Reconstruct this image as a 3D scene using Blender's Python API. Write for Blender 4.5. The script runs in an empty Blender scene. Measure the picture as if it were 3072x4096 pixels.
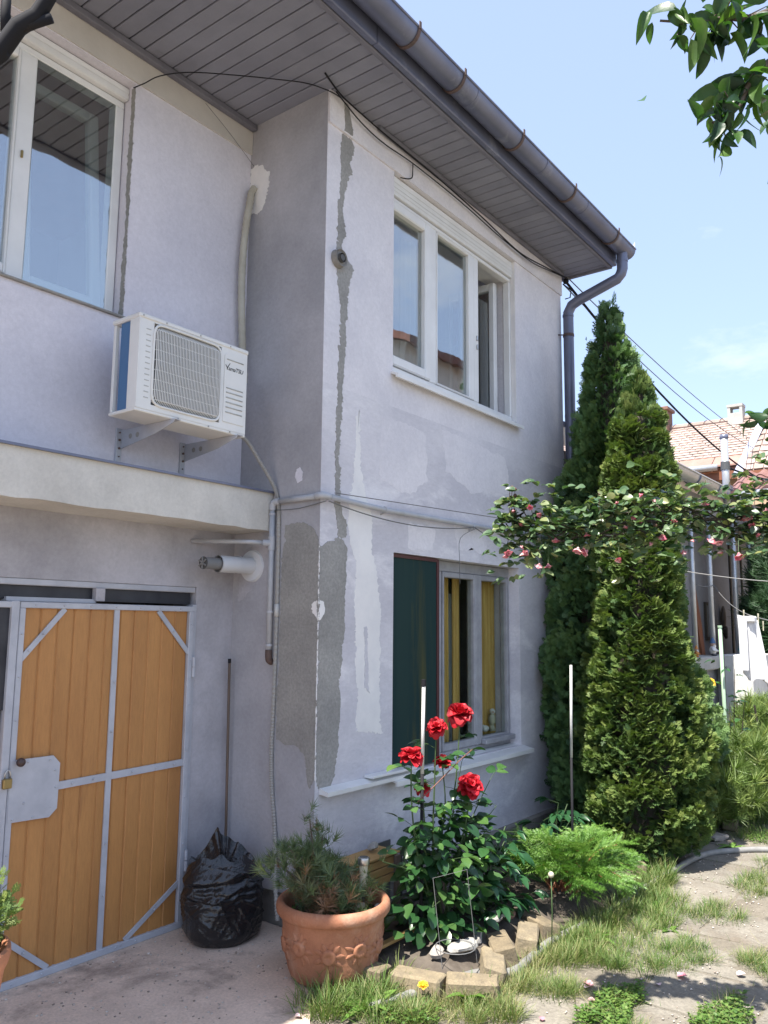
import bpy, math, random
import numpy as np
from mathutils import Vector, Matrix, Euler, Quaternion

SC = bpy.context.scene
COL = SC.collection
random.seed(7)
RNG = np.random.default_rng(11)
PI = math.pi
R = math.radians

# ------------------------------------------------------------------ camera
cam_d = bpy.data.cameras.new("camera")
cam = bpy.data.objects.new("camera", cam_d)
COL.objects.link(cam)
SC.camera = cam
_r = Vector((0.60208639, -0.79838241, 0.00880382))
_u = Vector((-0.11484697, -0.07568761, 0.99049561))
_f = Vector((0.79012793, 0.59737502, 0.13726228))
cam.matrix_world = Matrix(((_r.x, _u.x, -_f.x, 0), (_r.y, _u.y, -_f.y, 0), (_r.z, _u.z, -_f.z, 1.655), (0, 0, 0, 1)))
cam_d.sensor_fit = 'VERTICAL'
cam_d.sensor_height = 36.0
cam_d.lens = 36.0 * 3270 / 4096
cam_d.clip_start = 0.02
cam_d.clip_end = 2000
SC.render.resolution_x = 768
SC.render.resolution_y = 1024

# ------------------------------------------------------------------ world, sun
SUN = Vector((-0.45, -0.022, 0.893)).normalized()
W = bpy.data.worlds.new("World")
SC.world = W
W.use_nodes = True
_n = W.node_tree
_bg = _n.nodes["Background"]
_sky = _n.nodes.new("ShaderNodeTexSky")
_sky.sky_type = 'NISHITA'
_sky.sun_disc = False
_sky.sun_elevation = math.asin(SUN.z)
_sky.sun_rotation = math.atan2(SUN.x, SUN.y)
_sky.altitude = 400
_sky.air_density = 1.0
_sky.dust_density = 1.2
_sky.ozone_density = 1.0
# thin summer clouds scattered over the whole sky
_tc = _n.nodes.new("ShaderNodeTexCoord")
_mp = _n.nodes.new("ShaderNodeMapping"); _mp.inputs['Scale'].default_value = (1.0, 1.0, 2.6); _mp.inputs['Location'].default_value = (1.7, 0.4, 0.2)
_no = _n.nodes.new("ShaderNodeTexNoise"); _no.inputs['Scale'].default_value = 1.7; _no.inputs['Detail'].default_value = 8; _no.inputs['Roughness'].default_value = 0.6
_rp = _n.nodes.new("ShaderNodeValToRGB"); _rp.color_ramp.elements[0].position = 0.60; _rp.color_ramp.elements[1].position = 0.80
_mx = _n.nodes.new("ShaderNodeMix"); _mx.data_type = 'RGBA'
_mx.inputs[7].default_value = (3.6, 3.7, 3.8, 1)
_n.links.new(_tc.outputs['Generated'], _mp.inputs[0]); _n.links.new(_mp.outputs[0], _no.inputs['Vector'])
_n.links.new(_no.outputs['Fac'], _rp.inputs[0]); _n.links.new(_rp.outputs[0], _mx.inputs[0])
# thin even summer haze over the blue
_hz = _n.nodes.new("ShaderNodeMix"); _hz.data_type = 'RGBA'; _hz.inputs[0].default_value = 0.6
_hz.inputs[7].default_value = (1.75, 2.12, 3.05, 1)
_n.links.new(_sky.outputs[0], _hz.inputs[6])
_n.links.new(_hz.outputs[2], _mx.inputs[6]); _n.links.new(_mx.outputs[2], _bg.inputs['Color'])
_bg.inputs['Strength'].default_value = 0.15
sun_d = bpy.data.lights.new("sun", 'SUN')
sun_d.energy = 4.8
sun_d.angle = R(0.53)
sun_d.color = (1.0, 0.95, 0.87)
sun_o = bpy.data.objects.new("sun", sun_d)
COL.objects.link(sun_o)
sun_o.rotation_euler = (-SUN).to_track_quat('-Z', 'Y').to_euler()
sun_o.location = (0, 0, 20)

SC.render.engine = 'CYCLES'
SC.view_settings.view_transform = 'Standard'
SC.view_settings.look = 'None'
SC.view_settings.gamma = 1
SC.view_settings.use_curve_mapping = False
SC.view_settings.exposure = 1.38

# ------------------------------------------------------------------ materials
def _nd(nt, t, **kw):
    n = nt.nodes.new(t)
    for k, v in kw.items():
        setattr(n, k, v)
    return n

def mat(name, col, rough=0.7, col2=None, scale=6.0, detail=6, contrast=(0.35, 0.65), bump=0.0, bscale=40.0, metal=0.0,
        spec=0.5, var=0.0, attr=None, attr_cols=None, trans=0.0, stretch=None, col3=None, scale3=1.2, c3=(0.5, 0.7), coat=0.0, sheen=0.0, ttint=(1.0, 1.25, 0.45), grain=0.0, gscale=160.0):
    m = bpy.data.materials.new(name)
    m.use_nodes = True
    nt = m.node_tree
    b = nt.nodes["Principled BSDF"]
    L = nt.links.new
    b.inputs['Roughness'].default_value = rough
    b.inputs['Metallic'].default_value = metal
    b.inputs['Specular IOR Level'].default_value = spec
    if coat: b.inputs['Coat Weight'].default_value = coat
    c = lambda x: (x[0], x[1], x[2], 1)
    b.inputs['Base Color'].default_value = c(col)
    tc = _nd(nt, "ShaderNodeTexCoord")
    gm = _nd(nt, "ShaderNodeNewGeometry")
    vec = gm.outputs['Position']
    if stretch:
        mp = _nd(nt, "ShaderNodeMapping"); mp.inputs['Scale'].default_value = stretch
        L(vec, mp.inputs[0]); vec = mp.outputs[0]
    out = None
    if col2 is not None:
        n = _nd(nt, "ShaderNodeTexNoise"); n.inputs['Scale'].default_value = scale; n.inputs['Detail'].default_value = detail; n.inputs['Roughness'].default_value = 0.62
        L(vec, n.inputs['Vector'])
        r = _nd(nt, "ShaderNodeMapRange"); r.inputs[1].default_value = contrast[0]; r.inputs[2].default_value = contrast[1]
        L(n.outputs['Fac'], r.inputs[0])
        x = _nd(nt, "ShaderNodeMix", data_type='RGBA'); x.inputs[6].default_value = c(col); x.inputs[7].default_value = c(col2)
        L(r.outputs[0], x.inputs[0]); out = x.outputs[2]
    if col3 is not None:
        n = _nd(nt, "ShaderNodeTexNoise"); n.inputs['Scale'].default_value = scale3; n.inputs['Detail'].default_value = 7; n.inputs['Roughness'].default_value = 0.66
        n.inputs['Distortion'].default_value = 0.4
        L(vec, n.inputs['Vector'])
        r = _nd(nt, "ShaderNodeMapRange"); r.inputs[1].default_value = c3[0]; r.inputs[2].default_value = c3[1]
        L(n.outputs['Fac'], r.inputs[0])
        x = _nd(nt, "ShaderNodeMix", data_type='RGBA'); x.inputs[7].default_value = c(col3)
        if out is not None: L(out, x.inputs[6])
        else: x.inputs[6].default_value = c(col)
        L(r.outputs[0], x.inputs[0]); out = x.outputs[2]
    if attr_cols is not None:          # per-piece colour along a ramp, by mesh attribute or by object
        rp = _nd(nt, "ShaderNodeValToRGB")
        el = rp.color_ramp.elements
        el[0].color = c(attr_cols[0]); el[1].color = c(attr_cols[-1])
        for i, cc in enumerate(attr_cols[1:-1]):
            e = el.new((i + 1) / (len(attr_cols) - 1)); e.color = c(cc)
        if attr:
            a = _nd(nt, "ShaderNodeAttribute", attribute_name=attr); L(a.outputs['Fac'], rp.inputs[0])
        else:
            a = _nd(nt, "ShaderNodeObjectInfo"); L(a.outputs['Random'], rp.inputs[0])
        if out is not None:
            x = _nd(nt, "ShaderNodeMix", data_type='RGBA', blend_type='MULTIPLY'); x.inputs[0].default_value = 1
            L(rp.outputs[0], x.inputs[6]); L(out, x.inputs[7]); out = x.outputs[2]
        else:
            out = rp.outputs[0]
    if grain:
        n = _nd(nt, "ShaderNodeTexNoise"); n.inputs['Scale'].default_value = gscale; n.inputs['Detail'].default_value = 4; n.inputs['Roughness'].default_value = 0.75
        L(vec, n.inputs['Vector'])
        r = _nd(nt, "ShaderNodeMapRange"); r.inputs[1].default_value = 0.3; r.inputs[2].default_value = 0.7; r.inputs[3].default_value = 1-grain; r.inputs[4].default_value = 1+grain*0.6
        L(n.outputs['Fac'], r.inputs[0])
        x = _nd(nt, "ShaderNodeMix", data_type='RGBA', blend_type='MULTIPLY'); x.inputs[0].default_value = 1
        if out is not None: L(out, x.inputs[6])
        else: x.inputs[6].default_value = c(col)
        L(r.outputs[0], x.inputs[7]); out = x.outputs[2]
    if out is not None:
        L(out, b.inputs['Base Color'])
    if bump:
        n = _nd(nt, "ShaderNodeTexNoise"); n.inputs['Scale'].default_value = bscale; n.inputs['Detail'].default_value = 5
        L(vec, n.inputs['Vector'])
        bp = _nd(nt, "ShaderNodeBump"); bp.inputs['Strength'].default_value = min(1, bump); bp.inputs['Distance'].default_value = 0.004 * max(1, bump)
        L(n.outputs['Fac'], bp.inputs['Height']); L(bp.outputs[0], b.inputs['Normal'])
    if trans:
        t = _nd(nt, "ShaderNodeBsdfTranslucent")
        if out is not None:
            g = _nd(nt, "ShaderNodeMix", data_type='RGBA', blend_type='MULTIPLY'); g.inputs[0].default_value = 1; g.inputs[7].default_value = (*ttint, 1)
            L(out, g.inputs[6]); L(g.outputs[2], t.inputs[0])
        else:
            t.inputs[0].default_value = c(col)
        s = _nd(nt, "ShaderNodeMixShader"); s.inputs[0].default_value = trans
        L(b.outputs[0], s.inputs[1]); L(t.outputs[0], s.inputs[2])
        L(s.outputs[0], nt.nodes["Material Output"].inputs[0])
    return m

def glass_mat(name, tint=(0.9, 0.95, 0.93), refl=1.45, rough=0.0, wav=0.0):
    m = bpy.data.materials.new(name); m.use_nodes = True
    nt = m.node_tree; L = nt.links.new
    nt.nodes.remove(nt.nodes["Principled BSDF"])
    fr = _nd(nt, "ShaderNodeFresnel")
    gm0 = _nd(nt, "ShaderNodeNewGeometry"); io = _nd(nt, "ShaderNodeMix"); io.inputs[2].default_value = refl; io.inputs[3].default_value = 1.0/refl
    L(gm0.outputs['Backfacing'], io.inputs[0]); L(io.outputs[0], fr.inputs[0])
    g = _nd(nt, "ShaderNodeBsdfGlossy"); g.inputs['Roughness'].default_value = rough
    t = _nd(nt, "ShaderNodeBsdfTransparent"); t.inputs[0].default_value = (*tint, 1)
    mx = _nd(nt, "ShaderNodeMixShader")
    L(fr.outputs[0], mx.inputs[0]); L(t.outputs[0], mx.inputs[1]); L(g.outputs[0], mx.inputs[2])
    L(mx.outputs[0], nt.nodes["Material Output"].inputs[0])
    n = _nd(nt, "ShaderNodeTexNoise"); n.inputs['Scale'].default_value = 2.5
    bp = _nd(nt, "ShaderNodeBump"); bp.inputs['Strength'].default_value = 0.12 if not wav else wav; bp.inputs['Distance'].default_value = 0.01
    gm = _nd(nt, "ShaderNodeNewGeometry"); L(gm.outputs['Position'], n.inputs['Vector'])
    L(n.outputs['Fac'], bp.inputs['Height']); L(bp.outputs[0], g.inputs['Normal']); L(bp.outputs[0], fr.inputs['Normal'])
    return m

M = {}
M['wall'] = mat('lilac_plaster', (0.735, 0.71, 0.735), 0.85, (0.64, 0.62, 0.655), 2.2, 8, (0.38, 0.66), 0.5, 42, col3=(0.79, 0.765, 0.78), scale3=1.1, c3=(0.52, 0.68), spec=0.25, grain=0.09, gscale=50)
M['wall_low'] = mat('lilac_plaster_smeared', (0.67, 0.65, 0.68), 0.85, (0.55, 0.535, 0.575), 1.6, 9, (0.4, 0.62), 0.55, 44, col3=(0.75, 0.73, 0.75), scale3=2.4, c3=(0.55, 0.66), stretch=(0.6, 1, 1.3), spec=0.25, grain=0.09, gscale=50)
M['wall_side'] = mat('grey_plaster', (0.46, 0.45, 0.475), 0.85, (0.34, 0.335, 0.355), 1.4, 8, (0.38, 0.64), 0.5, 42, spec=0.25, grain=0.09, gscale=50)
M['wall_left'] = mat('pale_plaster', (0.71, 0.685, 0.735), 0.85, (0.63, 0.61, 0.665), 2.0, 8, (0.38, 0.66), 0.5, 42, spec=0.25, grain=0.09, gscale=50)
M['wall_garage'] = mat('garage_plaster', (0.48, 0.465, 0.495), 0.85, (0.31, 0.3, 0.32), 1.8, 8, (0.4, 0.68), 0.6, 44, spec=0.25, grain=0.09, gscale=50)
M['cream'] = mat('cream_render', (0.62, 0.595, 0.545), 0.85, (0.5, 0.48, 0.44), 3, 8, (0.38, 0.68), 0.5, 40, spec=0.25, grain=0.09, gscale=50)
M['cement'] = mat('bare_cement', (0.345, 0.335, 0.315), 0.9, (0.265, 0.258, 0.245), 3.5, 8, (0.38, 0.66), 0.4, 70, spec=0.2, grain=0.22, gscale=60)
M['whitepatch'] = mat('white_filler', (0.82, 0.80, 0.78), 0.85, (0.74, 0.725, 0.72), 7, 6, bump=0.3, bscale=60, spec=0.25)
M['plinth'] = mat('plinth_render', (0.27, 0.255, 0.23), 0.95, (0.17, 0.16, 0.15), 6, 8, bump=0.9, bscale=60)
M['pvc'] = mat('white_pvc', (0.78, 0.78, 0.77), 0.35, (0.7, 0.7, 0.69), 4, 6, spec=0.5)
M['wood_paint'] = mat('grey_painted_wood', (0.36, 0.36, 0.38), 0.6, (0.28, 0.28, 0.3), 12, 6, bump=0.3, bscale=80)
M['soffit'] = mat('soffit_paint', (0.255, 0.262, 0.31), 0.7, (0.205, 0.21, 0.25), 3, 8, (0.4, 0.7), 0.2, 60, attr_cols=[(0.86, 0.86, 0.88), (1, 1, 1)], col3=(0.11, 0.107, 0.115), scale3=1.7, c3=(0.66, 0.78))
M['soffit_trim'] = mat('soffit_trim_paint', (0.19, 0.19, 0.225), 0.7, (0.14, 0.14, 0.17), 5, 8)
M['gap'] = mat('dark_gap_sheet', (0.03, 0.028, 0.028), 0.9)
M['zinc'] = mat('weathered_zinc', (0.165, 0.178, 0.245), 0.42, (0.12, 0.13, 0.185), 3, 9, (0.35, 0.7), 0.12, 30, metal=0.35, col3=(0.24, 0.25, 0.3), scale3=5, c3=(0.58, 0.7))
M['rust'] = mat('rusty_iron', (0.13, 0.08, 0.065), 0.8, (0.08, 0.06, 0.055), 20, 5)
M['glass'] = glass_mat('window_glass', refl=4.2)
M['glass_old'] = glass_mat('old_glass', (0.92, 0.95, 0.92), 1.35)
M['dark_glass'] = mat('dark_transom_glass', (0.03, 0.03, 0.036), 0.35, (0.055, 0.055, 0.062), 5, 6, spec=0.25)
M['interior'] = mat('interior_wall', (0.28, 0.26, 0.24), 0.9, (0.22, 0.2, 0.19), 2, 3)
M['orange'] = mat('ochre_paint', (0.52, 0.25, 0.078), 0.55, (0.42, 0.19, 0.058), 3.5, 9, (0.34, 0.68), 0.35, 90, attr_cols=[(0.84, 0.83, 0.82), (1, 1, 1)], col3=(0.3, 0.135, 0.045), scale3=4, c3=(0.6, 0.8), stretch=(1.6, 1, 0.22), grain=0.12, gscale=60)
M['bar'] = mat('pale_grey_enamel', (0.47, 0.48, 0.52), 0.45, (0.38, 0.39, 0.43), 7, 8, bump=0.2, bscale=60, col3=(0.26, 0.23, 0.21), scale3=11, c3=(0.66, 0.76))
M['knob'] = mat('brown_knob', (0.06, 0.035, 0.03), 0.4)
M['brass'] = mat('brass_lock', (0.3, 0.22, 0.09), 0.4, metal=0.6)
M['steel'] = mat('brushed_steel', (0.5, 0.5, 0.5), 0.35, metal=0.9)
M['ac_white'] = mat('ac_enamel', (0.74, 0.735, 0.71), 0.4, (0.68, 0.675, 0.65), 4, 5)
M['ac_grill'] = mat('ac_grill', (0.7, 0.695, 0.67), 0.45)
M['ac_dark'] = mat('ac_inside', (0.09, 0.09, 0.09), 0.7)
M['ac_blue'] = mat('condenser_blue', (0.06, 0.15, 0.3), 0.5, (0.3, 0.42, 0.55), 9, 4, (0.62, 0.72), stretch=(1, 1, 0.6))
M['ac_line'] = mat('ac_groove', (0.42, 0.42, 0.4), 0.6)
M['black'] = mat('black_print', (0.02, 0.02, 0.02), 0.5)
M['pipe'] = mat('pipe_paint', (0.45, 0.46, 0.49), 0.5, (0.37, 0.38, 0.4), 9, 6)
M['flue'] = mat('flue_white', (0.6, 0.61, 0.63), 0.4)
M['flue_in'] = mat('flue_grey', (0.2, 0.2, 0.2), 0.6)
M['conduit'] = mat('grey_conduit', (0.33, 0.32, 0.30), 0.6)
M['wrap'] = mat('taped_hose', (0.48, 0.46, 0.39), 0.7, (0.4, 0.37, 0.3), 10, 4)
M['cable'] = mat('black_cable', (0.015, 0.015, 0.018), 0.75, spec=0.2)
M['wire'] = mat('grey_wire', (0.15, 0.15, 0.15), 0.6)
M['stick'] = mat('brown_stick', (0.17, 0.12, 0.09), 0.75, (0.12, 0.085, 0.06), 30, 4, stretch=(1, 1, 0.1))
M['bag'] = mat('black_plastic_film', (0.012, 0.012, 0.014), 0.2, spec=0.6, bump=1.6, bscale=34)
M['terracotta'] = mat('terracotta', (0.4, 0.175, 0.095), 0.8, (0.31, 0.128, 0.068), 7, 9, (0.35, 0.68), 0.5, 70, col3=(0.47, 0.29, 0.2), scale3=5, c3=(0.55, 0.78), grain=0.12, gscale=90)
M['soil'] = mat('potting_soil', (0.05, 0.038, 0.028), 0.95, (0.085, 0.07, 0.05), 30, 6, bump=1.0, bscale=90)
M['bed'] = mat('bed_soil', (0.06, 0.047, 0.036), 0.95, (0.12, 0.1, 0.08), 10, 8, bump=1.0, bscale=50)
M['ground'] = mat('dusty_earth', (0.2, 0.176, 0.14), 0.95, (0.14, 0.12, 0.092), 6, 10, bump=1.0, bscale=40, grain=0.3, gscale=80)
M['apron'] = mat('rough_concrete', (0.7, 0.56, 0.455), 0.92, (0.59, 0.47, 0.38), 5, 10, (0.36, 0.66), 0.8, 70, col3=(0.32, 0.255, 0.21), scale3=1.3, c3=(0.56, 0.66), grain=0.2, gscale=70)
M['paver'] = mat('paving_concrete', (0.25, 0.227, 0.188), 0.92, (0.185, 0.166, 0.136), 5, 10, (0.36, 0.66), 0.9, 60, attr_cols=[(0.85, 0.85, 0.85), (1, 1, 1)], col3=(0.18, 0.15, 0.115), scale3=3.2, c3=(0.52, 0.68), grain=0.3, gscale=70)
M['brick_y'] = mat('ochre_brick', (0.29, 0.235, 0.15), 0.9, (0.19, 0.155, 0.105), 11, 9, bump=0.9, bscale=60, attr_cols=[(0.72, 0.7, 0.68), (1, 1, 1)], col3=(0.15, 0.125, 0.09), scale3=9, c3=(0.58, 0.74), grain=0.25, gscale=120)
M['stone'] = mat('field_stone', (0.34, 0.325, 0.3), 0.85, (0.22, 0.21, 0.2), 12, 8, bump=0.8, bscale=60, attr_cols=[(0.75, 0.72, 0.7), (1, 1, 1.0), (1.15, 1.05, 0.95)])
M['stone_w'] = mat('white_stone', (0.4, 0.385, 0.355), 0.9, (0.26, 0.25, 0.23), 14, 8, bump=0.8, bscale=60)
M['leaf_rose'] = mat('rose_leaf', (1, 1, 1), 0.3, attr_cols=[(0.018, 0.055, 0.022), (0.03, 0.09, 0.028), (0.055, 0.13, 0.038), (0.1, 0.175, 0.045)], trans=0.18, spec=0.5, col2=(0.8, 0.85, 0.75), scale=50, bump=0.3, bscale=60)
M['leaf_rose_s'] = mat('rose_leaves', (1, 1, 1), 0.3, attr='var', attr_cols=[(0.014, 0.045, 0.018), (0.022, 0.07, 0.022), (0.035, 0.095, 0.028), (0.07, 0.13, 0.035)], trans=0.18, spec=0.5)
M['leaf_young'] = mat('young_rose_leaf', (1, 1, 1), 0.3, attr_cols=[(0.07, 0.2, 0.03), (0.14, 0.28, 0.05)], trans=0.25)
M['leaf_peony'] = mat('peony_leaf', (1, 1, 1), 0.35, attr_cols=[(0.015, 0.055, 0.022), (0.028, 0.095, 0.032)], trans=0.15)
M['leaf_climb'] = mat('climbing_rose_leaf', (1, 1, 1), 0.32, attr_cols=[(0.05, 0.1, 0.045), (0.09, 0.15, 0.07), (0.15, 0.21, 0.11), (0.24, 0.25, 0.1)], trans=0.22)
M['leaf_climb_s'] = mat('climbing_rose_leaves', (1, 1, 1), 0.32, attr='var', attr_cols=[(0.05, 0.1, 0.045), (0.09, 0.15, 0.07), (0.15, 0.21, 0.11), (0.24, 0.25, 0.1)], trans=0.22)
M['leaf_fruit'] = mat('fruit_tree_leaf', (1, 1, 1), 0.4, attr_cols=[(0.02, 0.05, 0.028), (0.035, 0.085, 0.032), (0.07, 0.15, 0.035), (0.12, 0.2, 0.05)], trans=0.38, col2=(0.75, 0.8, 0.7), scale=40, bump=0.4, bscale=50)
M['leaf_fruit_s'] = mat('fruit_tree_leaves', (1, 1, 1), 0.4, attr='var', attr_cols=[(0.025, 0.06, 0.025), (0.04, 0.1, 0.03), (0.07, 0.15, 0.035)], trans=0.3)
M['weed'] = mat('weed_leaf', (1, 1, 1), 0.45, attr_cols=[(0.09, 0.2, 0.03), (0.16, 0.28, 0.06)], trans=0.3)
M['stem_g'] = mat('green_stem', (0.05, 0.09, 0.03), 0.6)
M['stem_r'] = mat('reddish_stem', (0.16, 0.07, 0.05), 0.6)
M['stem_d'] = mat('dark_stem', (0.035, 0.03, 0.02), 0.7, (0.06, 0.045, 0.03), 30, 4)
M['bark'] = mat('bark', (0.07, 0.055, 0.045), 0.9, (0.12, 0.095, 0.075), 14, 7, bump=1.0, bscale=40, stretch=(1, 1, 0.3))
M['petal_red'] = mat('red_petal', (1, 1, 1), 0.55, attr_cols=[(0.28, 0.004, 0.012), (0.45, 0.008, 0.018), (0.6, 0.015, 0.03)], trans=0.22, ttint=(1.1, 0.9, 0.9))
M['petal_pink'] = mat('pink_petal', (1, 1, 1), 0.55, attr_cols=[(0.55, 0.1, 0.17), (0.66, 0.28, 0.33), (0.72, 0.5, 0.48)], trans=0.25, ttint=(1.1, 0.9, 0.9))
M['petal_yel'] = mat('yellow_petal', (0.75, 0.42, 0.02), 0.55, trans=0.2, ttint=(1.1, 0.9, 0.9))
M['petal_wht'] = mat('pale_petal', (0.75, 0.55, 0.58), 0.6)
M['hip'] = mat('dry_rose_hip', (0.09, 0.05, 0.035), 0.8)
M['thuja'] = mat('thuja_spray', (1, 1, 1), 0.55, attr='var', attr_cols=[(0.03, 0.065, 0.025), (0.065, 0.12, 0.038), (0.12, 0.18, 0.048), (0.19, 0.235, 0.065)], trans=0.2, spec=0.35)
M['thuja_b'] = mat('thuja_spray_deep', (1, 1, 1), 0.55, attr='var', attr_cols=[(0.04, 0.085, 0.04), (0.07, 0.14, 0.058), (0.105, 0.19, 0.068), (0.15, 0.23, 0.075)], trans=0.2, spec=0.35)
M['needle'] = mat('pine_needle', (1, 1, 1), 0.45, attr='var', attr_cols=[(0.3, 0.17, 0.095), (0.14, 0.16, 0.085), (0.11, 0.165, 0.08), (0.16, 0.22, 0.085), (0.25, 0.29, 0.09)], trans=0.12)
M['spruce'] = mat('spruce_needle', (1, 1, 1), 0.5, attr='var', attr_cols=[(0.05, 0.12, 0.025), (0.085, 0.19, 0.035), (0.14, 0.27, 0.045), (0.22, 0.33, 0.07)], trans=0.2)
M['mugo'] = mat('mugo_needle', (1, 1, 1), 0.5, attr='var', attr_cols=[(0.2, 0.14, 0.05), (0.09, 0.15, 0.04), (0.15, 0.22, 0.055), (0.22, 0.26, 0.07)], trans=0.2)
M['yew'] = mat('dark_conifer', (1, 1, 1), 0.5, attr='var', attr_cols=[(0.015, 0.04, 0.018), (0.03, 0.075, 0.03), (0.06, 0.12, 0.05)], trans=0.1)
M['grass'] = mat('grass_blades', (1, 1, 1), 0.6, attr='var', attr_cols=[(0.07, 0.145, 0.03), (0.11, 0.19, 0.042), (0.19, 0.22, 0.075), (0.34, 0.3, 0.15)], trans=0.3)
M['clover'] = mat('clover_leaves', (1, 1, 1), 0.5, attr='var', attr_cols=[(0.06, 0.13, 0.025), (0.1, 0.19, 0.035), (0.17, 0.24, 0.06)], trans=0.3)
M['grit'] = mat('grit', (1, 1, 1), 0.9, attr='var', attr_cols=[(0.22, 0.18, 0.145), (0.4, 0.34, 0.29), (0.6, 0.54, 0.48)])
M['tile'] = mat('clay_roof_tile', (0.38, 0.295, 0.26), 0.85, (0.3, 0.23, 0.2), 8, 6, attr_cols=[(0.78, 0.75, 0.72), (1, 1, 1), (1.1, 1.08, 1.05)])
M['tile2'] = mat('metal_roof_tile', (0.25, 0.13, 0.11), 0.5, (0.2, 0.1, 0.085), 6, 5, attr_cols=[(0.85, 0.85, 0.85), (1, 1, 1)])
M['sheet_red'] = mat('red_sheet_metal', (0.38, 0.22, 0.175), 0.5, (0.31, 0.175, 0.135), 3, 6, attr_cols=[(0.88, 0.88, 0.88), (1, 1, 1)])
M['peach'] = mat('peach_wall', (0.5, 0.38, 0.27), 0.85, (0.5, 0.36, 0.24), 4, 6)
M['brick_red'] = mat('chimney_brick', (0.24, 0.13, 0.09), 0.9, (0.17, 0.1, 0.08), 18, 6, bump=0.5, bscale=60)
M['concrete_lt'] = mat('light_concrete', (0.42, 0.41, 0.38), 0.9, (0.33, 0.32, 0.3), 5, 8, bump=0.5, bscale=50)
M['whitewash'] = mat('whitewash', (0.62, 0.61, 0.585), 0.9, (0.5, 0.49, 0.47), 5, 8, bump=0.5, bscale=50)
M['annex'] = mat('annex_plaster', (0.3, 0.285, 0.28), 0.9, (0.24, 0.23, 0.225), 3, 8, bump=0.4, bscale=50)
M['galv'] = mat('galvanised_pole', (0.56, 0.57, 0.58), 0.42, (0.48, 0.49, 0.5), 10, 5, metal=0.6)
M['white_paint'] = mat('white_painted_metal', (0.58, 0.58, 0.565), 0.5, (0.46, 0.46, 0.445), 14, 5)
M['cloth'] = mat('white_cloth', (0.74, 0.74, 0.75), 0.9, (0.68, 0.68, 0.7), 20, 4, trans=0.2, ttint=(1, 1, 1))
M['curtain'] = mat('yellow_curtain', (0.66, 0.43, 0.14), 0.85, (0.5, 0.31, 0.09), 30, 4, stretch=(1, 1, 0.05))
M['curtain_w'] = mat('sheer_curtain', (0.55, 0.55, 0.55), 0.9)
M['net'] = mat('green_screen', (0.012, 0.034, 0.036), 0.6, (0.018, 0.042, 0.04), 3, 4, spec=0.12, stretch=(2.5, 1, 0.15), col3=(0.075, 0.075, 0.03), scale3=1.4, c3=(0.56, 0.7))  # yellowish upright streaks paint a faint reflection into the screen
M['maroon'] = mat('maroon_strip', (0.07, 0.018, 0.02), 0.5)
M['mask'] = mat('blue_mask_cloth', (0.25, 0.42, 0.5), 0.8)
M['hose'] = mat('grey_hose', (0.25, 0.245, 0.235), 0.6, (0.18, 0.175, 0.165), 12, 5)
M['pinewood'] = mat('pale_pine_wood', (0.5, 0.31, 0.12), 0.7, (0.4, 0.24, 0.09), 10, 6, stretch=(0.3, 1, 4))
M['oldwood'] = mat('weathered_wood', (0.17, 0.13, 0.1), 0.85, (0.11, 0.085, 0.065), 20, 6, stretch=(1, 1, 0.15))
M['plastic_d'] = mat('dark_plastic', (0.075, 0.078, 0.08), 0.5)
M['lamp_tube'] = mat('frosted_lamp_tube', (0.5, 0.47, 0.36), 0.35, (0.42, 0.39, 0.28), 20, 4)
M['panel'] = mat('slate_panel', (0.13, 0.16, 0.165), 0.6, (0.1, 0.125, 0.13), 3, 5)
M['green_stake'] = mat('green_stake', (0.3, 0.42, 0.3), 0.5)
M['brown_board'] = mat('brown_plank', (0.24, 0.085, 0.035), 0.6, (0.17, 0.06, 0.03), 12, 5, stretch=(1, 1, 0.15))
M['skin_t'] = mat('figurine_tan', (0.45, 0.3, 0.22), 0.5)
M['fig_blue'] = mat('figurine_blue', (0.06, 0.13, 0.26), 0.5)
M['fig_teal'] = mat('figurine_teal', (0.05, 0.26, 0.27), 0.5)
M['fig_white'] = mat('figurine_white', (0.7, 0.68, 0.65), 0.5)
M['fig_dark'] = mat('figurine_dark', (0.06, 0.06, 0.065), 0.5)
M['fig_orange'] = mat('figurine_orange', (0.5, 0.2, 0.04), 0.5)
M['roof_dark'] = mat('roof_tile_dark', (0.2, 0.09, 0.07), 0.8, (0.14, 0.07, 0.055), 5, 6)

def mesh_mat(name, col, open_=0.6):
    m = bpy.data.materials.new(name); m.use_nodes = True
    nt = m.node_tree; L = nt.links.new; b = nt.nodes["Principled BSDF"]
    b.inputs['Base Color'].default_value = (*col, 1); b.inputs['Roughness'].default_value = 0.8
    t = _nd(nt, "ShaderNodeBsdfTransparent"); mx = _nd(nt, "ShaderNodeMixShader"); mx.inputs[0].default_value = open_
    L(b.outputs[0], mx.inputs[1]); L(t.outputs[0], mx.inputs[2]); L(mx.outputs[0], nt.nodes["Material Output"].inputs[0])
    return m
M['mesh'] = mesh_mat('insect_mesh', (0.05, 0.05, 0.055), 0.55)
M['beige_band'] = mat('beige_band', (0.6, 0.57, 0.53), 0.85, (0.5, 0.475, 0.44), 3, 8, bump=0.4, bscale=50)

# ------------------------------------------------------------------ mesh helpers
WL = {}     # world position of each object's origin, by name

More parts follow.
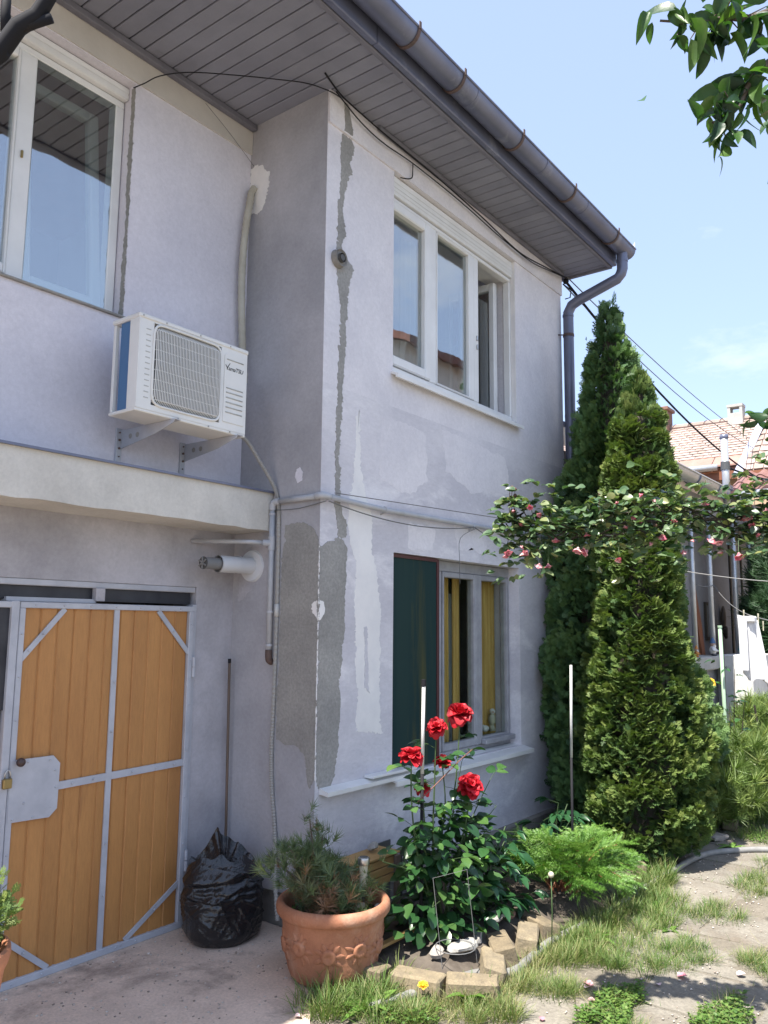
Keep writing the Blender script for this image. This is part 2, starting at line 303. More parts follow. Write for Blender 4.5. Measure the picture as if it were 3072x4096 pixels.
class MB:
    def __init__(s):
        s.v = []; s.f = []
    def add(s, vs, fs):
        o = len(s.v); s.v += [tuple(p) for p in vs]; s.f += [tuple(i + o for i in q) for q in fs]; return s
    def box(s, x0, x1, y0, y1, z0, z1, bev=0.0):
        if bev:
            b = min(bev, (x1-x0)/2.01, (y1-y0)/2.01, (z1-z0)/2.01)
            V = []; idx = {}
            for ix, X in enumerate((x0, x1)):
                for iy, Y in enumerate((y0, y1)):
                    for iz, Z in enumerate((z0, z1)):
                        sx, sy, sz = (1 if ix == 0 else -1), (1 if iy == 0 else -1), (1 if iz == 0 else -1)
                        for a in range(3):
                            p = [X + sx*b, Y + sy*b, Z + sz*b]; p[a] = (X, Y, Z)[a]
                            idx[(ix, iy, iz, a)] = len(V); V.append(p)
            F = []
            F.append([idx[(0,0,0,0)], idx[(0,0,1,0)], idx[(0,1,1,0)], idx[(0,1,0,0)]]); F.append([idx[(1,0,0,0)], idx[(1,1,0,0)], idx[(1,1,1,0)], idx[(1,0,1,0)]])
            F.append([idx[(0,0,0,1)], idx[(1,0,0,1)], idx[(1,0,1,1)], idx[(0,0,1,1)]]); F.append([idx[(0,1,0,1)], idx[(0,1,1,1)], idx[(1,1,1,1)], idx[(1,1,0,1)]])
            F.append([idx[(0,0,0,2)], idx[(0,1,0,2)], idx[(1,1,0,2)], idx[(1,0,0,2)]]); F.append([idx[(0,0,1,2)], idx[(1,0,1,2)], idx[(1,1,1,2)], idx[(0,1,1,2)]])
            for i in (0, 1):
                for j in (0, 1):
                    F.append([idx[(0,i,j,1)], idx[(1,i,j,1)], idx[(1,i,j,2)], idx[(0,i,j,2)]])
                    F.append([idx[(i,0,j,0)], idx[(i,1,j,0)], idx[(i,1,j,2)], idx[(i,0,j,2)]])
                    F.append([idx[(i,j,0,0)], idx[(i,j,1,0)], idx[(i,j,1,1)], idx[(i,j,0,1)]])
            for i in (0, 1):
                for j in (0, 1):
                    for k in (0, 1):
                        F.append([idx[(i,j,k,0)], idx[(i,j,k,1)], idx[(i,j,k,2)]])
            return s.add(V, F)
        V = [(x0,y0,z0),(x1,y0,z0),(x1,y1,z0),(x0,y1,z0),(x0,y0,z1),(x1,y0,z1),(x1,y1,z1),(x0,y1,z1)]
        return s.add(V, [(0,3,2,1),(4,5,6,7),(0,1,5,4),(1,2,6,5),(2,3,7,6),(3,0,4,7)])
    def tube(s, pts, r, n=8, caps=True, closed=False):
        pts = [Vector(p) for p in pts]
        rs = r if hasattr(r, '__len__') else [r] * len(pts)
        V = []; F = []
        prev = None
        m = len(pts)
        for i, p in enumerate(pts):
            a = pts[(i-1) % m] if (closed or i > 0) else pts[i]
            b = pts[(i+1) % m] if (closed or i < m-1) else pts[i]
            t = (b - a)
            t = t.normalized() if t.length > 1e-9 else Vector((0, 0, 1))
            if prev is None:
                q = t.orthogonal().normalized()
            else:
                q = prev - t * prev.dot(t)
                q = q.normalized() if q.length > 1e-6 else t.orthogonal().normalized()
            prev = q
            w = t.cross(q)
            for k in range(n):
                an = 2*PI*k/n
                V.append(p + (q*math.cos(an) + w*math.sin(an)) * rs[i])
        for i in range(m if closed else m-1):
            j = (i+1) % m
            for k in range(n):
                F.append((i*n+k, i*n+(k+1) % n, j*n+(k+1) % n, j*n+k))
        if caps and not closed:
            F.append(tuple(range(n-1, -1, -1))); F.append(tuple((m-1)*n+k for k in range(n)))
        return s.add(V, F)
    def lathe(s, prof, cx, cy, n=32, z0=0.0, ax='z'):
        V = []; F = []
        for (r, z) in prof:
            for k in range(n):
                a = 2*PI*k/n
                if ax == 'z': V.append((cx + r*math.cos(a), cy + r*math.sin(a), z0 + z))
        for i in range(len(prof)-1):
            for k in range(n):
                F.append((i*n+k, i*n+(k+1) % n, (i+1)*n+(k+1) % n, (i+1)*n+k))
        return s.add(V, F)
    def prism(s, poly, to3, d):            # polygon in 2D -> to3(u,v,depth), thickness d
        n = len(poly)
        V = [to3(u, v, 0) for u, v in poly] + [to3(u, v, d) for u, v in poly]
        F = [tuple(range(n)), tuple(range(2*n-1, n-1, -1))] + [(i, n+i, n+(i+1) % n, (i+1) % n) for i in range(n)]
        return s.add(V, F)
    def ball(s, c, r, n=10, m=6, sq=(1, 1, 1)):
        V = []; F = []
        for i in range(m+1):
            th = PI*i/m
            for k in range(n):
                a = 2*PI*k/n
                V.append((c[0]+r*sq[0]*math.sin(th)*math.cos(a), c[1]+r*sq[1]*math.sin(th)*math.sin(a), c[2]+r*sq[2]*math.cos(th)))
        for i in range(m):
            for k in range(n):
                F.append((i*n+k, (i+1)*n+k, (i+1)*n+(k+1) % n, i*n+(k+1) % n))
        return s.add(V, F)
    def mesh(s, name, off=(0, 0, 0), smooth=False):
        me = bpy.data.meshes.new(name)
        me.from_pydata([(p[0]-off[0], p[1]-off[1], p[2]-off[2]) for p in s.v], [], s.f)
        me.validate(); me.update()
        if smooth:
            me.polygons.foreach_set('use_smooth', [True]*len(me.polygons))
        return me

def base_of(vs):
    a = np.array(vs); return ((a[:, 0].min()+a[:, 0].max())/2, (a[:, 1].min()+a[:, 1].max())/2, a[:, 2].min())

def tag(o, label=None, cat=None, group=None, kind=None):
    if label: o['label'] = label
    if cat: o['category'] = cat
    if group: o['group'] = group
    if kind: o['kind'] = kind
    return o

def thing(name, label, cat, loc=(0, 0, 0), group=None):
    o = bpy.data.objects.new(name, None)
    o.empty_display_size = 0.1
    COL.objects.link(o); o.location = loc
    WL[o.name] = Vector(loc)
    return tag(o, label, cat, group)

def mk(name, mb, m, parent=None, smooth=False, auto=None):
    off = WL[parent.name] if parent else Vector(base_of(mb.v))
    me = mb.mesh(name, off, smooth)
    me.materials.append(M[m] if isinstance(m, str) else m)
    o = bpy.data.objects.new(name, me)
    COL.objects.link(o)
    if parent:
        o.parent = parent
    else:
        o.location = off
    WL[o.name] = Vector(off)
    if auto:
        md = None
        me.polygons.foreach_set('use_smooth', [True]*len(me.polygons))
        me.set_sharp_from_angle(angle=R(auto))
    return o

def inst(name, me, parent, mw, scale=1.0):      # piece sharing mesh data; mw = world matrix
    o = bpy.data.objects.new(name, me)
    COL.objects.link(o)
    if parent:
        o.parent = parent
        mw = Matrix.Translation(-WL[parent.name]) @ mw
    o.matrix_local = mw if parent else mw
    if not parent: o.matrix_world = mw
    return o

def bm(name, mb, m, smooth=False):
    me = mb.mesh(name, (0, 0, 0), smooth); me.materials.append(M[m]); return me

def scatter(name, bases, mats, varr, m, parent=None, loc=(0, 0, 0)):
    """many small faces in one mesh: bases = list of (verts Nx3, faces) ; mats = list of (base_index, 4x4 numpy)"""
    groups = {}
    for i, (bi, T) in enumerate(mats):
        groups.setdefault(bi, []).append(i)
    VV = []; FI = []; FL = []; AV = []; off = 0
    for bi, ids in groups.items():
        bv, bf = bases[bi]
        bv = np.asarray(bv, float); nv = len(bv)
        T = np.array([mats[i][1] for i in ids])
        P = np.einsum('nij,vj->nvi', T[:, :3, :3], bv) + T[:, None, :3, 3]
        VV.append(P.reshape(-1, 3))
        AV.append(np.repeat(np.array([varr[i] for i in ids]), nv))
        fl = np.array([len(q) for q in bf]); fi = np.concatenate([np.array(q) for q in bf])
        n = len(ids)
        FI.append((fi[None, :] + (np.arange(n)*nv)[:, None] + off).reshape(-1)); FL.append(np.tile(fl, n))
        off += n*nv
    V = np.concatenate(VV) - np.array(loc if parent is None else WL[parent.name])
    FI = np.concatenate(FI); FL = np.concatenate(FL); A = np.concatenate(AV)
    me = bpy.data.meshes.new(name)
    me.vertices.add(len(V)); me.vertices.foreach_set('co', V.astype(np.float32).ravel())
    me.loops.add(len(FI)); me.loops.foreach_set('vertex_index', FI.astype(np.int32))
    me.polygons.add(len(FL)); st = np.concatenate([[0], np.cumsum(FL)[:-1]])
    me.polygons.foreach_set('loop_start', st.astype(np.int32)); me.polygons.foreach_set('loop_total', FL.astype(np.int32))
    at = me.attributes.new('var', 'FLOAT', 'POINT'); at.data.foreach_set('value', A.astype(np.float32))
    me.update(calc_edges=True); me.validate()
    me.materials.append(M[m])
    o = bpy.data.objects.new(name, me); COL.objects.link(o)
    if parent: o.parent = parent; WL[o.name] = WL[parent.name].copy()
    else: o.location = loc; WL[o.name] = Vector(loc)
    return o

def frame(p, d, up, s=(1, 1, 1)):
    """numpy 4x4: local +Y along d, local +Z close to up"""
    d = np.asarray(d, float); d = d/np.linalg.norm(d)
    up = np.asarray(up, float)
    x = np.cross(d, up); n = np.linalg.norm(x)
    x = x/n if n > 1e-6 else np.array([1., 0, 0])
    z = np.cross(x, d)
    T = np.eye(4)
    T[:3, 0] = x*s[0]; T[:3, 1] = d*s[1]; T[:3, 2] = z*s[2]; T[:3, 3] = p
    return T

def ragged(poly, amp=0.006, step=0.02, seed=1):
    """fractured outline of a chipped patch: coarse wobble plus fine chips"""
    rg = random.Random(seed); out = []
    n = len(poly); st = step*0.45; w = [0.0, 0.0]
    for i in range(n):
        a = poly[i]; b = poly[(i+1) % n]
        L = math.hypot(b[0]-a[0], b[1]-a[1]); k = max(1, int(L/st))
        for j in range(k):
            t = j/k
            for q in (0, 1): w[q] = w[q]*.72 + rg.uniform(-amp, amp)*.75
            chip = rg.uniform(.8, 1.6)*amp if rg.random() < .08 else 0
            out.append((a[0]+(b[0]-a[0])*t + w[0] + rg.uniform(-.25, .25)*amp + chip*rg.choice((-1, 1)), a[1]+(b[1]-a[1])*t + w[1] + rg.uniform(-.25, .25)*amp))
    return out

def leaf_base(w=0.32, fold=0.12, curl=0.15, tip=0.12, n=6):
    """unit-long ovate leaf along +Y, folded on its midrib"""
    V = []; F = []
    for i in range(n+1):
        t = i/n
        wd = w*math.sin(PI*min(1, t**0.8))**0.75 if 0 < t < 1 else 0.0
        if t >= 1: wd = 0
        z = -curl*t*t
        V += [(-wd, t, z + fold*wd/w*0.5 if w else z), (0, t, z), (wd, t, z + fold*wd/w*0.5)]
    for i in range(n):
        a = i*3; b = a+3
        if i == 0:
            F += [(a+1, b+1, b), (a+1, b+2, b+1)]
        elif i == n-1:
            F += [(a, a+1, b+1), (a+1, a+2, b+1)]
        else:
            F += [(a, a+1, b+1, b), (a+1, a+2, b+2, b+1)]
    used = sorted({k for q in F for k in q}); mp = {k: i for i, k in enumerate(used)}
    return [V[k] for k in used], [tuple(mp[k] for k in q) for q in F]

def catenary(a, b, sag, n=12):
    a = Vector(a); b = Vector(b)
    return [a.lerp(b, i/n) - Vector((0, 0, sag*4*(i/n)*(1-i/n))) for i in range(n+1)]
# ================================================================== SETTING: ground
def grid_sheet(x0, x1, y0, y1, z, nx, ny, amp=0.0, seed=3):
    rg = np.random.default_rng(seed)
    mb = MB(); V = []; F = []
    for j in range(ny+1):
        for i in range(nx+1):
            e = 0 if i in (0, nx) or j in (0, ny) else amp
            V.append((x0+(x1-x0)*i/nx, y0+(y1-y0)*j/ny, z + e*rg.uniform(-1, 1)))
    for j in range(ny):
        for i in range(nx):
            a = j*(nx+1)+i; F.append((a, a+1, a+nx+2, a+nx+1))
    return mb.add(V, F)

g = mk('ground', MB().add([(-400, -400, -0.03), (400, -400, -0.03), (400, 400, -0.03), (-400, 400, -0.03)], [(0, 1, 2, 3)]), 'ground')
tag(g, kind='structure')
yard = mk('yard_earth', grid_sheet(-4, 14, -6, 3.0, -0.005, 120, 70, 0.006, 5), 'ground', smooth=True); tag(yard, kind='structure')
ap_poly = [(-4, 1.0), (2.2, 1.9), (2.72, 2.42), (2.95, 2.6), (3.12, 2.55), (3.2, 2.72), (3.46, 3.06), (3.46, 3.42), (3.44, 3.74), (3.16, 3.8), (-4, 3.8)]
ap = mk('concrete_apron', MB().prism(ragged(ap_poly, 0.012, 0.06, 4), lambda u, v, d: (u, v, 0.012-d), 0.05), 'apron'); tag(ap, kind='structure')
# flower bed soil behind the brick edging
bed_poly = [(3.2, 2.66), (3.26, 2.3), (3.36, 2.1), (3.7, 2.08), (4.25, 2.07), (5.0, 2.0), (5.6, 2.05), (6.6, 1.98), (9.5, 2.05), (9.5, 2.7), (6.72, 2.9), (6.72, 3.0), (3.46, 3.0)]
bd = MB()
_cx, _cy = 4.8, 2.5
bp_ = ragged(bed_poly, 0.015, 0.12, 9)
bd.add([(u, v, 0.02) for u, v in bp_] + [(u+(_cx-u)*0.06, v+(2.6-v)*0.25, 0.09+random.uniform(-0.015, 0.015)) for u, v in bp_] + [(u+(_cx-u)*0.4, 2.62, 0.1) for u, v in bp_],
       [(i, (i+1) % len(bp_), len(bp_)+(i+1) % len(bp_), len(bp_)+i) for i in range(len(bp_))] + [(len(bp_)+i, len(bp_)+(i+1) % len(bp_), 2*len(bp_)+(i+1) % len(bp_), 2*len(bp_)+i) for i in range(len(bp_))])
bed = mk('flower_bed', bd, 'bed', smooth=True); tag(bed, kind='structure')
# paved path, slab by slab
def dirt_sheet(x0, x1, y0, y1, nx, ny):
    from mathutils import noise
    V = []; F = []
    for j in range(ny+1):
        for i in range(nx+1):
            x = x0+(x1-x0)*i/nx; y = y0+(y1-y0)*j/ny
            h = .0115*noise.fractal(Vector((x*2.2, y*2.2, 1.3)), 1.0, 2.0, 5) + .0035*noise.noise(Vector((x*23, y*23, 4.0)))
            # joints stay filled with soil
            V.append((x, y, .0035+h))
    for j in range(ny):
        for i in range(nx):
            a = j*(nx+1)+i; F.append((a, a+1, a+nx+2, a+nx+1))
    return MB().add(V, F)
path = mk('path', dirt_sheet(2.75, 9.3, 0.0, 2.06, 260, 90), 'ground', smooth=True); tag(path, kind='structure')
slab_meshes = []
for k in range(5):
    rg = random.Random(40+k)
    w = 0.243
    out = ragged([(-w, -w), (w, -w), (w, w), (-w, w)], 0.005, 0.05, 60+k)
    sm = MB()
    n = len(out)
    sm.add([(u, v, 0) for u, v in out] + [(u*0.985, v*0.985, 0.022) for u, v in out] + [(0, 0, 0.022)],
           [(i, (i+1) % n, n+(i+1) % n, n+i) for i in range(n)] + [(n+i, n+(i+1) % n, 2*n) for i in range(n)])
    slab_meshes.append(bm('paving_slab', sm, 'paver'))
for i in range(13):
    for j in range(4):
        x = 3.05+i*0.5; y = 1.72-j*0.5
        if x < 3.3 and y > 1.3: continue
        mw = Matrix.Translation((x+random.uniform(-.006, .006), y+random.uniform(-.006, .006), -0.013+random.uniform(-.004, .004))) @ Matrix.Rotation(random.uniform(-.012, .012), 4, 'Z') @ Matrix.Rotation(random.uniform(-.008, .008), 4, 'X') @ Matrix.Rotation(random.uniform(-.008, .008), 4, 'Y')
        inst('paving_slab', slab_meshes[(i*3+j*7) % 5], path, mw)

# ================================================================== HOUSE
HX0 = -2.5
house = thing('house', 'two storey house with lilac grey plaster front, boarded eaves and patched corner', 'house', (3.437, 3.05, 0))

def wall_holes(x0, x1, z0, z1, yf, yb, holes):
    xs = sorted({x0, x1} | {h[0] for h in holes} | {h[1] for h in holes}); zs = sorted({z0, z1} | {h[2] for h in holes} | {h[3] for h in holes})
    mb = MB()
    def inh(x, z): return any(h[0] < x < h[1] and h[2] < z < h[3] for h in holes)
    for i in range(len(xs)-1):
        for k in range(len(zs)-1):
            a, b, c, d = xs[i], xs[i+1], zs[k], zs[k+1]
            if inh((a+b)/2, (c+d)/2): continue
            mb.add([(a, yf, c), (b, yf, c), (b, yf, d), (a, yf, d)], [(0, 1, 2, 3)])
            mb.add([(a, yb, c), (b, yb, c), (b, yb, d), (a, yb, d)], [(0, 3, 2, 1)])
    for a, b, c, d in holes:
        mb.add([(a, yf, c), (b, yf, c), (b, yf, d), (a, yf, d), (a, yb, c), (b, yb, c), (b, yb, d), (a, yb, d)],
               [(0, 4, 5, 1), (1, 5, 6, 2), (2, 6, 7, 3), (3, 7, 4, 0)])
    mb.add([(x0, yf, z0), (x1, yf, z0), (x1, yf, z1), (x0, yf, z1), (x0, yb, z0), (x1, yb, z0), (x1, yb, z1), (x0, yb, z1)],
           [(0, 4, 5, 1), (1, 5, 6, 2), (2, 6, 7, 3), (3, 7, 4, 0)])
    return mb

BX0, BX1 = 3.437, 6.70
UWH = (4.115, 5.812, 3.285, 4.676)
LWH = (4.138, 5.812, 0.752, 2.112)
# bay front, upper and lower storey share one plane; the lower half is the smeared, repaired coat
fw = mk('front_wall', wall_holes(BX0, BX1, 3.05, 4.676, 3.05, 3.33, [UWH]), 'wall', house)
mk('lower_front_wall', wall_holes(BX0, BX1, 0.20, 3.05, 3.05, 3.33, [LWH]), 'wall_low', house)
mk('lintel_band', MB().box(BX0+0.0015, BX1+0.004, 3.036, 3.32, 4.6735, 4.885), 'wall', house)
mk('bay_side_wall', MB().add([(BX0-.001, 3.052, 0.2), (BX0-.001, 3.79, 0.2), (BX0-.001, 3.79, 4.885), (BX0-.001, 3.052, 4.885), (BX0+.25, 3.3, .2), (BX0+.25, 3.79, .2), (BX0+.25, 3.79, 4.885), (BX0+.25, 3.3, 4.885)],
      [(0, 3, 2, 1), (4, 5, 6, 7), (0, 1, 5, 4), (3, 7, 6, 2)]), 'wall_side', house)
mk('plinth', MB().box(3.62, BX1+0.01, 3.012, 3.3, -0.03, 0.205, 0.012), 'plinth', house)
mk('plinth', MB().box(3.475, 3.62, 3.06, 3.75, -0.03, 0.199), 'plinth', house)
mk('end_wall', MB().box(BX1-.25, BX1-.002, 3.332, 9.0, 0.0, 4.88), 'wall', house)
mk('back_wall', MB().box(HX0, BX1-.26, 9.0, 9.2, 0, 4.9), 'interior', house)
mk('left_wall', wall_holes(HX0, BX0-.003, 2.40, 4.69, 3.71, 3.95, [(1.15, 2.54, 3.30, 4.682)]), 'wall_left', house)
mk('left_lintel_band', MB().box(HX0, BX0-.004, 3.698, 3.94, 4.69, 4.885), 'beige_band', house)
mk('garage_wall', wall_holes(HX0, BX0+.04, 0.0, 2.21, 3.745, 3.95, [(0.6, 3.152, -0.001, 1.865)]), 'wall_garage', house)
# rooms behind the openings, plain and unlit
mk('garage_room', MB().box(HX0, BX0, 4.6, 4.7, 0, 2.2).box(HX0-.1, HX0, 3.9, 9.0, 0, 4.9), 'interior', house)
mk('storey_floor', MB().box(HX0, BX1-.26, 3.96, 8.99, 2.42, 2.6).box(BX0+.26, BX1-.26, 3.34, 3.955, 2.42, 2.6).box(HX0, BX1-.26, 3.96, 8.99, -0.02, 0.0), 'interior', house)
mk('room_wall', MB().box(BX0+.26, BX1-.26, 5.6, 5.7, 0, 4.88).box(BX0+.15, BX0+.25, 3.8, 8.9, 0, 4.88).box(HX0, BX0+.14, 6.2, 6.3, 2.6, 4.88), 'interior', house)

# slab over the garage with its tin capping
sl = MB()
n = 60
top = []; bot = []
for i in range(n+1):
    x = HX0 + (BX0-.004-HX0)*i/n
    j = random.uniform(-0.005, 0.004) if 0 < i < n else 0
    top.append((x, 3.418, 2.432)); bot.append((x, 3.424+random.uniform(-.003, .003), 2.2 + j))
V = top + bot + [(x, 3.78, 2.432) for x, _, _ in top] + [(x, 3.78, 2.2) for x, _, _ in top]
m_ = n+1
F = []
for i in range(n):
    F += [(i, m_+i, m_+i+1, i+1), (m_+i, 3*m_+i, 3*m_+i+1, m_+i+1), (i, i+1, 2*m_+i+1, 2*m_+i)]
F += [(n, m_+n, 3*m_+n, 2*m_+n)]
slab = mk('slab', sl.add(V, F), 'cream', house)
mk('capping', MB().add([(HX0, 3.40, 2.434), (BX0-.004, 3.40, 2.434), (BX0-.004, 3.708, 2.447), (HX0, 3.708, 2.447), (HX0, 3.40, 2.422), (BX0-.004, 3.40, 2.422), (BX0-.004, 3.708, 2.437), (HX0, 3.708, 2.437)],
   [(0, 1, 2, 3), (4, 7, 6, 5), (0, 4, 5, 1), (1, 5, 6, 2)]), 'zinc', slab)

# plaster patches on the walls (ragged skims a few millimetres thick)
STRIP = [(3.568, 4.873), (3.604, 4.873), (3.642, 4.774), (3.663, 4.662), (3.69, 4.627), (3.648, 4.509), (3.676, 4.462), (3.609, 4.311), (3.586, 4.182), (3.616, 4.018), (3.575, 3.932), (3.61, 3.899), (3.699, 3.828), (3.666, 3.734), (3.651, 3.625), (3.638, 3.471), (3.632, 3.333), (3.62, 3.134), (3.595, 2.673), (3.606, 2.546), (3.593, 2.465), (3.609, 2.418), (3.627, 2.303), (3.666, 2.248), (3.661, 2.156), (3.59, 2.156), (3.565, 2.374), (3.56, 2.668), (3.572, 3.206), (3.582, 3.545), (3.545, 3.759), (3.543, 3.989), (3.552, 4.227), (3.57, 4.412), (3.56, 4.587), (3.572, 4.715)]
CEMF = [(3.439, 2.104), (3.451, 2.099), (3.535, 2.134), (3.594, 2.154), (3.639, 2.148), (3.678, 2.093), (3.672, 1.996), (3.667, 1.899), (3.663, 1.755), (3.666, 1.632), (3.647, 1.519), (3.642, 1.425), (3.63, 1.305), (3.633, 1.195), (3.629, 1.058), (3.624, 0.959), (3.591, 0.819), (3.571, 0.777), (3.53, 0.739), (3.489, 0.746), (3.461, 0.785), (3.443, 0.822), (3.442, 0.979), (3.440, 1.342), (3.440, 1.704)]
CEMS = [(3.314, 2.228), (3.233, 2.242), (3.155, 2.231), (3.097, 2.199), (3.064, 2.14), (3.055, 2.104), (3.054, 1.704), (3.054, 1.343), (3.054, 0.98), (3.056, 0.822), (3.089, 0.779), (3.107, 0.79), (3.115, 0.841), (3.125, 0.94), (3.18, 0.985), (3.26, 0.99), (3.347, 1.015), (3.349, 1.236), (3.339, 1.704), (3.34, 1.895), (3.332, 2.068), (3.315, 2.145)]
WHITE = [(3.742, 2.699), (3.75, 2.9), (3.78, 2.95), (3.797, 2.709), (3.792, 2.585), (3.817, 2.528), (3.851, 2.451), (3.868, 2.412), (3.911, 2.335), (3.915, 2.112), (3.958, 2.013), (3.985, 1.863), (4.012, 1.763), (4.009, 1.413), (4.004, 1.217), (4.023, 1.021), (3.785, 1.043), (3.789, 1.231), (3.775, 1.517), (3.753, 1.806), (3.765, 2.001), (3.698, 2.193), (3.681, 2.289), (3.694, 2.4), (3.73, 2.515)]
GREYS = [(3.843, 1.642), (3.875, 1.647), (3.883, 1.466), (3.889, 1.301), (3.906, 1.257), (3.857, 1.293), (3.853, 1.515)]
HOSEP = [(3.706, 4.593), (3.66, 4.604), (3.602, 4.596), (3.575, 4.55), (3.537, 4.518), (3.538, 4.419), (3.56, 4.365), (3.581, 4.286), (3.637, 4.254), (3.696, 4.285), (3.674, 4.352), (3.694, 4.434), (3.706, 4.464)]
def front_patch(poly, m, d=0.003, amp=0.007, step=0.018, seed=1, y=3.05):
    return mk('plaster_patch', MB().prism(ragged(poly, amp, step, seed), lambda u, v, t: (u, y-d+t, v), d+0.0015), m, house)
def side_patch(poly, m, d=0.003, amp=0.006, step=0.018, seed=1, x=BX0):
    return mk('plaster_patch', MB().prism(ragged(poly, amp, step, seed), lambda u, v, t: (x-.001-d+t, u, v), d+0.0015), m, house)
up = [p for p in STRIP if p[1] > 4.675]
front_patch([(3.568, 4.872), (3.604, 4.872), (3.642, 4.774), (3.66, 4.684), (3.575, 4.684), (3.58, 4.715)], 'cement', seed=2, y=3.036, amp=0.004)
front_patch([(3.665, 4.666), (3.69, 4.627)] + STRIP[5:25], 'cement', seed=3) if False else None
lo = [p for p in STRIP if p[1] <= 4.67]
front_patch([(3.662, 4.662)] + lo[1:] + [(3.565, 4.664)] if lo[0][1] < 4.665 else lo, 'cement', seed=3, amp=0.008)
front_patch(CEMF, 'cement', seed=4)
side_patch(CEMS, 'cement', seed=5)
front_patch(WHITE, 'whitepatch', d=0.0012, seed=6, amp=0.009)
front_patch(GREYS, 'wall_low', d=0.004, seed=7, amp=0.004)
side_patch([(3.1, 1.764), (3.078, 1.782), (3.056, 1.791), (3.056, 1.686), (3.067, 1.695), (3.087, 1.718)], 'whitepatch', d=0.0045, seed=8, amp=0.004, step=0.012)
front_patch([(3.441, 1.791), (3.472, 1.779), (3.487, 1.751), (3.481, 1.714), (3.456, 1.677), (3.441, 1.677)], 'whitepatch', d=0.0045, seed=9, amp=0.004, step=0.012)
side_patch(HOSEP, 'whitepatch', d=0.003, seed=10, amp=0.008)
side_patch([(3.25, 2.51), (3.24, 2.55), (3.21, 2.56), (3.19, 2.53), (3.2, 2.48), (3.23, 2.47)], 'wall_left', d=0.003, seed=11, amp=0.003)
# white crack line down the bay corner
crk = [(3.0535+0.0, 2.1), (3.0535, 0.82)]
mk('corner_crack', MB().tube([(BX0-.0012+random.uniform(-.001, .001), 3.0505+random.uniform(-.001, .001), 0.82+i*0.0213) for i in range(61)], [random.uniform(.0022, .0048) for _ in range(61)], 5), 'whitepatch', house)
# raised smears of older repair coat on the bay front
for sd, poly in enumerate([[(4.0, 2.98), (4.5, 2.94), (4.52, 2.62), (4.3, 2.5), (3.98, 2.56)], [(4.7, 3.02), (5.6, 2.96), (5.7, 2.7), (5.1, 2.62), (4.75, 2.72)], [(4.3, 2.32), (4.62, 2.3), (4.58, 2.16), (4.3, 2.15)], [(4.85, 2.36), (5.3, 2.35), (5.28, 2.2), (4.9, 2.19)]]):
    front_patch(poly, 'wall', d=0.0008, seed=30+sd, amp=0.014, step=0.05)

# ---------------------------------------------------------------- eaves: soffit boards, trim, fascia, roof
SZ = 4.886
sof = mk('soffit', MB().box(HX0, 6.815, 2.60, 3.06, SZ+0.014, SZ+0.02).box(HX0, 3.44, 3.06, 3.72, SZ+0.014, SZ+0.02), 'gap', house)  # dark sheet backing the boards, gives the gaps their shade by colour
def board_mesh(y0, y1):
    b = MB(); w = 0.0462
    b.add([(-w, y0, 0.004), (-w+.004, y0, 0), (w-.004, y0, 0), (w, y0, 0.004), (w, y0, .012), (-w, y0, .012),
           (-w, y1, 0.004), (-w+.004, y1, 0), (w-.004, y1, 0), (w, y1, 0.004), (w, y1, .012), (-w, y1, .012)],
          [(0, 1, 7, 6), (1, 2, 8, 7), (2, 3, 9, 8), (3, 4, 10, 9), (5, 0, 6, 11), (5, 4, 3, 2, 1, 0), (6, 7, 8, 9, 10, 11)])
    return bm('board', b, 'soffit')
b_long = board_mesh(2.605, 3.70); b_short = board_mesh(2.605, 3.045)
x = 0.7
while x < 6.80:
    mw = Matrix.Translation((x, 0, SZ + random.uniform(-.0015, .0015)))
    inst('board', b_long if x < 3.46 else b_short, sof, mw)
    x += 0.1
mk('soffit_trim', MB().box(HX0, 3.43, 3.655, 3.697, 4.842, 4.880, 0.004), 'soffit_trim', house)
mk('soffit_trim', MB().box(3.9, 6.70, 3.006, 3.034, 4.850, 4.880, 0.004), 'soffit_trim', house)
# fascia in three lengths with visible joints
for a, b in ((HX0, 3.28), (3.285, 6.822)):
    mk('fascia_board', MB().box(a, b, 2.555, 2.598, 4.872 + (0.004 if a > 0 else 0), 5.03, 0.006), 'zinc', house)
mk('fascia_lip', MB().box(HX0, 6.82, 2.60, 2.632, 4.866, 4.8835, 0.004), 'soffit_trim', house)
mk('verge_board', MB().box(6.795, 6.83, 2.5995, 3.4, 4.865, 5.02, 0.004), 'soffit_trim', house)
mk('roof', MB().add([(HX0, 2.50, 5.03), (6.95, 2.50, 5.03), (6.95, 6.2, 7.2), (HX0, 6.2, 7.2), (HX0, 9.9, 5.03), (6.95, 9.9, 5.03),
                     (HX0, 2.50, 5.07), (6.95, 2.50, 5.07), (6.95, 6.2, 7.25), (HX0, 6.2, 7.25), (HX0, 9.9, 5.07), (6.95, 9.9, 5.07)],
   [(0, 3, 2, 1), (3, 4, 5, 2), (6, 7, 8, 9), (9, 8, 11, 10), (0, 1, 7, 6), (1, 2, 8, 7), (2, 5, 11, 8), (4, 10, 11, 5)]), 'roof_dark', house)
mk('gable', MB().add([(BX1, 3.3, 4.88), (BX1, 9, 4.88), (BX1, 6.2, 7.1)], [(0, 1, 2)]), 'wall', house)

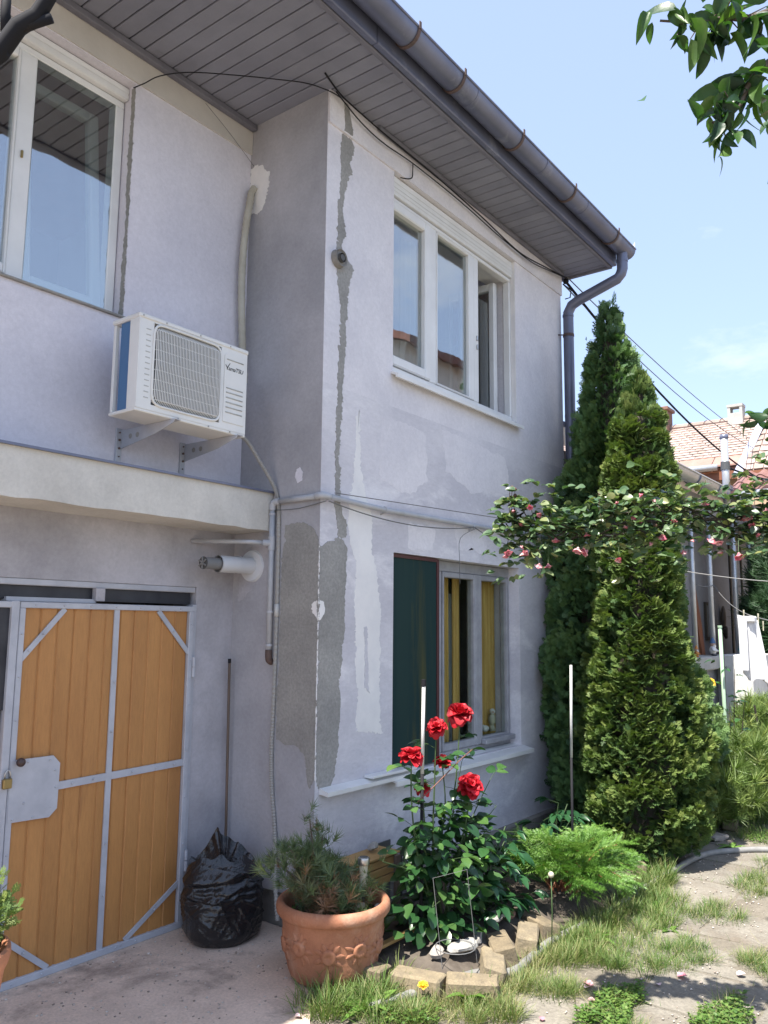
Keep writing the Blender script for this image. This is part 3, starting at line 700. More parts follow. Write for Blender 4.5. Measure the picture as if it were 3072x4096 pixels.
# gutter: half-round trough with a rolled edge, iron brackets, seams
GY, GZ, GR = 2.475, 5.005, 0.078
def trough(x0, x1, r, mb=None, n=14, t=0.003):
    mb = mb or MB(); prof = []
    for k in range(n+1):
        a = PI + PI*k/n
        prof.append((GY + r*math.cos(a), GZ + r*math.sin(a)))
    prof2 = [(GY + (r-t)*math.cos(PI+PI*k/n), GZ + (r-t)*math.sin(PI+PI*k/n)) for k in range(n, -1, -1)]
    P = prof + prof2; m = len(P)
    V = [(x0, y, z) for y, z in P] + [(x1, y, z) for y, z in P]
    mb.add(V, [(i, (i+1) % m, m+(i+1) % m, m+i) for i in range(m)])
    mb.add([(x0, y, z) for y, z in prof], [tuple(range(len(prof)))]); mb.add([(x1, y, z) for y, z in prof], [tuple(range(len(prof)-1, -1, -1))])
    return mb
gut = mk('gutter', trough(HX0, 6.87, GR), 'zinc', house, auto=40)
mk('rolled_edge', MB().tube([(HX0, GY-GR, GZ+.004), (6.87, GY-GR, GZ+.004)], 0.009, 8), 'zinc', gut, smooth=True)
for bxp in (0.7, 1.6, 2.5, 3.46, 3.95, 4.72, 5.58, 6.46):
    b = MB(); n = 12
    for (r0, r1) in ((GR+.001, GR+.008),):
        V = []
        for k in range(n+1):
            a = PI + PI*k/n
            for xx in (-.011, .011):
                V.append((bxp+xx, GY + r1*math.cos(a), GZ + r1*math.sin(a)))
        for k in range(n+1):
            a = PI + PI*k/n
            for xx in (-.011, .011):
                V.append((bxp+xx, GY + r0*math.cos(a), GZ + r0*math.sin(a)))
        o = 2*(n+1); F = []
        for k in range(n):
            F += [(2*k, 2*k+1, 2*k+3, 2*k+2), (2*k, 2*k+2, o+2*k+2, o+2*k), (2*k+1, o+2*k+1, o+2*k+3, 2*k+3)]
        b.add(V, F)
    b.box(bxp-.009, bxp+.009, GY-GR-.012, GY-GR-.006, GZ-.01, GZ+.035)
    mk('bracket', b, 'rust', gut)
for sx in (4.12, 5.1, 5.83):
    sm = MB(); trough(sx, sx+.012, GR+.003, sm); mk('seam', sm, 'zinc', gut, auto=40)
mk('end_flap', MB().add([(6.872, 2.40, 5.0), (6.872, 2.46, 5.0), (6.878, 2.465, 5.075), (6.89, 2.43, 5.06), (6.872, 2.40, 5.085),
                         (6.876, 2.40, 5.0), (6.876, 2.46, 5.0), (6.882, 2.465, 5.075), (6.894, 2.43, 5.06), (6.876, 2.40, 5.085)],
   [(0, 1, 2, 3, 4), (9, 8, 7, 6, 5), (0, 5, 6, 1), (1, 6, 7, 2), (2, 7, 8, 3), (3, 8, 9, 4), (4, 9, 5, 0)]), 'galv', gut)
# downpipe with two elbows
DX = 6.72
pts = [(DX+.02, GY, 4.965), (DX+.02, GY, 4.80), (DX+.015, GY+.012, 4.755), (DX+.012, GY+.045, 4.715), (DX, 2.88, 4.60), (DX-.002, 2.95, 4.565), (DX-.004, 2.985, 4.50), (DX-.006, 2.985, 4.4), (DX-.02, 2.985, 2.4), (DX-.03, 2.985, 0.25)]
dp = mk('downpipe', MB().tube(pts, 0.047, 16), 'zinc', house, auto=30)
for zz in (4.72, 4.46, 3.52, 2.2):
    if zz > 4.6: mk('collar', MB().tube([(DX+.02, GY, 4.86), (DX+.02, GY, 4.885)], 0.0505, 16), 'zinc', dp, auto=30)
    else: mk('collar', MB().tube([(DX-.008, 2.985, zz), (DX-.008, 2.985, zz+.02)], 0.0505, 16), 'zinc', dp, auto=30)
mk('clamp', MB().tube([(DX-.009, 2.985, 4.27), (DX-.009, 2.985, 4.295)], 0.0512, 16).tube([(DX-.05, 3.0, 4.28), (DX-.09, 3.05, 4.28)], 0.006, 6), 'rust', dp)
mk('clamp', MB().tube([(DX-.02, 2.985, 2.28), (DX-.02, 2.985, 2.305)], 0.0512, 16).tube([(DX-.06, 3.0, 2.29), (DX-.12, 3.05, 2.28)], 0.006, 6), 'rust', dp)

# ---------------------------------------------------------------- upper bay window
YF = 3.092
def fr_box(mb, x0, x1, z0, z1, y0=YF, y1=YF+.06, bev=0.006):
    return mb.box(x0, x1, y0, y1, z0, z1, bev)
uw = MB()
fr_box(uw, 4.117, 5.81, 4.50, 4.53); fr_box(uw, 4.117, 5.81, 3.30, 3.345)
fr_box(uw, 4.117, 4.13, 3.345, 4.50, bev=.003); fr_box(uw, 4.602, 4.69, 3.345, 4.50); fr_box(uw, 5.21, 5.285, 3.345, 4.50); fr_box(uw, 5.785, 5.81, 3.345, 4.50)
win = mk('window', uw, 'pvc', house); tag(win, 'white plastic three part window with its right sash open')
sa = MB()
for a, b, c, d in ((4.131, 4.15, 3.35, 4.495), (4.53, 4.60, 3.35, 4.495), (4.15, 4.53, 3.35, 3.415), (4.15, 4.53, 4.43, 4.495)):
    fr_box(sa, a, b, c, d, YF-.016, YF+.05, 0.008)
mk('sash', sa, 'pvc', win)
sa = MB()
for a, b, c, d in ((4.692, 4.702, 3.348, 4.495), (5.135, 5.208, 3.348, 4.495), (4.702, 5.135, 3.348, 3.362), (4.702, 5.135, 4.478, 4.495)):
    fr_box(sa, a, b, c, d, YF-.006, YF+.05, 0.006)
mk('sash', sa, 'pvc', win)
mk('pane', MB().box(4.15, 4.53, YF+.02, YF+.026, 3.415, 4.43), 'glass', win)
mk('pane', MB().box(4.702, 5.135, YF+.022, YF+.028, 3.362, 4.478), 'glass', win)
# open sash swung into the room, hinged on the right jamb
sa = MB()
for a, b, c, d in ((0, .05, 3.36, 4.49), (.43, .48, 3.36, 4.49), (.05, .43, 3.36, 3.42), (.05, .43, 4.43, 4.49)):
    sa.box(5.70, 5.755, 3.19+a, 3.19+b, c, d, 0.006)
os_ = mk('open_sash', sa, 'pvc', win)
mk('pane', MB().box(5.725, 5.731, 3.24, 3.62, 3.42, 4.43), 'glass', win)
rb = MB()
rb.box(4.117, 5.81, 3.151, 3.32, 4.532, 4.672)
rb.box(4.117, 5.81, 3.075, 3.15, 4.535, 4.668, 0.003)
for zz in (4.572, 4.60, 4.635): rb.box(4.117, 5.81, 3.071, 3.074, zz-.0125, zz+.0125, 0.003)
mk('shutter_box', rb, 'pvc', win)
mk('window_sill', MB().add([(4.095, 2.995, 3.262), (5.835, 2.995, 3.262), (5.835, 3.10, 3.305), (4.095, 3.10, 3.305), (4.095, 2.995, 3.236), (5.835, 2.995, 3.236), (5.835, 3.012, 3.236), (4.095, 3.012, 3.236), (5.835, 3.012, 3.252), (4.095, 3.012, 3.252), (5.835, 3.10, 3.288), (4.095, 3.10, 3.288)],
   [(0, 1, 2, 3), (0, 4, 5, 1), (4, 7, 6, 5), (7, 9, 8, 6), (9, 11, 10, 8), (1, 5, 6, 8, 10, 2), (0, 3, 11, 9, 7, 4)]), 'pvc', win)
mk('reveal_coat', MB().box(5.808, 5.8115, 3.052, 3.092, 3.30, 4.67), 'whitepatch', win)
# sheer curtain and the dark room
cu = MB(); n = 40
V = []; 
for i in range(n+1):
    xx = 4.62 + 0.42*i/n; yy = 3.36 + 0.018*math.sin(i*1.1)
    V += [(xx, yy, 3.3), (xx, yy, 4.5)]
mk('curtain', cu.add(V, [(2*i, 2*i+2, 2*i+3, 2*i+1) for i in range(n)]), 'curtain_w', win, smooth=True)
V = []
for i in range(n+1):
    xx = 5.52 + 0.16*i/n; yy = 3.40 + 0.03*math.sin(i*0.9)
    V += [(xx, yy, 3.3), (xx, yy, 4.42)]
mk('curtain', MB().add(V, [(2*i, 2*i+2, 2*i+3, 2*i+1) for i in range(n)]), 'curtain_w', win, smooth=True)
mk('handle', MB().box(5.245, 5.262, YF-.012, YF, 3.83, 3.87, .003).box(5.248, 5.259, YF-.014, YF, 3.76, 3.80, .003), 'steel', win)
mk('table_mirror', MB().lathe([(0, 0), (.04, 0), (.04, .01), (.008, .015), (.008, .07)], 4.78, 3.22, 14, 3.31).ball((4.78, 3.22, 3.46), .085, 18, 10, (1, .12, 1)), 'steel', win)

# ---------------------------------------------------------------- lower bay window
YL = 3.14
lw = MB()
fr_box(lw, 4.14, 5.81, 2.035, 2.11, YL, YL+.07); fr_box(lw, 4.14, 5.81, 0.755, 0.80, YL, YL+.07)
fr_box(lw, 4.14, 4.19, .80, 2.035, YL, YL+.07); fr_box(lw, 4.775, 4.83, .80, 2.035, YL, YL+.07); fr_box(lw, 5.275, 5.345, .80, 2.035, YL-.012, YL+.07); fr_box(lw, 5.775, 5.81, .80, 2.035, YL, YL+.07)
w2 = mk('window', lw, 'wood_paint', house); tag(w2, 'old grey painted wooden window with yellow curtains')
for a, b in ((4.832, 5.273), (5.347, 5.773)):
    s_ = MB()
    for q in ((a, a+.02, .802, 2.033), (b-.02, b, .802, 2.033), (a+.02, b-.02, .802, .85), (a+.02, b-.02, 1.995, 2.033)):
        fr_box(s_, *q, YL-.01, YL+.05, 0.005)
    ss = mk('sash', s_, 'wood_paint', w2)
    mk('pane', MB().box(a+.02, b-.02, YL+.016, YL+.02, .85, 1.995), 'glass_old', w2)
mk('drip_rail', MB().box(5.345, 5.79, YL-.055, YL-.0105, .80, .838, .006), 'wood_paint', w2)
# green insect screen over the left light
mk('insect_screen', MB().box(4.142, 4.665, 3.075, 3.081, 0.765, 2.105), 'net', w2)
mk('screen_frame', MB().box(4.665, 4.69, 3.066, 3.09, 0.765, 2.106, .003).box(4.142, 4.665, 3.068, 3.088, 2.085, 2.108), 'maroon', w2)
def folds(x0, x1, z0, z1, y, amp, k, m, par, nm='curtain'):
    n = int(k*8); V = []
    for i in range(n+1):
        xx = x0+(x1-x0)*i/n; yy = y + amp*math.sin(i*PI/4) + amp*.4*math.sin(i*.31)
        V += [(xx, yy, z0), (xx, yy+.004, z1)]
    return mk(nm, MB().add(V, [(2*i, 2*i+2, 2*i+3, 2*i+1) for i in range(n)]), m, par, smooth=True)
folds(5.0, 5.13, .8, 2.04, 3.28, .012, 4, 'curtain', w2)
folds(5.18, 5.27, .8, 2.04, 3.27, .01, 3, 'curtain', w2)
folds(5.55, 5.80, .8, 2.04, 3.27, .015, 6, 'curtain', w2)
folds(5.30, 5.40, .8, 1.9, 3.42, .012, 4, 'curtain_w', w2)
# sills below the window, the long one and the shorter one beyond the opening
def sill(x0, x1, z, y0, par, zr=None):
    zr = z if zr is None else zr
    return mk('window_sill', MB().add([(x0, y0, z-.012), (x1, y0, zr-.012), (x1, 3.13, zr+.02), (x0, 3.13, z+.02), (x0, y0, z-.04), (x1, y0, zr-.04), (x1, y0+.014, zr-.04), (x0, y0+.014, z-.04), (x1, y0+.014, zr-.022), (x0, y0+.014, z-.022), (x1, 3.05, zr-.006), (x0, 3.05, z-.006)],
       [(0, 1, 2, 3), (0, 4, 5, 1), (4, 7, 6, 5), (7, 9, 8, 6), (9, 11, 10, 8), (1, 5, 6, 8, 10, 2), (0, 3, 11, 9, 7, 4)]), 'pvc', par)
sill(4.08, 5.86, .742, 2.965, w2)
mk('sill_strip', MB().add([(3.47, 2.985, .757), (4.28, 2.985, .757), (4.28, 3.049, .775), (3.47, 3.049, .775), (3.47, 2.985, .735), (4.28, 2.985, .735), (4.28, 3.049, .742), (3.47, 3.049, .742)],
   [(0, 1, 2, 3), (4, 7, 6, 5), (0, 4, 5, 1), (1, 5, 6, 2), (3, 7, 4, 0)]), 'pvc', w2)
mk('sill_strip', MB().box(3.86, 4.3, 2.975, 3.048, .776, .792, .003), 'pvc', w2)

# ---------------------------------------------------------------- upper left window
YW = 3.80
lw = MB()
for q in ((1.15, 2.535, 4.56, 4.60), (1.15, 2.535, 3.305, 3.345), (1.15, 1.21, 3.345, 4.56), (1.915, 2.01, 3.345, 4.56), (2.48, 2.535, 3.345, 4.56)):
    fr_box(lw, *q, YW, YW+.07)
w3 = mk('window', lw, 'pvc', house); tag(w3, 'white plastic window with tilted inner sash, upper left')
s_ = MB()
for q in ((1.212, 1.27, 3.347, 4.558), (1.904, 1.914, 3.347, 4.558), (1.27, 1.904, 3.347, 3.40), (1.27, 1.904, 4.505, 4.558)):
    fr_box(s_, *q, YW-.012, YW+.055, 0.008)
mk('sash', s_, 'pvc', w3)
mk('pane', MB().box(1.27, 1.904, YW+.012, YW+.018, 3.40, 4.505), 'glass', w3)
# sash tilted open at the top into the room
s_ = MB(); pn = MB()
def tilt(v): 
    x, y, z = v; return (x, y + (z-3.35)*0.11, z)
for q in ((2.012, 2.07, 3.35, 4.55), (2.42, 2.478, 3.35, 4.55), (2.07, 2.42, 3.35, 3.41), (2.07, 2.42, 4.49, 4.55)):
    fr_box(s_, *q, YW+.03, YW+.09, 0.008)
s_.v = [tilt(v) for v in s_.v]
pn.box(2.07, 2.42, YW+.055, YW+.061, 3.41, 4.49); pn.v = [tilt(v) for v in pn.v]
ts = mk('tilted_sash', s_, 'pvc', w3); mk('pane', pn, 'glass_old', w3)
mk('pane', MB().box(2.011, 2.479, YW+.004, YW+.008, 3.346, 4.559), 'glass', w3)
rb = MB().box(1.15, 2.537, YW-.03, YW+.06, 4.603, 4.678, .004)
for zz in (4.62, 4.655): rb.box(1.15, 2.537, YW-.034, YW-.031, zz-.014, zz+.014, .003)
mk('shutter_box', rb, 'pvc', w3)
mk('window_sill', MB().box(1.1, 2.545, 3.69, 3.80, 3.292, 3.304, .003), 'cement', w3)
side_p = ragged([(3.712, 4.66), (3.745, 4.66), (3.75, 4.2), (3.74, 3.9), (3.75, 3.5), (3.755, 3.31), (3.712, 3.31)], .006, .02, 21)
mk('reveal_patch', MB().prism(side_p, lambda u, v, d: (2.5395-d, u, v), .002), 'cement', w3)
mk('latch', MB().box(1.95, 1.962, YW-.012, YW, 3.98, 4.02, .003), 'brass', w3)

# ---------------------------------------------------------------- garage door and transom
GYF = 3.745
tr = mk('transom', MB().box(0.6, 3.15, GYF+.005, GYF+.06, 1.832, 1.865, .004).box(2.02, 2.5, GYF+.01, GYF+.06, 1.755, 1.775), 'bar', house)
for a, b in ((1.9, 2.49), (2.545, 3.13)):
    mk('pane', MB().box(a, b, GYF+.03, GYF+.036, 1.765, 1.833), 'dark_glass', tr)
mk('mullion', MB().box(2.49, 2.545, GYF-.004, GYF+.06, 1.765, 1.834, .003), 'wall_garage', tr)
fr = MB()
fr.box(3.12, 3.15, GYF-.012, GYF+.05, 0.01, 1.763, .003)
jamb = mk('door_jamb', fr, 'bar', house)
gd = MB()
gy0, gy1 = GYF-.028, GYF+.012
gd.box(2.072, 3.118, gy0, gy1, 1.722, 1.752, .003).box(2.072, 3.118, gy0, gy1, 0.012, 0.045, .003)
gd.box(3.088, 3.118, gy0, gy1, .045, 1.722, .003).box(2.072, 2.102, gy0, gy1, .045, 1.722, .003)
door = mk('garage_door', gd, 'bar', house); tag(door, 'ochre boarded garage door with pale grey flat bars and lock plate')
bmh = MB()
w = 0.0448
bmh.add([(-w, 0, 0), (-w+.005, -.006, 0), (w-.012, -.006, 0), (w-.007, .001, 0), (w, .001, 0), (-w, .006, 0), (w, .006, 0), (-w, 0, 1), (-w+.005, -.006, 1), (w-.012, -.006, 1), (w-.007, .001, 1), (w, .001, 1), (-w, .006, 1), (w, .006, 1)],
        [(0, 1, 8, 7), (1, 2, 9, 8), (2, 3, 10, 9), (3, 4, 11, 10), (5, 0, 7, 12), (4, 6, 13, 11)])
bme = bm('board', bmh, 'orange')
for i in range(11):
    xx = 2.102 + .0897*(i+.5)
    inst('board', bme, door, Matrix.Translation((xx, GYF-.006+random.uniform(-.001, .001), .044)) @ Matrix.Diagonal((1, 1, 1.679, 1)))
def flat(p, q, wd, t=.008, y=GYF-.0145):
    """flat bar between two points of the door plane"""
    p = Vector((p[0], 0, p[1])); q = Vector((q[0], 0, q[1])); d = (q-p).normalized(); nrm = Vector((-d.z, 0, d.x))*wd/2
    b = MB(); P = [p+nrm, p-nrm, q-nrm, q+nrm]
    return b.add([(v.x, y-t, v.z) for v in P] + [(v.x, y, v.z) for v in P], [(0, 1, 2, 3), (7, 6, 5, 4), (0, 4, 5, 1), (1, 5, 6, 2), (2, 6, 7, 3), (3, 7, 4, 0)])
for p, q, wd in (((2.61, .045), (2.61, 1.722), .031), ((2.33, .872), (2.594, .878), .036), ((2.626, .879), (3.088, .889), .036), ((2.09, 1.475), (2.31, 1.722), .026), ((2.875, 1.722), (3.095, 1.49), .026), ((2.755, .046), (3.095, .255), .026), ((2.33, .046), (2.102, .232), .026)):
    mk('flat_bar', flat(p, q, wd), 'bar', door)
pl = [(2.076, 1.02), (2.289, 1.02), (2.327, .98), (2.324, .77), (2.285, .735), (2.078, .742)]
mk('lock_plate', MB().prism(pl, lambda u, v, d: (u, GYF-.031+d, v), .006), 'bar', door)
rv = MB()
rs = [(2.61, z) for z in (.3, .55, 1.1, 1.35)] + [(x, 1.737) for x in (2.15, 2.3, 2.45, 2.6, 2.75, 2.88, 3.02)] + [(x, .028) for x in (2.15, 2.3, 2.45, 2.7, 2.82, 3.0)] + [(3.103, z) for z in (.2, .45, .7, .95, 1.2, 1.45, 1.65)] + [(2.087, z) for z in (.3, .6, 1.2, 1.4, 1.6)] + [(2.4, .874), (2.52, .876), (2.75, .882), (2.9, .885), (3.02, .887), (2.2, 1.6), (2.13, 1.52), (2.98, 1.61), (2.93, .155), (2.2, .15), (2.27, 1.0), (2.16, 1.005), (2.31, .87), (2.15, .82), (2.3, .95), (2.2, .75), (2.1, .755)]
for px, pz in rs: rv.ball((px, GYF-.0285 if px > 2.33 or pz > 1.03 or pz < .7 else GYF-.032, pz), .006, 6, 4, (1, .8, 1))
tag(mk('rivets', rv, 'bar', door, smooth=True), kind='stuff')
mk('knob', MB().ball((2.11, GYF-.058, 1.012), .021, 14, 8).tube([(2.11, GYF-.03, 1.012), (2.11, GYF-.055, 1.012)], .008, 8), 'knob', door, smooth=True)
for zz in (1.41, .36):
    mk('hinge', MB().tube([(3.128, GYF-.03, zz-.055), (3.128, GYF-.03, zz-.002)], .0105, 10).tube([(3.128, GYF-.03, zz+.002), (3.128, GYF-.03, zz+.055)], .0105, 10), 'bar', jamb)
# the other leaf, seen only as a narrow strip at the left edge
l2 = MB().box(1.1, 2.04, gy0, gy1, 1.722, 1.752, .003).box(1.1, 2.04, gy0, gy1, .012, .045, .003).box(2.03, 2.068, gy0-.004, gy1, .012, 1.755, .003)
d2 = mk('garage_door', l2, 'bar', house); tag(d2, 'second garage leaf with dark glazed upper panel at the left edge')
mk('pane', MB().box(1.1, 2.03, GYF-.012, GYF-.004, 1.25, 1.722), 'dark_glass', d2)
for i in range(10):
    inst('board', bme, d2, Matrix.Translation((1.12+.0897*(i+.5), GYF-.006, .044)) @ Matrix.Diagonal((1, 1, 1.206, 1)))
lock = thing('padlock', 'small brass padlock hanging beside the lock plate of the ochre garage door', 'padlock', (2.058, GYF-.045, .90))
mk('body', MB().box(2.035, 2.078, GYF-.055, GYF-.036, .90, .945, .004), 'brass', lock)
mk('shackle', MB().tube([(2.044, GYF-.045, .944), (2.044, GYF-.045, .965), (2.05, GYF-.045, .978), (2.057, GYF-.045, .982), (2.064, GYF-.045, .978), (2.07, GYF-.045, .965), (2.07, GYF-.045, .944)], .004, 8), 'steel', lock, smooth=True)
# ================================================================== THINGS FIXED TO THE HOUSE
# ---------------------------------------------------------------- air conditioner
AX0, AX1, AZ0, AZ1, AYF, AYB = 2.345, 3.062, 2.693, 3.168, 3.285, 3.50
ac = thing('air_conditioner', 'white outdoor air conditioner unit on brackets under the upper left window', 'air conditioner', ((AX0+AX1)/2, 3.4, AZ0-.02))
cs = MB()
rw = 0.05
# front cover with a rectangular opening for the grill
gx0, gx1, gz0, gz1 = 2.43, 2.872, 2.722, 3.142
holes = [(gx0, gx1, gz0, gz1)]
wh = wall_holes(AX0, AX1, AZ0, AZ1-.02, AYF, AYF+.05, holes)
mk('front_cover', wh, 'ac_white', ac)
mk('cover_edge', MB().box(AX0-.003, AX0+.002, AYF-.002, AYF+.075, AZ0, AZ1-.02, .001), 'ac_white', ac)
mk('lid', MB().box(AX0-.008, AX1+.006, AYF-.006, AYB+.005, AZ1-.02, AZ1+.006, .006), 'ac_white', ac)
mk('base_tray', MB().box(AX0-.004, AX1+.004, AYF+.002, AYB+.004, AZ0-.016, AZ0+.002, .004), 'ac_white', ac)
mk('side_panel', MB().box(AX1-.004, AX1+.003, AYF+.05, AYB, AZ0+.003, AZ1-.021), 'ac_white', ac)
mk('rear_post', MB().box(AX0, AX0+.022, AYB-.02, AYB, AZ0+.003, AZ1-.021, .002), 'ac_white', ac)
mk('condenser', MB().box(AX0+.006, AX0+.03, AYF+.055, AYB-.055, AZ0+.003, AZ1-.021).box(AX0+.03, AX1-.01, AYB-.045, AYB-.02, AZ0+.003, AZ1-.021), 'ac_blue', ac)
mk('fan_housing', MB().box(gx0-.02, gx1+.02, AYF+.06, AYF+.062, gz0-.02, gz1+.02), 'ac_dark', ac)
# grill: thin wires bowed out of the opening
gv = MB(); n = 44
for i in range(n):
    xx = gx0+.012 + (gx1-gx0-.024)*i/(n-1)
    edge = min(1.0, min(i, n-1-i)/3.0)
    ins = 0.012*(1-edge)
    gv.tube([(xx, AYF+.012, gz0+.006+ins), (xx, AYF-.008, gz0+.03+ins), (xx, AYF-.014, (gz0+gz1)/2), (xx, AYF-.008, gz1-.03-ins), (xx, AYF+.012, gz1-.006-ins)], .0026, 4, False)
gr = mk('grill', gv, 'ac_grill', ac); tag(gr, kind='stuff')
gh = MB()
for k in range(8):
    zz = gz0+.03+(gz1-gz0-.06)*k/7
    gh.tube([(gx0, AYF+.01, zz), (gx0+.03, AYF-.005, zz), (gx1-.03, AYF-.005, zz), (gx1, AYF+.01, zz)], .0024, 4, False)
tag(mk('grill_rails', gh, 'ac_grill', ac), kind='stuff')
rim = []
for k in range(24):
    a = 2*PI*k/24; cx = (gx0+gx1)/2; cz = (gz0+gz1)/2; hw = (gx1-gx0)/2; hh = (gz1-gz0)/2
    c, s = math.cos(a), math.sin(a); pw = 0.22
    rim.append((cx+hw*math.copysign(abs(c)**pw, c), AYF-.002, cz+hh*math.copysign(abs(s)**pw, s)))
mk('grill_rim', MB().tube(rim, .007, 6, closed=True), 'ac_white', ac, smooth=True)
# service panel with pressed ribs
pp = [(2.895, 2.735), (3.045, 2.735), (3.045, 3.105), (3.03, 3.118), (2.91, 3.118), (2.895, 3.105)]
spn = mk('service_panel', MB().prism(pp, lambda u, v, d: (u, AYF-.004+d, v), .0035), 'ac_white', ac)
for zz in (3.085, 2.925, 2.9, 2.872, 2.845, 2.818, 2.79, ):
    mk('rib', MB().tube([(2.91, AYF-.005, zz), (3.03, AYF-.005, zz)], .0032, 6), 'ac_line', spn, smooth=True)
for k in range(13):
    zz = gz0+.03+.029*k
    mk('slot', MB().box(2.385, 2.412, AYF-.0015, AYF+.001, zz-.0022, zz+.0022), 'ac_line', ac)
sc = MB()
for px in (2.36, 2.5, 2.72, 2.93): 
    mk('screw', MB().ball((px, AYF-.007, AZ1-.008), .005, 6, 4), 'steel', ac, smooth=True)
for px in (2.6, 2.8, 2.95):
    mk('screw', MB().ball((px, AYF-.002, AZ0-.006), .005, 6, 4), 'steel', ac, smooth=True)
# lettering
def text_mesh(name, body, size, m, parent, mw, ext=0.0006, shear=0.0):
    cu = bpy.data.curves.new(name, 'FONT'); cu.body = body; cu.size = size; cu.extrude = ext; cu.shear = shear; cu.align_x = 'LEFT'
    cu.space_character = 0.95
    to = bpy.data.objects.new('tmp_text', cu); COL.objects.link(to)
    bpy.context.view_layer.update()
    dg = bpy.context.evaluated_depsgraph_get()
    me = bpy.data.meshes.new_from_object(to.evaluated_get(dg)); me.name = name
    bpy.data.objects.remove(to)
    me.materials.clear(); me.materials.append(M[m])
    return inst(name, me, parent, mw)
RX = Matrix.Rotation(R(90), 4, 'X')
text_mesh('lettering', 'amaTSU', .033, 'black', ac, Matrix.Translation((2.921, AYF-.0052, 3.026)) @ RX, shear=0.15)
mk('letter_y', MB().prism([(2.898, 3.052), (2.903, 3.052), (2.912, 3.04), (2.93, 3.066), (2.934, 3.067), (2.916, 3.036), (2.915, 3.026), (2.91, 3.026), (2.911, 3.036)], lambda u, v, d: (u, AYF-.0058+d, v), .001), 'black', ac)
# brackets, one thing each, bolted to the wall
def bracket(x, y0, label):
    t = thing('wall_bracket', label, 'bracket', (x, 3.71, 2.55), 'brackets carrying the air conditioner')
    arm = [(3.70, AZ0-.02), (3.26, AZ0-.02), (3.27, AZ0-.034), (3.42, AZ0-.075), (3.70, 2.575)]
    a = mk('arm', MB().prism([(p[0], p[1]) for p in arm], lambda u, v, d: (x+d, u, v), .004), 'bar', t)
    mk('flange', MB().box(x, x+.036, 3.255, 3.70, AZ0-.0205, AZ0-.0165, .001), 'bar', t)
    mk('wall_plate', MB().box(x-.03, x+.006, 3.698, 3.7095, 2.50, AZ0-.01, .002), 'bar', t)
    for yy in (3.62, 3.56): mk('hole', MB().tube([(x-.0008, yy, 2.634), (x+.0005, yy, 2.634)], .0145, 12), 'cement', t)
    for zz in (2.53, 2.575, 2.62, 2.66): mk('bolt', MB().tube([(x-.012, 3.692, zz), (x-.012, 3.699, zz)], .0065 if zz in (2.575, 2.62) else .004, 8), 'rust', t)
bracket(2.56, 3.7, 'left white perforated bracket under the air conditioner')
bracket(2.985, 3.7, 'right white perforated bracket in shade under the air conditioner')
mk('marks', MB().box(3.0, 3.05, 3.7075, 3.7095, 2.47, 2.5), 'cement', house)

# wrapped hose from the wall down behind the unit
hp = [(3.425, 3.66, 4.44), (3.405, 3.665, 4.40), (3.385, 3.66, 4.3), (3.364, 3.66, 4.164), (3.347, 3.66, 3.987), (3.342, 3.66, 3.8), (3.346, 3.66, 3.659), (3.36, 3.66, 3.45), (3.372, 3.66, 3.3), (3.33, 3.6, 3.12), (3.2, 3.52, 3.0), (3.06, 3.47, 2.95)]
def smooth_path(P, k=6):
    P = [Vector(p) for p in P]; out = []
    for i in range(len(P)-1):
        p0 = P[max(0, i-1)]; p1 = P[i]; p2 = P[i+1]; p3 = P[min(len(P)-1, i+2)]
        for j in range(k):
            t = j/k
            out.append(0.5*((2*p1) + (p2-p0)*t + (2*p0-5*p1+4*p2-p3)*t*t + (3*p1-p0-3*p2+p3)*t**3))
    out.append(P[-1]); return out
sp = smooth_path(hp, 10)
hz = mk('refrigerant_hose', MB().tube(sp, [.0225 + (.0015 if i % 3 == 0 else -.0008) for i in range(len(sp))], 12), 'wrap', None, smooth=True)
tag(hz, 'beige taped hose running up the inner corner to the air conditioner', 'hose')
# grey corrugated conduit from the unit across the corner and down the bay side
cp = [(3.05, 3.45, 2.74), (3.2, 3.44, 2.72), (3.31, 3.42, 2.60), (3.405, 3.39, 2.46), (3.425, 3.372, 2.36), (3.423, 3.36, 2.2), (3.424, 3.359, 1.65), (3.424, 3.366, 1.227), (3.424, 3.372, .949), (3.423, 3.36, .746), (3.42, 3.324, .509), (3.38, 3.28, .33), (3.33, 3.2, .1)]
sp = smooth_path(cp, 60)
cd = thing('conduit', 'thin grey corrugated conduit running down the bay side wall past the gas pipe', 'conduit', (3.33, 3.2, .1))
mk('corrugated_tube', MB().tube(sp, [.0115 + (.0014 if (i//2) % 2 == 0 else -.0012) for i in range(len(sp))], 8), 'conduit', cd)
mk('coupling', MB().tube([(3.424, 3.3595, 1.70), (3.424, 3.3595, 1.77)], .0145, 10), 'white_paint', cd, smooth=True)

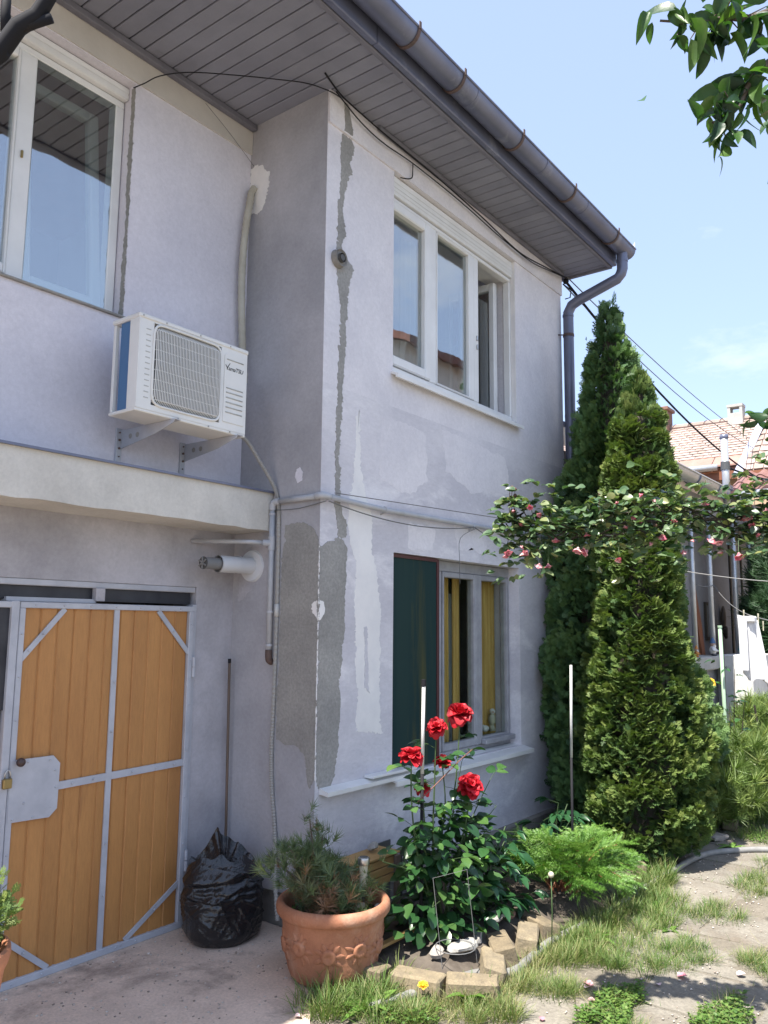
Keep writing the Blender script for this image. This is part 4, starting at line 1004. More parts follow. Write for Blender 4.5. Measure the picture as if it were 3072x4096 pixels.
# gas pipe along the corner and the front
gp = thing('gas_pipe', 'pale grey painted pipe running round the patched bay corner and along the front', 'pipe', (3.41, 3.4, 1.44))
mk('riser', MB().tube([(3.41, 3.402, 1.49), (3.41, 3.402, 2.335)], .0165, 12), 'pipe', gp, smooth=True)
mk('elbow', MB().tube(smooth_path([(3.41, 3.402, 2.32), (3.41, 3.40, 2.35), (3.412, 3.385, 2.367), (3.412, 3.35, 2.37)], 4), .020, 12), 'pipe', gp, smooth=True)
mk('side_run', MB().tube([(3.412, 3.36, 2.37), (3.412, 3.03, 2.375)], .0165, 12), 'pipe', gp, smooth=True)
mk('elbow', MB().tube(smooth_path([(3.412, 3.06, 2.375), (3.414, 3.03, 2.377), (3.43, 3.018, 2.378), (3.475, 3.018, 2.377)], 4), .0205, 12), 'pipe', gp, smooth=True)
mk('front_run', MB().tube([(3.47, 3.018, 2.377), (4.0, 3.018, 2.362), (5.2, 3.018, 2.375), (6.66, 3.018, 2.40)], .0165, 12), 'pipe', gp, smooth=True)
for xx in (4.0, 5.05): mk('pipe_clamp', MB().tube([(xx-.008, 3.018, 2.363), (xx+.008, 3.018, 2.363)], .0205, 12).tube([(xx, 3.02, 2.35), (xx, 3.05, 2.335)], .005, 6), 'pipe', gp)
mk('tee', MB().tube([(3.41, 3.402, 2.085), (3.41, 3.402, 2.165)], .0205, 12).tube([(3.41, 3.402, 2.125), (3.36, 3.43, 2.125)], .019, 12), 'pipe', gp)
mk('branch', MB().tube([(3.37, 3.425, 2.125), (3.30, 3.46, 2.128), (3.1, 3.745, 2.13)], .0125, 10), 'pipe', gp, smooth=True)
for zz in (1.72, 1.53, 2.29): mk('pipe_clamp', MB().tube([(3.41, 3.402, zz), (3.41, 3.402, zz+.012)], .0195, 12).tube([(3.41, 3.402, zz+.006), (3.437, 3.402, zz+.006)], .004, 6), 'bar', gp)
mk('rusty_end', MB().tube(smooth_path([(3.41, 3.402, 1.51), (3.41, 3.402, 1.47), (3.416, 3.402, 1.45), (3.437, 3.402, 1.44)], 4), .0195, 12), 'rust', gp, smooth=True)

# boiler flue out of the bay side
fl = thing('boiler_flue', 'white boiler flue pipe sticking out of the wall above the garage door', 'flue', (3.43, 3.584, 2.0))
mk('wall_rosette', MB().tube([(3.4355, 3.584, 2.0), (3.422, 3.584, 2.0)], [.098, .09], 28), 'flue', fl, auto=40)
mk('outer_pipe', MB().tube([(3.422, 3.584, 2.0), (3.2, 3.584, 1.997), (3.165, 3.584, 1.996)], .049, 24, False).tube([(3.33, 3.584, 2.0), (3.315, 3.584, 2.0)], .0515, 24, False).tube([(3.165, 3.584, 1.996), (3.24, 3.584, 1.996)], .044, 24, False), 'flue', fl, auto=40)
mk('inner_pipe', MB().tube([(3.24, 3.584, 1.996), (3.08, 3.584, 1.995), (3.06, 3.584, 1.995)], [.034, .034, .036], 20), 'flue_in', fl, auto=40)
fe = MB().tube([(3.0595, 3.584, 1.995), (3.056, 3.584, 1.995)], .036, 20)
ef = mk('end_cap', fe, 'ac_dark', fl)
for a in (0, 60, 120):
    s, c = math.sin(R(a))*.033, math.cos(R(a))*.033
    mk('vane', MB().tube([(3.05, 3.584-s, 1.995-c), (3.05, 3.584+s, 1.995+c)], .005, 6), 'flue_in', fl)
mk('plaster_patch', MB().prism(ragged([(3.69, 2.09), (3.45, 2.13), (3.5, 1.98), (3.56, 1.9), (3.6, 1.86), (3.655, 1.80), (3.7, 1.78)], .008, .02, 91), lambda u, v, d: (BX0-.0015-d, u, v), .0015), 'wall_garage', house)

# lamp socket left open on the bay corner
sk = thing('lamp_socket', 'round empty lamp socket on the bay corner beside the ragged cement strip', 'socket', (3.545, 3.05, 3.80))
mk('base_ring', MB().tube([(3.545, 3.049, 3.835), (3.545, 3.012, 3.835)], [.058, .052], 24, False).tube([(3.545, 3.012, 3.835), (3.545, 3.022, 3.835)], [.052, .042], 24, False).tube([(3.545, 3.022, 3.835), (3.545, 3.046, 3.835)], .042, 24), 'plinth', sk, auto=40)
mk('insert', MB().tube([(3.545, 3.046, 3.835), (3.545, 3.005, 3.835)], [.03, .028], 16, False).tube([(3.545, 3.005, 3.835), (3.545, 3.03, 3.835)], [.02, .02], 16), 'ac_dark', sk, auto=40)

# brown stick standing in the corner behind the bag
st = thing('stick', 'thin brown rod leaning in the inner corner behind the black bag', 'stick', (3.41, 3.70, 0))
mk('rod', MB().tube([(3.41, 3.70, 0.01), (3.386, 3.70, 1.43)], .008, 8), 'stick', st, smooth=True)
mk('cap', MB().tube([(3.386, 3.70, 1.425), (3.386, 3.70, 1.45)], .0095, 8), 'cable', st)

# cables under the eaves
def cable(pts, r, label, m='cable', k=8, name='cable'):
    return tag(mk(name, MB().tube(smooth_path(pts, k), r, 6), m, None, smooth=True), label, 'cable')
cable([(2.53, 3.72, 4.66), (2.56, 3.66, 4.68), (2.62, 3.6, 4.735), (2.75, 3.5, 4.79), (2.95, 3.35, 4.825), (3.15, 3.2, 4.85), (3.3, 3.1, 4.868), (3.42, 3.02, 4.85), (3.5, 3.0, 4.842)], .0035, 'thin black cable crossing below the soffit from the upper left window to the corner')
cable([(3.3, 2.96, 4.875), (3.45, 2.995, 4.868), (3.6, 3.01, 4.862), (4.0, 3.012, 4.845), (4.6, 3.012, 4.835), (5.2, 3.01, 4.80), (5.8, 3.005, 4.745), (6.3, 3.0, 4.79), (6.72, 2.99, 4.84)], .0055, 'upper dark cable of the bundle sagging along the top of the bay front')
cable([(3.45, 3.0, 4.858), (3.7, 3.012, 4.80), (3.95, 3.015, 4.78), (4.3, 3.015, 4.80), (4.9, 3.012, 4.79), (5.5, 3.008, 4.75), (6.0, 3.0, 4.735), (6.4, 3.0, 4.79), (6.72, 2.99, 4.835)], .0045, 'lower dark cable of the bundle sagging over the upper bay window')
cable([(4.28, 3.014, 4.80), (4.29, 3.022, 4.75), (4.285, 3.024, 4.70), (4.24, 3.03, 4.672), (4.2, 3.06, 4.672)], .004, 'short cable dropping from the eaves bundle into the upper bay window')
cable([(3.44, 3.68, 4.60), (3.2, 3.67, 4.72), (3.0, 3.66, 4.80)], .002, 'faint thin wire on the plaster above the air conditioner', 'wire')
# washing line wires along the front
cable(catenary((3.44, 2.99, 2.345), (5.06, 3.0, 2.36), .06, 14), .0035, 'grey wire sagging below the front pipe', 'wire', 2)
cable(catenary((5.06, 3.0, 2.355), (6.6, 3.0, 2.42), .12, 14), .0035, 'grey wire sagging from the front pipe towards the downpipe', 'wire', 2)
cable([(3.5, 3.0, 2.40), (4.5, 2.5, 2.33), (5.6, 2.2, 2.30)], .0025, 'taut thin line stretched from the pipe elbow to the climbing rose', 'wire', 2)
cable([(5.06, 2.995, 2.35), (4.84, 2.99, 2.26), (4.82, 2.985, 2.1), (4.815, 2.98, 1.94)], .002, 'thin cord hanging from the front pipe over the lower window', 'wire', 4)
cable([(3.41, 3.385, 2.32), (3.412, 3.2, 2.315), (3.43, 3.0, 2.345)], .003, 'short wire tied under the pipe on the bay side', 'wire', 4)

# ================================================================== THINGS ON THE GROUND BY THE WALL
# ---------------------------------------------------------------- rubbish bag
def make_bag():
    nu, nv = 160, 130
    cx, cy = 3.15, 3.43
    ax = Vector((0.745, -0.667, 0)); ay = Vector((0.667, 0.745, 0))
    rg = random.Random(12)
    creases = [(rg.uniform(0, 2*PI), rg.uniform(.03, .42), rg.uniform(-1.2, 1.2), rg.uniform(.05, .16), rg.uniform(.006, .013), rg.uniform(.003, .008)) for _ in range(130)]
    V = []
    for j in range(nv+1):
        t = j/nv
        for i in range(nu):
            a = 2*PI*i/nu
            c, s = math.cos(a), math.sin(a)
            ear = .15*math.exp(-((c+.22)/.52)**4) + .085*math.exp(-((c-.6)/.32)**4) + .012*math.sin(11*a)
            back = .62+.38*s
            H = .39 + ear*back + .012*math.sin(7*a)
            z = t*H
            q = z/.39
            if q < .14: prof = .80 + .2*math.sin(q/.14*PI/2)
            elif q < .66: prof = 1.0 + .02*math.sin((q-.14)/.52*PI)
            else: prof = max(.35, 1.0 - .17*((q-.66)/.34)**1.5)
            rx = .192*prof; ry = .18*prof
            if q > .8: ry *= max(.25, 1-.9*(q-.8))
            if q > 1: rx *= max(.4, 1-.35*(q-1))
            d = .012*math.sin(2*a+1) + .008*math.sin(3*a+4*q) + .007*math.sin(5*a-7*q+1)
            for (ca, cz, sl, ln, wd, am) in creases:
                du = ((a-ca+PI) % (2*PI)-PI)*.2; dz = z-cz
                al = du*math.cos(sl)+dz*math.sin(sl); ac_ = -du*math.sin(sl)+dz*math.cos(sl)
                if abs(al) < 2*ln and abs(ac_) < 3*wd:
                    d += am*math.exp(-(al/ln)**2)*(1-min(1, abs(ac_)/wd)*1.0 if abs(ac_) < wd else 0)
            band = math.exp(-((z-.245)/.042)**2)*max(0, -s+.35)
            d += .0035*band*math.sin(165*z + 1.2*math.sin(3*a) + .8*math.sin(8*a))
            d -= .016*math.exp(-((z-.30-.02*c)/.016)**2)*(.6-.4*s)
            d += .010*math.exp(-((z-.335-.02*c)/.022)**2)
            k = 1 + d/.2
            ov = max(0, q-1)
            p = Vector((cx, cy, .013+z)) + ax*(rx*c*k - .014*q) + ay*(ry*s*k + .02*q - .06*ov + .012*ov*math.sin(30*c))
            V.append(p)
    F = []
    for j in range(nv):
        for i in range(nu):
            F.append((j*nu+i, j*nu+(i+1) % nu, (j+1)*nu+(i+1) % nu, (j+1)*nu+i))
    V.append(Vector((cx, cy, .013))); b = len(V)-1
    for i in range(nu): F.append((i, b, (i+1) % nu))
    V.append(Vector((cx, cy, .33))); tcc = len(V)-1
    for i in range(nu): F.append((nv*nu+i, nv*nu+(i+1) % nu, tcc))
    mb = MB().add(V, F)
    return tag(mk('rubbish_bag', mb, 'bag', None, auto=60), 'full black plastic rubbish bag standing in the corner by the garage door', 'bag')
make_bag()

# ---------------------------------------------------------------- big terracotta pot
PX, PY = 3.17, 2.68
pot = thing('terracotta_pot', 'large terracotta pot with embossed sunflowers and thick rolled rim', 'pot', (PX, PY, 0.01))
PH = 0.35
def pot_r(z): return .207 + (.245-.207)*min(1, z/.27)
prof = [(0, .012), (.19, .012), (.2, .018), (.207, .035)] + [(pot_r(z), z) for z in (.06, .1, .15, .2, .25, .275)] + [(.248, .285), (.262, .29), (.271, .302), (.274, .318), (.272, .335), (.262, .348), (.25, .352), (.24, .348), (.233, .335), (.23, .31), (.226, .25)]
mk('body', MB().lathe(prof, PX, PY, 72, 0.01), 'terracotta', pot, auto=45)
so = MB(); n = 40
V = [(PX, PY, .305)]; F = []
for r in (.07, .14, .19, .232):
    for k in range(n):
        a = 2*PI*k/n; V.append((PX+r*math.cos(a), PY+r*math.sin(a), .29+random.uniform(-.008, .012)))
for k in range(n): F.append((0, 1+k, 1+(k+1) % n))
for q in range(3):
    for k in range(n):
        F.append((1+q*n+k, 1+(q+1)*n+k, 1+(q+1)*n+(k+1) % n, 1+q*n+(k+1) % n))
mk('soil', so.add(V, F), 'soil', pot, smooth=True)
# sunflower reliefs: seed disc, ring of petals, leaves
def on_pot(a, u, v, h):
    z = v; r = pot_r(z) + h
    aa = a + u/r
    return (PX + r*math.cos(aa), PY + r*math.sin(aa), .01+z)
for q in range(10):
    a0 = math.atan2(-.6, -.79) + (q-2.2)*2*PI/10 + .1
    zc = .17 + (.012 if q % 2 else -.008)
    fm = MB(); V = []; F = []
    rings = [(0, .009), (.012, .0125), (.024, .0165), (.032, .0145), (.037, .003)]
    m2 = 22
    for (rr, hh) in rings:
        for k in range(m2):
            an = 2*PI*k/m2
            V.append(on_pot(a0, rr*math.cos(an), zc+rr*math.sin(an), hh + (.0012 if k % 2 else -.0005)*(rr > 0) - .0004))
    for i in range(len(rings)-1):
        for k in range(m2): F.append((i*m2+k, i*m2+(k+1) % m2, (i+1)*m2+(k+1) % m2, (i+1)*m2+k))
    fo = mk('sunflower_relief', fm.add(V, F), 'terracotta', pot, smooth=True)
    for k in range(9):
        an = 2*PI*k/9 + random.uniform(-.15, .15)
        L = random.uniform(.034, .046); wd = .0125
        pm = MB(); V = []; F = []
        for i in range(6):
            t = i/5; w_ = wd*math.sin(PI*min(.98, .15+.85*t))**.8
            for sgn, hh in ((-1, .0004), (-.5, .0085), (0, .0055), (.5, .0085), (1, .0004)):
                u = (.033+L*t)*math.cos(an) - sgn*w_*math.sin(an); v = (.033+L*t)*math.sin(an) + sgn*w_*math.cos(an)
                V.append(on_pot(a0, u, zc+v, hh*(1-.4*t) - .0003))
        for i in range(5):
            for s_ in range(4): F.append((i*5+s_, i*5+s_+1, (i+1)*5+s_+1, (i+1)*5+s_))
        mk('petal', pm.add(V, F), 'terracotta', fo, smooth=True)

def rock(name, c, r, m, label, cat='stone', sq=(1, .8, .6), seed=0, group=None, parent=None):
    rg = random.Random(seed); mb = MB(); mb.ball(c, r, 12, 8, sq)
    dirs = [(Vector((rg.gauss(0, 1), rg.gauss(0, 1), rg.gauss(0, 1))).normalized(), rg.uniform(.45, .85)) for _ in range(9)]
    out = []
    for p in mb.v:
        d = (Vector(p)-Vector(c)); d = Vector((d.x/sq[0], d.y/sq[1], d.z/sq[2]))
        for nv, k in dirs:
            e = d.dot(nv) - k*r
            if e > 0: d -= nv*e
        d *= 1+rg.uniform(-.03, .03)
        out.append((c[0]+d.x*sq[0], c[1]+d.y*sq[1], c[2]+d.z*sq[2]))
    mb.v = out
    o = mk(name, mb, m, parent, auto=35)
    if not parent: tag(o, label, cat, group)
    return o
rock('stone', (3.27, 2.60, .31), .036, 'stone_w', 'white stone on the soil under the pine twigs in the big pot', seed=1)
rock('stone', (3.33, 2.535, .305), .024, 'stone_w', 'small pale stone at the right inner edge of the big pot', seed=2)
rock('stone', (3.28, 2.52, .297), .03, 'stone', 'flat grey stone at the front inner edge of the big pot', seed=3, sq=(1.3, 1, .35))

# ---------------------------------------------------------------- solar lamp in the pot
LX, LY = 3.30, 2.60
sl_ = thing('solar_lamp', 'small steel topped solar garden lamp stuck in the big terracotta pot', 'lamp', (LX, LY, .29))
mk('tube', MB().tube([(LX, LY, .385), (LX, LY, .495)], .0215, 20), 'lamp_tube', sl_, auto=40)
mk('cap', MB().lathe([(0, .53), (.022, .53), (.0275, .527), (.029, .522), (.029, .497), (.027, .494), (0, .494)], LX, LY, 24), 'steel', sl_, auto=40)
mk('solar_cell', MB().lathe([(0, .5312), (.02, .5312), (.02, .529)], LX, LY, 16), 'plastic_d', sl_)
mk('stake', MB().tube([(LX, LY, .28), (LX, LY, .385)], .006, 8), 'plastic_d', sl_)

# ---------------------------------------------------------------- wooden box, slotted crate and posts behind the pot
wb = thing('wooden_box', 'small box of pale pine planks behind the big pot at the wall foot', 'box', (3.72, 2.86, .03))
for k in range(3): mk('plank', MB().box(3.50, 3.86, 2.80, 2.815, .265+k*.045, .305+k*.045, .003), 'pinewood', wb)
mk('top_plank', MB().box(3.49, 3.87, 2.79, 2.95, .402, .416, .003), 'pinewood', wb)
mk('leg', MB().box(3.815, 3.855, 2.775, 2.798, .02, .40, .003), 'oldwood', wb)
mk('leg', MB().box(3.50, 3.54, 2.775, 2.798, .02, .40, .003), 'oldwood', wb)
mk('back_board', MB().box(3.50, 3.86, 2.93, 2.945, .03, .40, .003), 'oldwood', wb)
cr = thing('plastic_crate', 'dark grey slotted plastic crate beside the wooden box behind the rose', 'crate', (3.97, 2.82, .1))
for zz in range(9): mk('slat', MB().box(3.885, 4.0, 2.79, 2.80, .13+zz*.031, .148+zz*.031, .002), 'plastic_d', cr)
mk('frame', MB().box(3.875, 3.885, 2.785, 2.80, .1, .43, .002).box(4.0, 4.01, 2.785, 2.80, .1, .43, .002).box(3.876, 4.009, 2.786, 2.799, .405, .428, .002), 'plastic_d', cr)
mk('side', MB().box(3.876, 4.009, 2.96, 2.97, .1, .42, .002), 'plastic_d', cr)
rock('stone', (3.74, 2.88, .445), .045, 'stone_w', 'white stone lying on top of the wooden box', seed=4)
tag(mk('plank', MB().box(3.3, 3.62, 2.5, 2.54, .118, .134, .004), 'pinewood', None), 'short loose wooden lath lying on the bricks beside the big pot', 'plank')

# brick edging of the bed
brm = []
for k in range(4):
    b_ = MB().box(-.118, .118, -.055, .055, 0, .105, .01)
    rg = random.Random(70+k); b_.v = [(p[0]+rg.uniform(-.004, .004), p[1]+rg.uniform(-.004, .004), p[2]+rg.uniform(-.004, .004)) for p in b_.v]
    brm.append(bm('edging_brick', b_, 'brick_y'))
BR = [((3.185, 2.50, -.002), 100, 0, 'shaded ochre brick nearest the big pot in the bed edging'),
      ((3.252, 2.245, -.004), 104, 2, 'second ochre brick of the bed edging from the big pot'),
      ((3.375, 2.03, -.006), 118, -2, 'third ochre brick of the bed edging at its corner'),
      ((3.60, 2.075, .0), 32, 14, 'tilted ochre brick just past the corner of the bed edging'),
      ((3.80, 2.10, .02), 40, -16, 'ochre brick lying across the others beside the grey slate stone'),
      ((4.02, 2.10, .004), 25, 8, 'spotted ochre brick beside the end of the grey hose'),
      ((4.22, 2.13, .0), 60, 10, 'last ochre brick of the edging under the spruce shrub'),
      ((5.66, 2.13, .0), 35, 0, 'pale ochre block in the grass left of the thuja foot'),
      ((7.4, 1.96, .01), 10, 6, 'ochre block at the far edge of the path below the pine shrub')]
for k, (p, rz, ry, lb) in enumerate(BR):
    o = inst('edging_brick', brm[k % 4], None, Matrix.Translation(p) @ Matrix.Rotation(R(rz), 4, 'Z') @ Matrix.Rotation(R(ry), 4, 'X'))
    tag(o, lb, 'brick', 'bricks edging the flower bed')
rock('stone', (3.98, 2.24, .15), .085, 'stone', 'flat blue grey slate stone behind the edging bricks', sq=(1.2, .7, .42), seed=6)
rock('stone', (3.46, 2.28, .12), .05, 'stone', 'grey stone inside the wire frame under the rose', seed=7)
rock('stone', (3.60, 2.22, .12), .085, 'stone_w', 'lumpy whitish stone between the bricks and the slate stone', sq=(1.3, .8, .5), seed=8)
rock('stone', (3.76, 2.23, .11), .05, 'stone', 'rounded brownish stone right of the lumpy whitish stone', seed=9)
rock('stone', (3.66, 2.36, .11), .045, 'stone', 'small dark stone at the rose stem foot', seed=10)
rock('stone', (4.1, 2.24, .13), .045, 'brick_red', 'reddish stone beside the slate stone under the peony', seed=11)
rock('stone', (5.62, 2.40, .12), .16, 'stone_w', 'big pale boulder behind the spruce shrub', sq=(1, .8, .7), seed=12)
rock('stone', (5.42, 2.35, .1), .09, 'stone', 'grey stone left of the big pale boulder', seed=13)
rock('stone', (5.86, 2.1, .07), .08, 'stone', 'rough stone half hidden at the thuja foot', seed=14)
rock('stone', (6.98, 1.93, .03), .09, 'stone', 'flat pale stone on the path edge below the pine shrub', sq=(1.6, .9, .35), seed=15)

# wire frame in the bed
tag(mk('wire_frame', MB().tube([(3.42, 2.22, .06), (3.40, 2.26, .47), (3.56, 2.17, .49), (3.60, 2.14, .06)], .0015, 6).tube([(3.41+.09+.095*math.cos(a), 2.2+.095*math.sin(a), .15) for a in [2*PI*k/18 for k in range(18)]], .0022, 6, closed=True), 'wire', None), 'thin bent wire plant support in front of the rose stem', 'wire frame')

# garden hose on the ground
hs = [(2.98, 2.3, .028), (3.2, 2.235, .03), (3.4, 2.17, .03), (3.562, 2.12, .03), (3.68, 2.0, .03), (3.9, 2.005, .03), (4.15, 2.02, .03), (4.6, 1.97, .028), (5.0, 1.95, .028), (5.41, 1.94, .03), (5.834, 1.92, .032), (6.2, 1.9, .032), (6.45, 1.84, .03), (6.65, 1.7, .03), (6.8, 1.54, .03), (7.0, 1.2, .03), (7.1, .8, .03)]
tag(mk('garden_hose', MB().tube(smooth_path(hs, 8), .021, 12), 'hose', None, smooth=True), 'grey hose lying along the bricks and curving across the path', 'hose')

# poles in the bed
pw = thing('white_pole', 'white rod with black cap standing behind the rose', 'pole', (3.66, 2.46, .05))
mk('rod', MB().tube([(3.60, 2.46, .9), (3.612, 2.46, 1.345)], .0095, 12), 'white_paint', pw, smooth=True)
mk('lower_rod', MB().tube([(3.59, 2.46, .05), (3.60, 2.46, .9)], .009, 12), 'cable', pw, smooth=True)
mk('cap', MB().tube([(3.612, 2.46, 1.34), (3.612, 2.46, 1.375)], [.012, .013], 12), 'cable', pw)
pw = thing('white_pole', 'slim pole, white above and dark below, in front of the thujas', 'pole', (5.02, 2.27, .05))
mk('rod', MB().tube([(5.02, 2.28, .83), (5.045, 2.28, 1.41)], .0085, 12), 'white_paint', pw, smooth=True)
mk('lower_rod', MB().tube([(5.01, 2.28, .05), (5.02, 2.28, .83)], .008, 12), 'cable', pw, smooth=True)

# second pot with a small evergreen at the left edge of the picture
p2 = thing('terracotta_pot', 'terracotta pot with round evergreen at the left edge of the picture', 'pot', (1.22, 2.5, .3))
mk('body', MB().lathe([(0, .32), (.13, .32), (.14, .34), (.185, .66), (.195, .68), (.2, .70), (.198, .72), (.188, .725), (.178, .715), (.17, .66)], 1.21, 2.5, 36), 'terracotta', p2, auto=45)
mk('soil', MB().lathe([(0, .69), (.172, .68)], 1.21, 2.5, 24), 'soil', p2)
stand = thing('plant_stand', 'low dark stand carrying the pot at the left edge', 'stand', (1.21, 2.5, .0))
mk('top', MB().box(1.05, 1.37, 2.34, 2.66, .29, .32, .004), 'oldwood', stand)
for dx in (-.14, .14):
    for dy in (-.14, .14): mk('leg', MB().box(1.21+dx-.015, 1.21+dx+.015, 2.5+dy-.015, 2.5+dy+.015, .0, .29), 'oldwood', stand)

# small things in the lower window
mkk = thing('face_mask', 'light blue face mask hanging in the lower bay window', 'mask', (4.92, 3.2, 1.28))
V = []; 
for i in range(7):
    for j in range(9):
        u = i/6-.5; v = j/8-.5
        V.append((4.915+u*.085*(1-.5*abs(v)*2), 3.2 + .02*u*math.sin(3*v), 1.36+v*.2+.02*u))
mk('cloth', MB().add(V, [(i*9+j, (i+1)*9+j, (i+1)*9+j+1, i*9+j+1) for i in range(6) for j in range(8)]), 'mask', mkk, smooth=True)
mk('ear_loop', MB().tube([(4.90, 3.2, 1.45), (4.905, 3.2, 1.52), (4.915, 3.2, 1.54), (4.925, 3.2, 1.52), (4.93, 3.2, 1.45)], .004, 6), 'mask', mkk)
bf = thing('window_figurine', 'small bird figurine on the inner sill of the lower bay window', 'figurine', (5.66, 3.22, .86))
mk('body', MB().ball((5.66, 3.22, .945), .038, 12, 8, (.8, .8, 1.3)).tube([(5.66, 3.22, .86), (5.66, 3.22, .91)], [.03, .015], 10), 'lamp_tube', bf, smooth=True)
mk('head', MB().ball((5.66, 3.215, 1.005), .022, 10, 8), 'fig_white', bf, smooth=True)
mk('beak', MB().tube([(5.645, 3.20, 1.003), (5.625, 3.19, 1.0)], [.006, .001], 6), 'fig_orange', bf)
tag(mk('shell', MB().ball((5.56, 3.22, .885), .03, 12, 8, (1.3, .8, .8)).ball((5.53, 3.22, .9), .016, 8, 6), 'fig_white', None, smooth=True), 'small white shell beside the bird figurine in the window', 'shell')
# ================================================================== PLANTS
def mnp(m4): return np.array(m4)
def rdir(rg): 
    v = rg.normal(size=3); return v/np.linalg.norm(v)

# ---- leaf meshes shared by alike leaves
def leaf_meshes(name, m, specs):
    out = []
    for (w, fold, curl) in specs:
        v, f = leaf_base(w, fold, curl)
        me = bpy.data.meshes.new(name); me.from_pydata(v, [], f); me.update()
        me.polygons.foreach_set('use_smooth', [True]*len(me.polygons)); me.materials.append(M[m]); out.append(me)
    return out
ROSE_L = leaf_meshes('leaf', 'leaf_rose', [(.34, .2, .12), (.37, .12, .2), (.32, .3, .05), (.36, .22, .28)])
YOUNG_L = leaf_meshes('leaf', 'leaf_young', [(.3, .3, .1), (.33, .2, .2)])
PEON_L = leaf_meshes('leaf', 'leaf_peony', [(.2, .2, .25), (.22, .3, .15), (.19, .15, .4)])
CLIMB_L = leaf_meshes('leaf', 'leaf_climb', [(.38, .2, .15), (.36, .1, .25), (.4, .28, .1)])
FRUIT_L = leaf_meshes('leaf', 'leaf_fruit', [(.24, .3, .3), (.26, .2, .5), (.21, .45, .15), (.28, .35, .4), (.23, .1, .65), (.2, .5, .45)])
WEED_L = leaf_meshes('leaf', 'weed', [(.17, .12, .5), (.2, .1, .3), (.15, .2, .7)])

def place_leaf(meshes, parent, p, d, up, L, rg):
    T = frame(p, d, up, (L, L, L))
    return inst('leaf', meshes[rg.integers(len(meshes))], parent, Matrix(T.tolist()))

def compound(parent, meshes, p, d, L, n, rg, up=(0, 0, 1), stemmb=None):
    """rose leaf: a terminal leaflet and pairs along the rachis; returns leaflets"""
    d = np.asarray(d, float); d /= np.linalg.norm(d)
    side = np.cross(d, up); side /= (np.linalg.norm(side)+1e-9)
    upn = np.cross(side, d)
    p = np.asarray(p, float)
    end = p + d*L*1.0
    if stemmb is not None: stemmb.tube([p, (p+end)/2 + upn*.004, end], .0013, 4, False)
    k = 0
    for t in ((.55, .95) if n >= 5 else (.75,)):
        q = p + d*L*t
        for s in (-1, 1):
            dd = d*.45 + side*s*.9 - np.array([0, 0, .15]) + rg.normal(size=3)*.12
            place_leaf(meshes, parent, q, dd, upn + rg.normal(size=3)*.3, L*rg.uniform(.62, .8), rg); k += 1
    place_leaf(meshes, parent, end, d - np.array([0, 0, .2]) + rg.normal(size=3)*.1, upn + rg.normal(size=3)*.25, L*rg.uniform(.8, .98), rg)
    return k+1

# ---------------------------------------------------------------- red rose bush
rg = np.random.default_rng(21)
rose = thing('rose_bush', 'rose bush with big red flowers in front of the lower bay window', 'rose bush', (3.78, 2.45, .09))
FL = [((3.954, 2.45, 1.181), .075), ((3.67, 2.42, 1.135), .054), ((3.416, 2.40, 1.02), .062), ((3.858, 2.33, .822), .07), ((3.853, 2.50, .925), .05), ((3.661, 2.50, .815), .042)]
base = np.array([3.78, 2.46, .08])
mids = [(3.86, 2.47, .55), (3.7, 2.46, .55), (3.55, 2.45, .5), (3.84, 2.4, .45), (3.84, 2.5, .5), (3.7, 2.5, .45)]
canes = []
for (fp, fr_), md in zip(FL, mids):
    top = np.array(fp) - np.array([0, 0, fr_*.5])
    P = smooth_path([base + rg.normal(size=3)*[.02, .02, 0], np.array(md)*.5+base*.5, md, (np.array(md)+top)/2 + rg.normal(size=3)*.012, top], 5)
    canes.append([np.array(q) for q in P])
    mk('stem', MB().tube(P, [.0075 - .0045*i/(len(P)-1) for i in range(len(P))], 6, False), 'stem_g', rose, smooth=True)
extra = [(3.32, 2.5, .52), (4.35, 2.45, .62), (4.2, 2.4, .8), (3.5, 2.33, .3), (4.0, 2.3, .45), (3.42, 2.4, .68), (3.62, 2.3, .5), (4.05, 2.5, .9), (3.75, 2.28, .35), (4.25, 2.5, .45), (3.9, 2.25, .6)]
for e in extra:
    P = smooth_path([base + rg.normal(size=3)*[.02, .02, 0], base*.55+np.array(e)*.45+[0, 0, .12], e], 5)
    canes.append([np.array(q) for q in P])
    mk('stem', MB().tube(P, [.006 - .004*i/(len(P)-1) for i in range(len(P))], 6, False), 'stem_g', rose, smooth=True)
mk('trunk', MB().tube([(3.8, 2.47, .03), (3.79, 2.46, .15), (3.78, 2.46, .28), (3.8, 2.46, .42)], [.024, .02, .018, .012], 8), 'bark', rose, smooth=True)
stm = MB(); nl = 0
for ci, c in enumerate(canes):
    n = len(c); flower = ci < 6
    cnt = 9 if flower else 3
    for k in range(cnt):
        t = .42 + .58*k/cnt + rg.uniform(-.02, .02) if flower else .55 + .45*k/(cnt-1)
        i = min(n-1, int(t*(n-1)))
        p = c[i]
        a = rg.uniform(0, 2*PI)
        d = np.array([math.cos(a), math.sin(a)-.25, rg.uniform(-.1, .45)])
        nl += compound(rose, ROSE_L, p, d, rg.uniform(.07, .105), 3 if rg.random() < .75 else 5, rg, stemmb=stm)
fm = []; fv = []
RB = [leaf_base(.34, .2, .12), leaf_base(.37, .12, .2)]
for k in range(420):
    t = rg.random(); a = rg.uniform(0, 2*PI); z = .14 + .5*rg.random()**1.3
    rr = .34*math.sqrt(rg.random())*(1.15-.55*(z-.14)/.5)
    p = (3.82+rr*1.25*math.cos(a), 2.44+rr*.6*math.sin(a), z)
    dd = np.array([math.cos(a), math.sin(a)-.3, rg.uniform(-.9, .3)])
    L = rg.uniform(.055, .09)
    fm.append((int(rg.integers(2)), frame(p, dd, (rg.normal()*.4, rg.normal()*.4-.2, 1), (L, L, L)))); fv.append(rg.random())
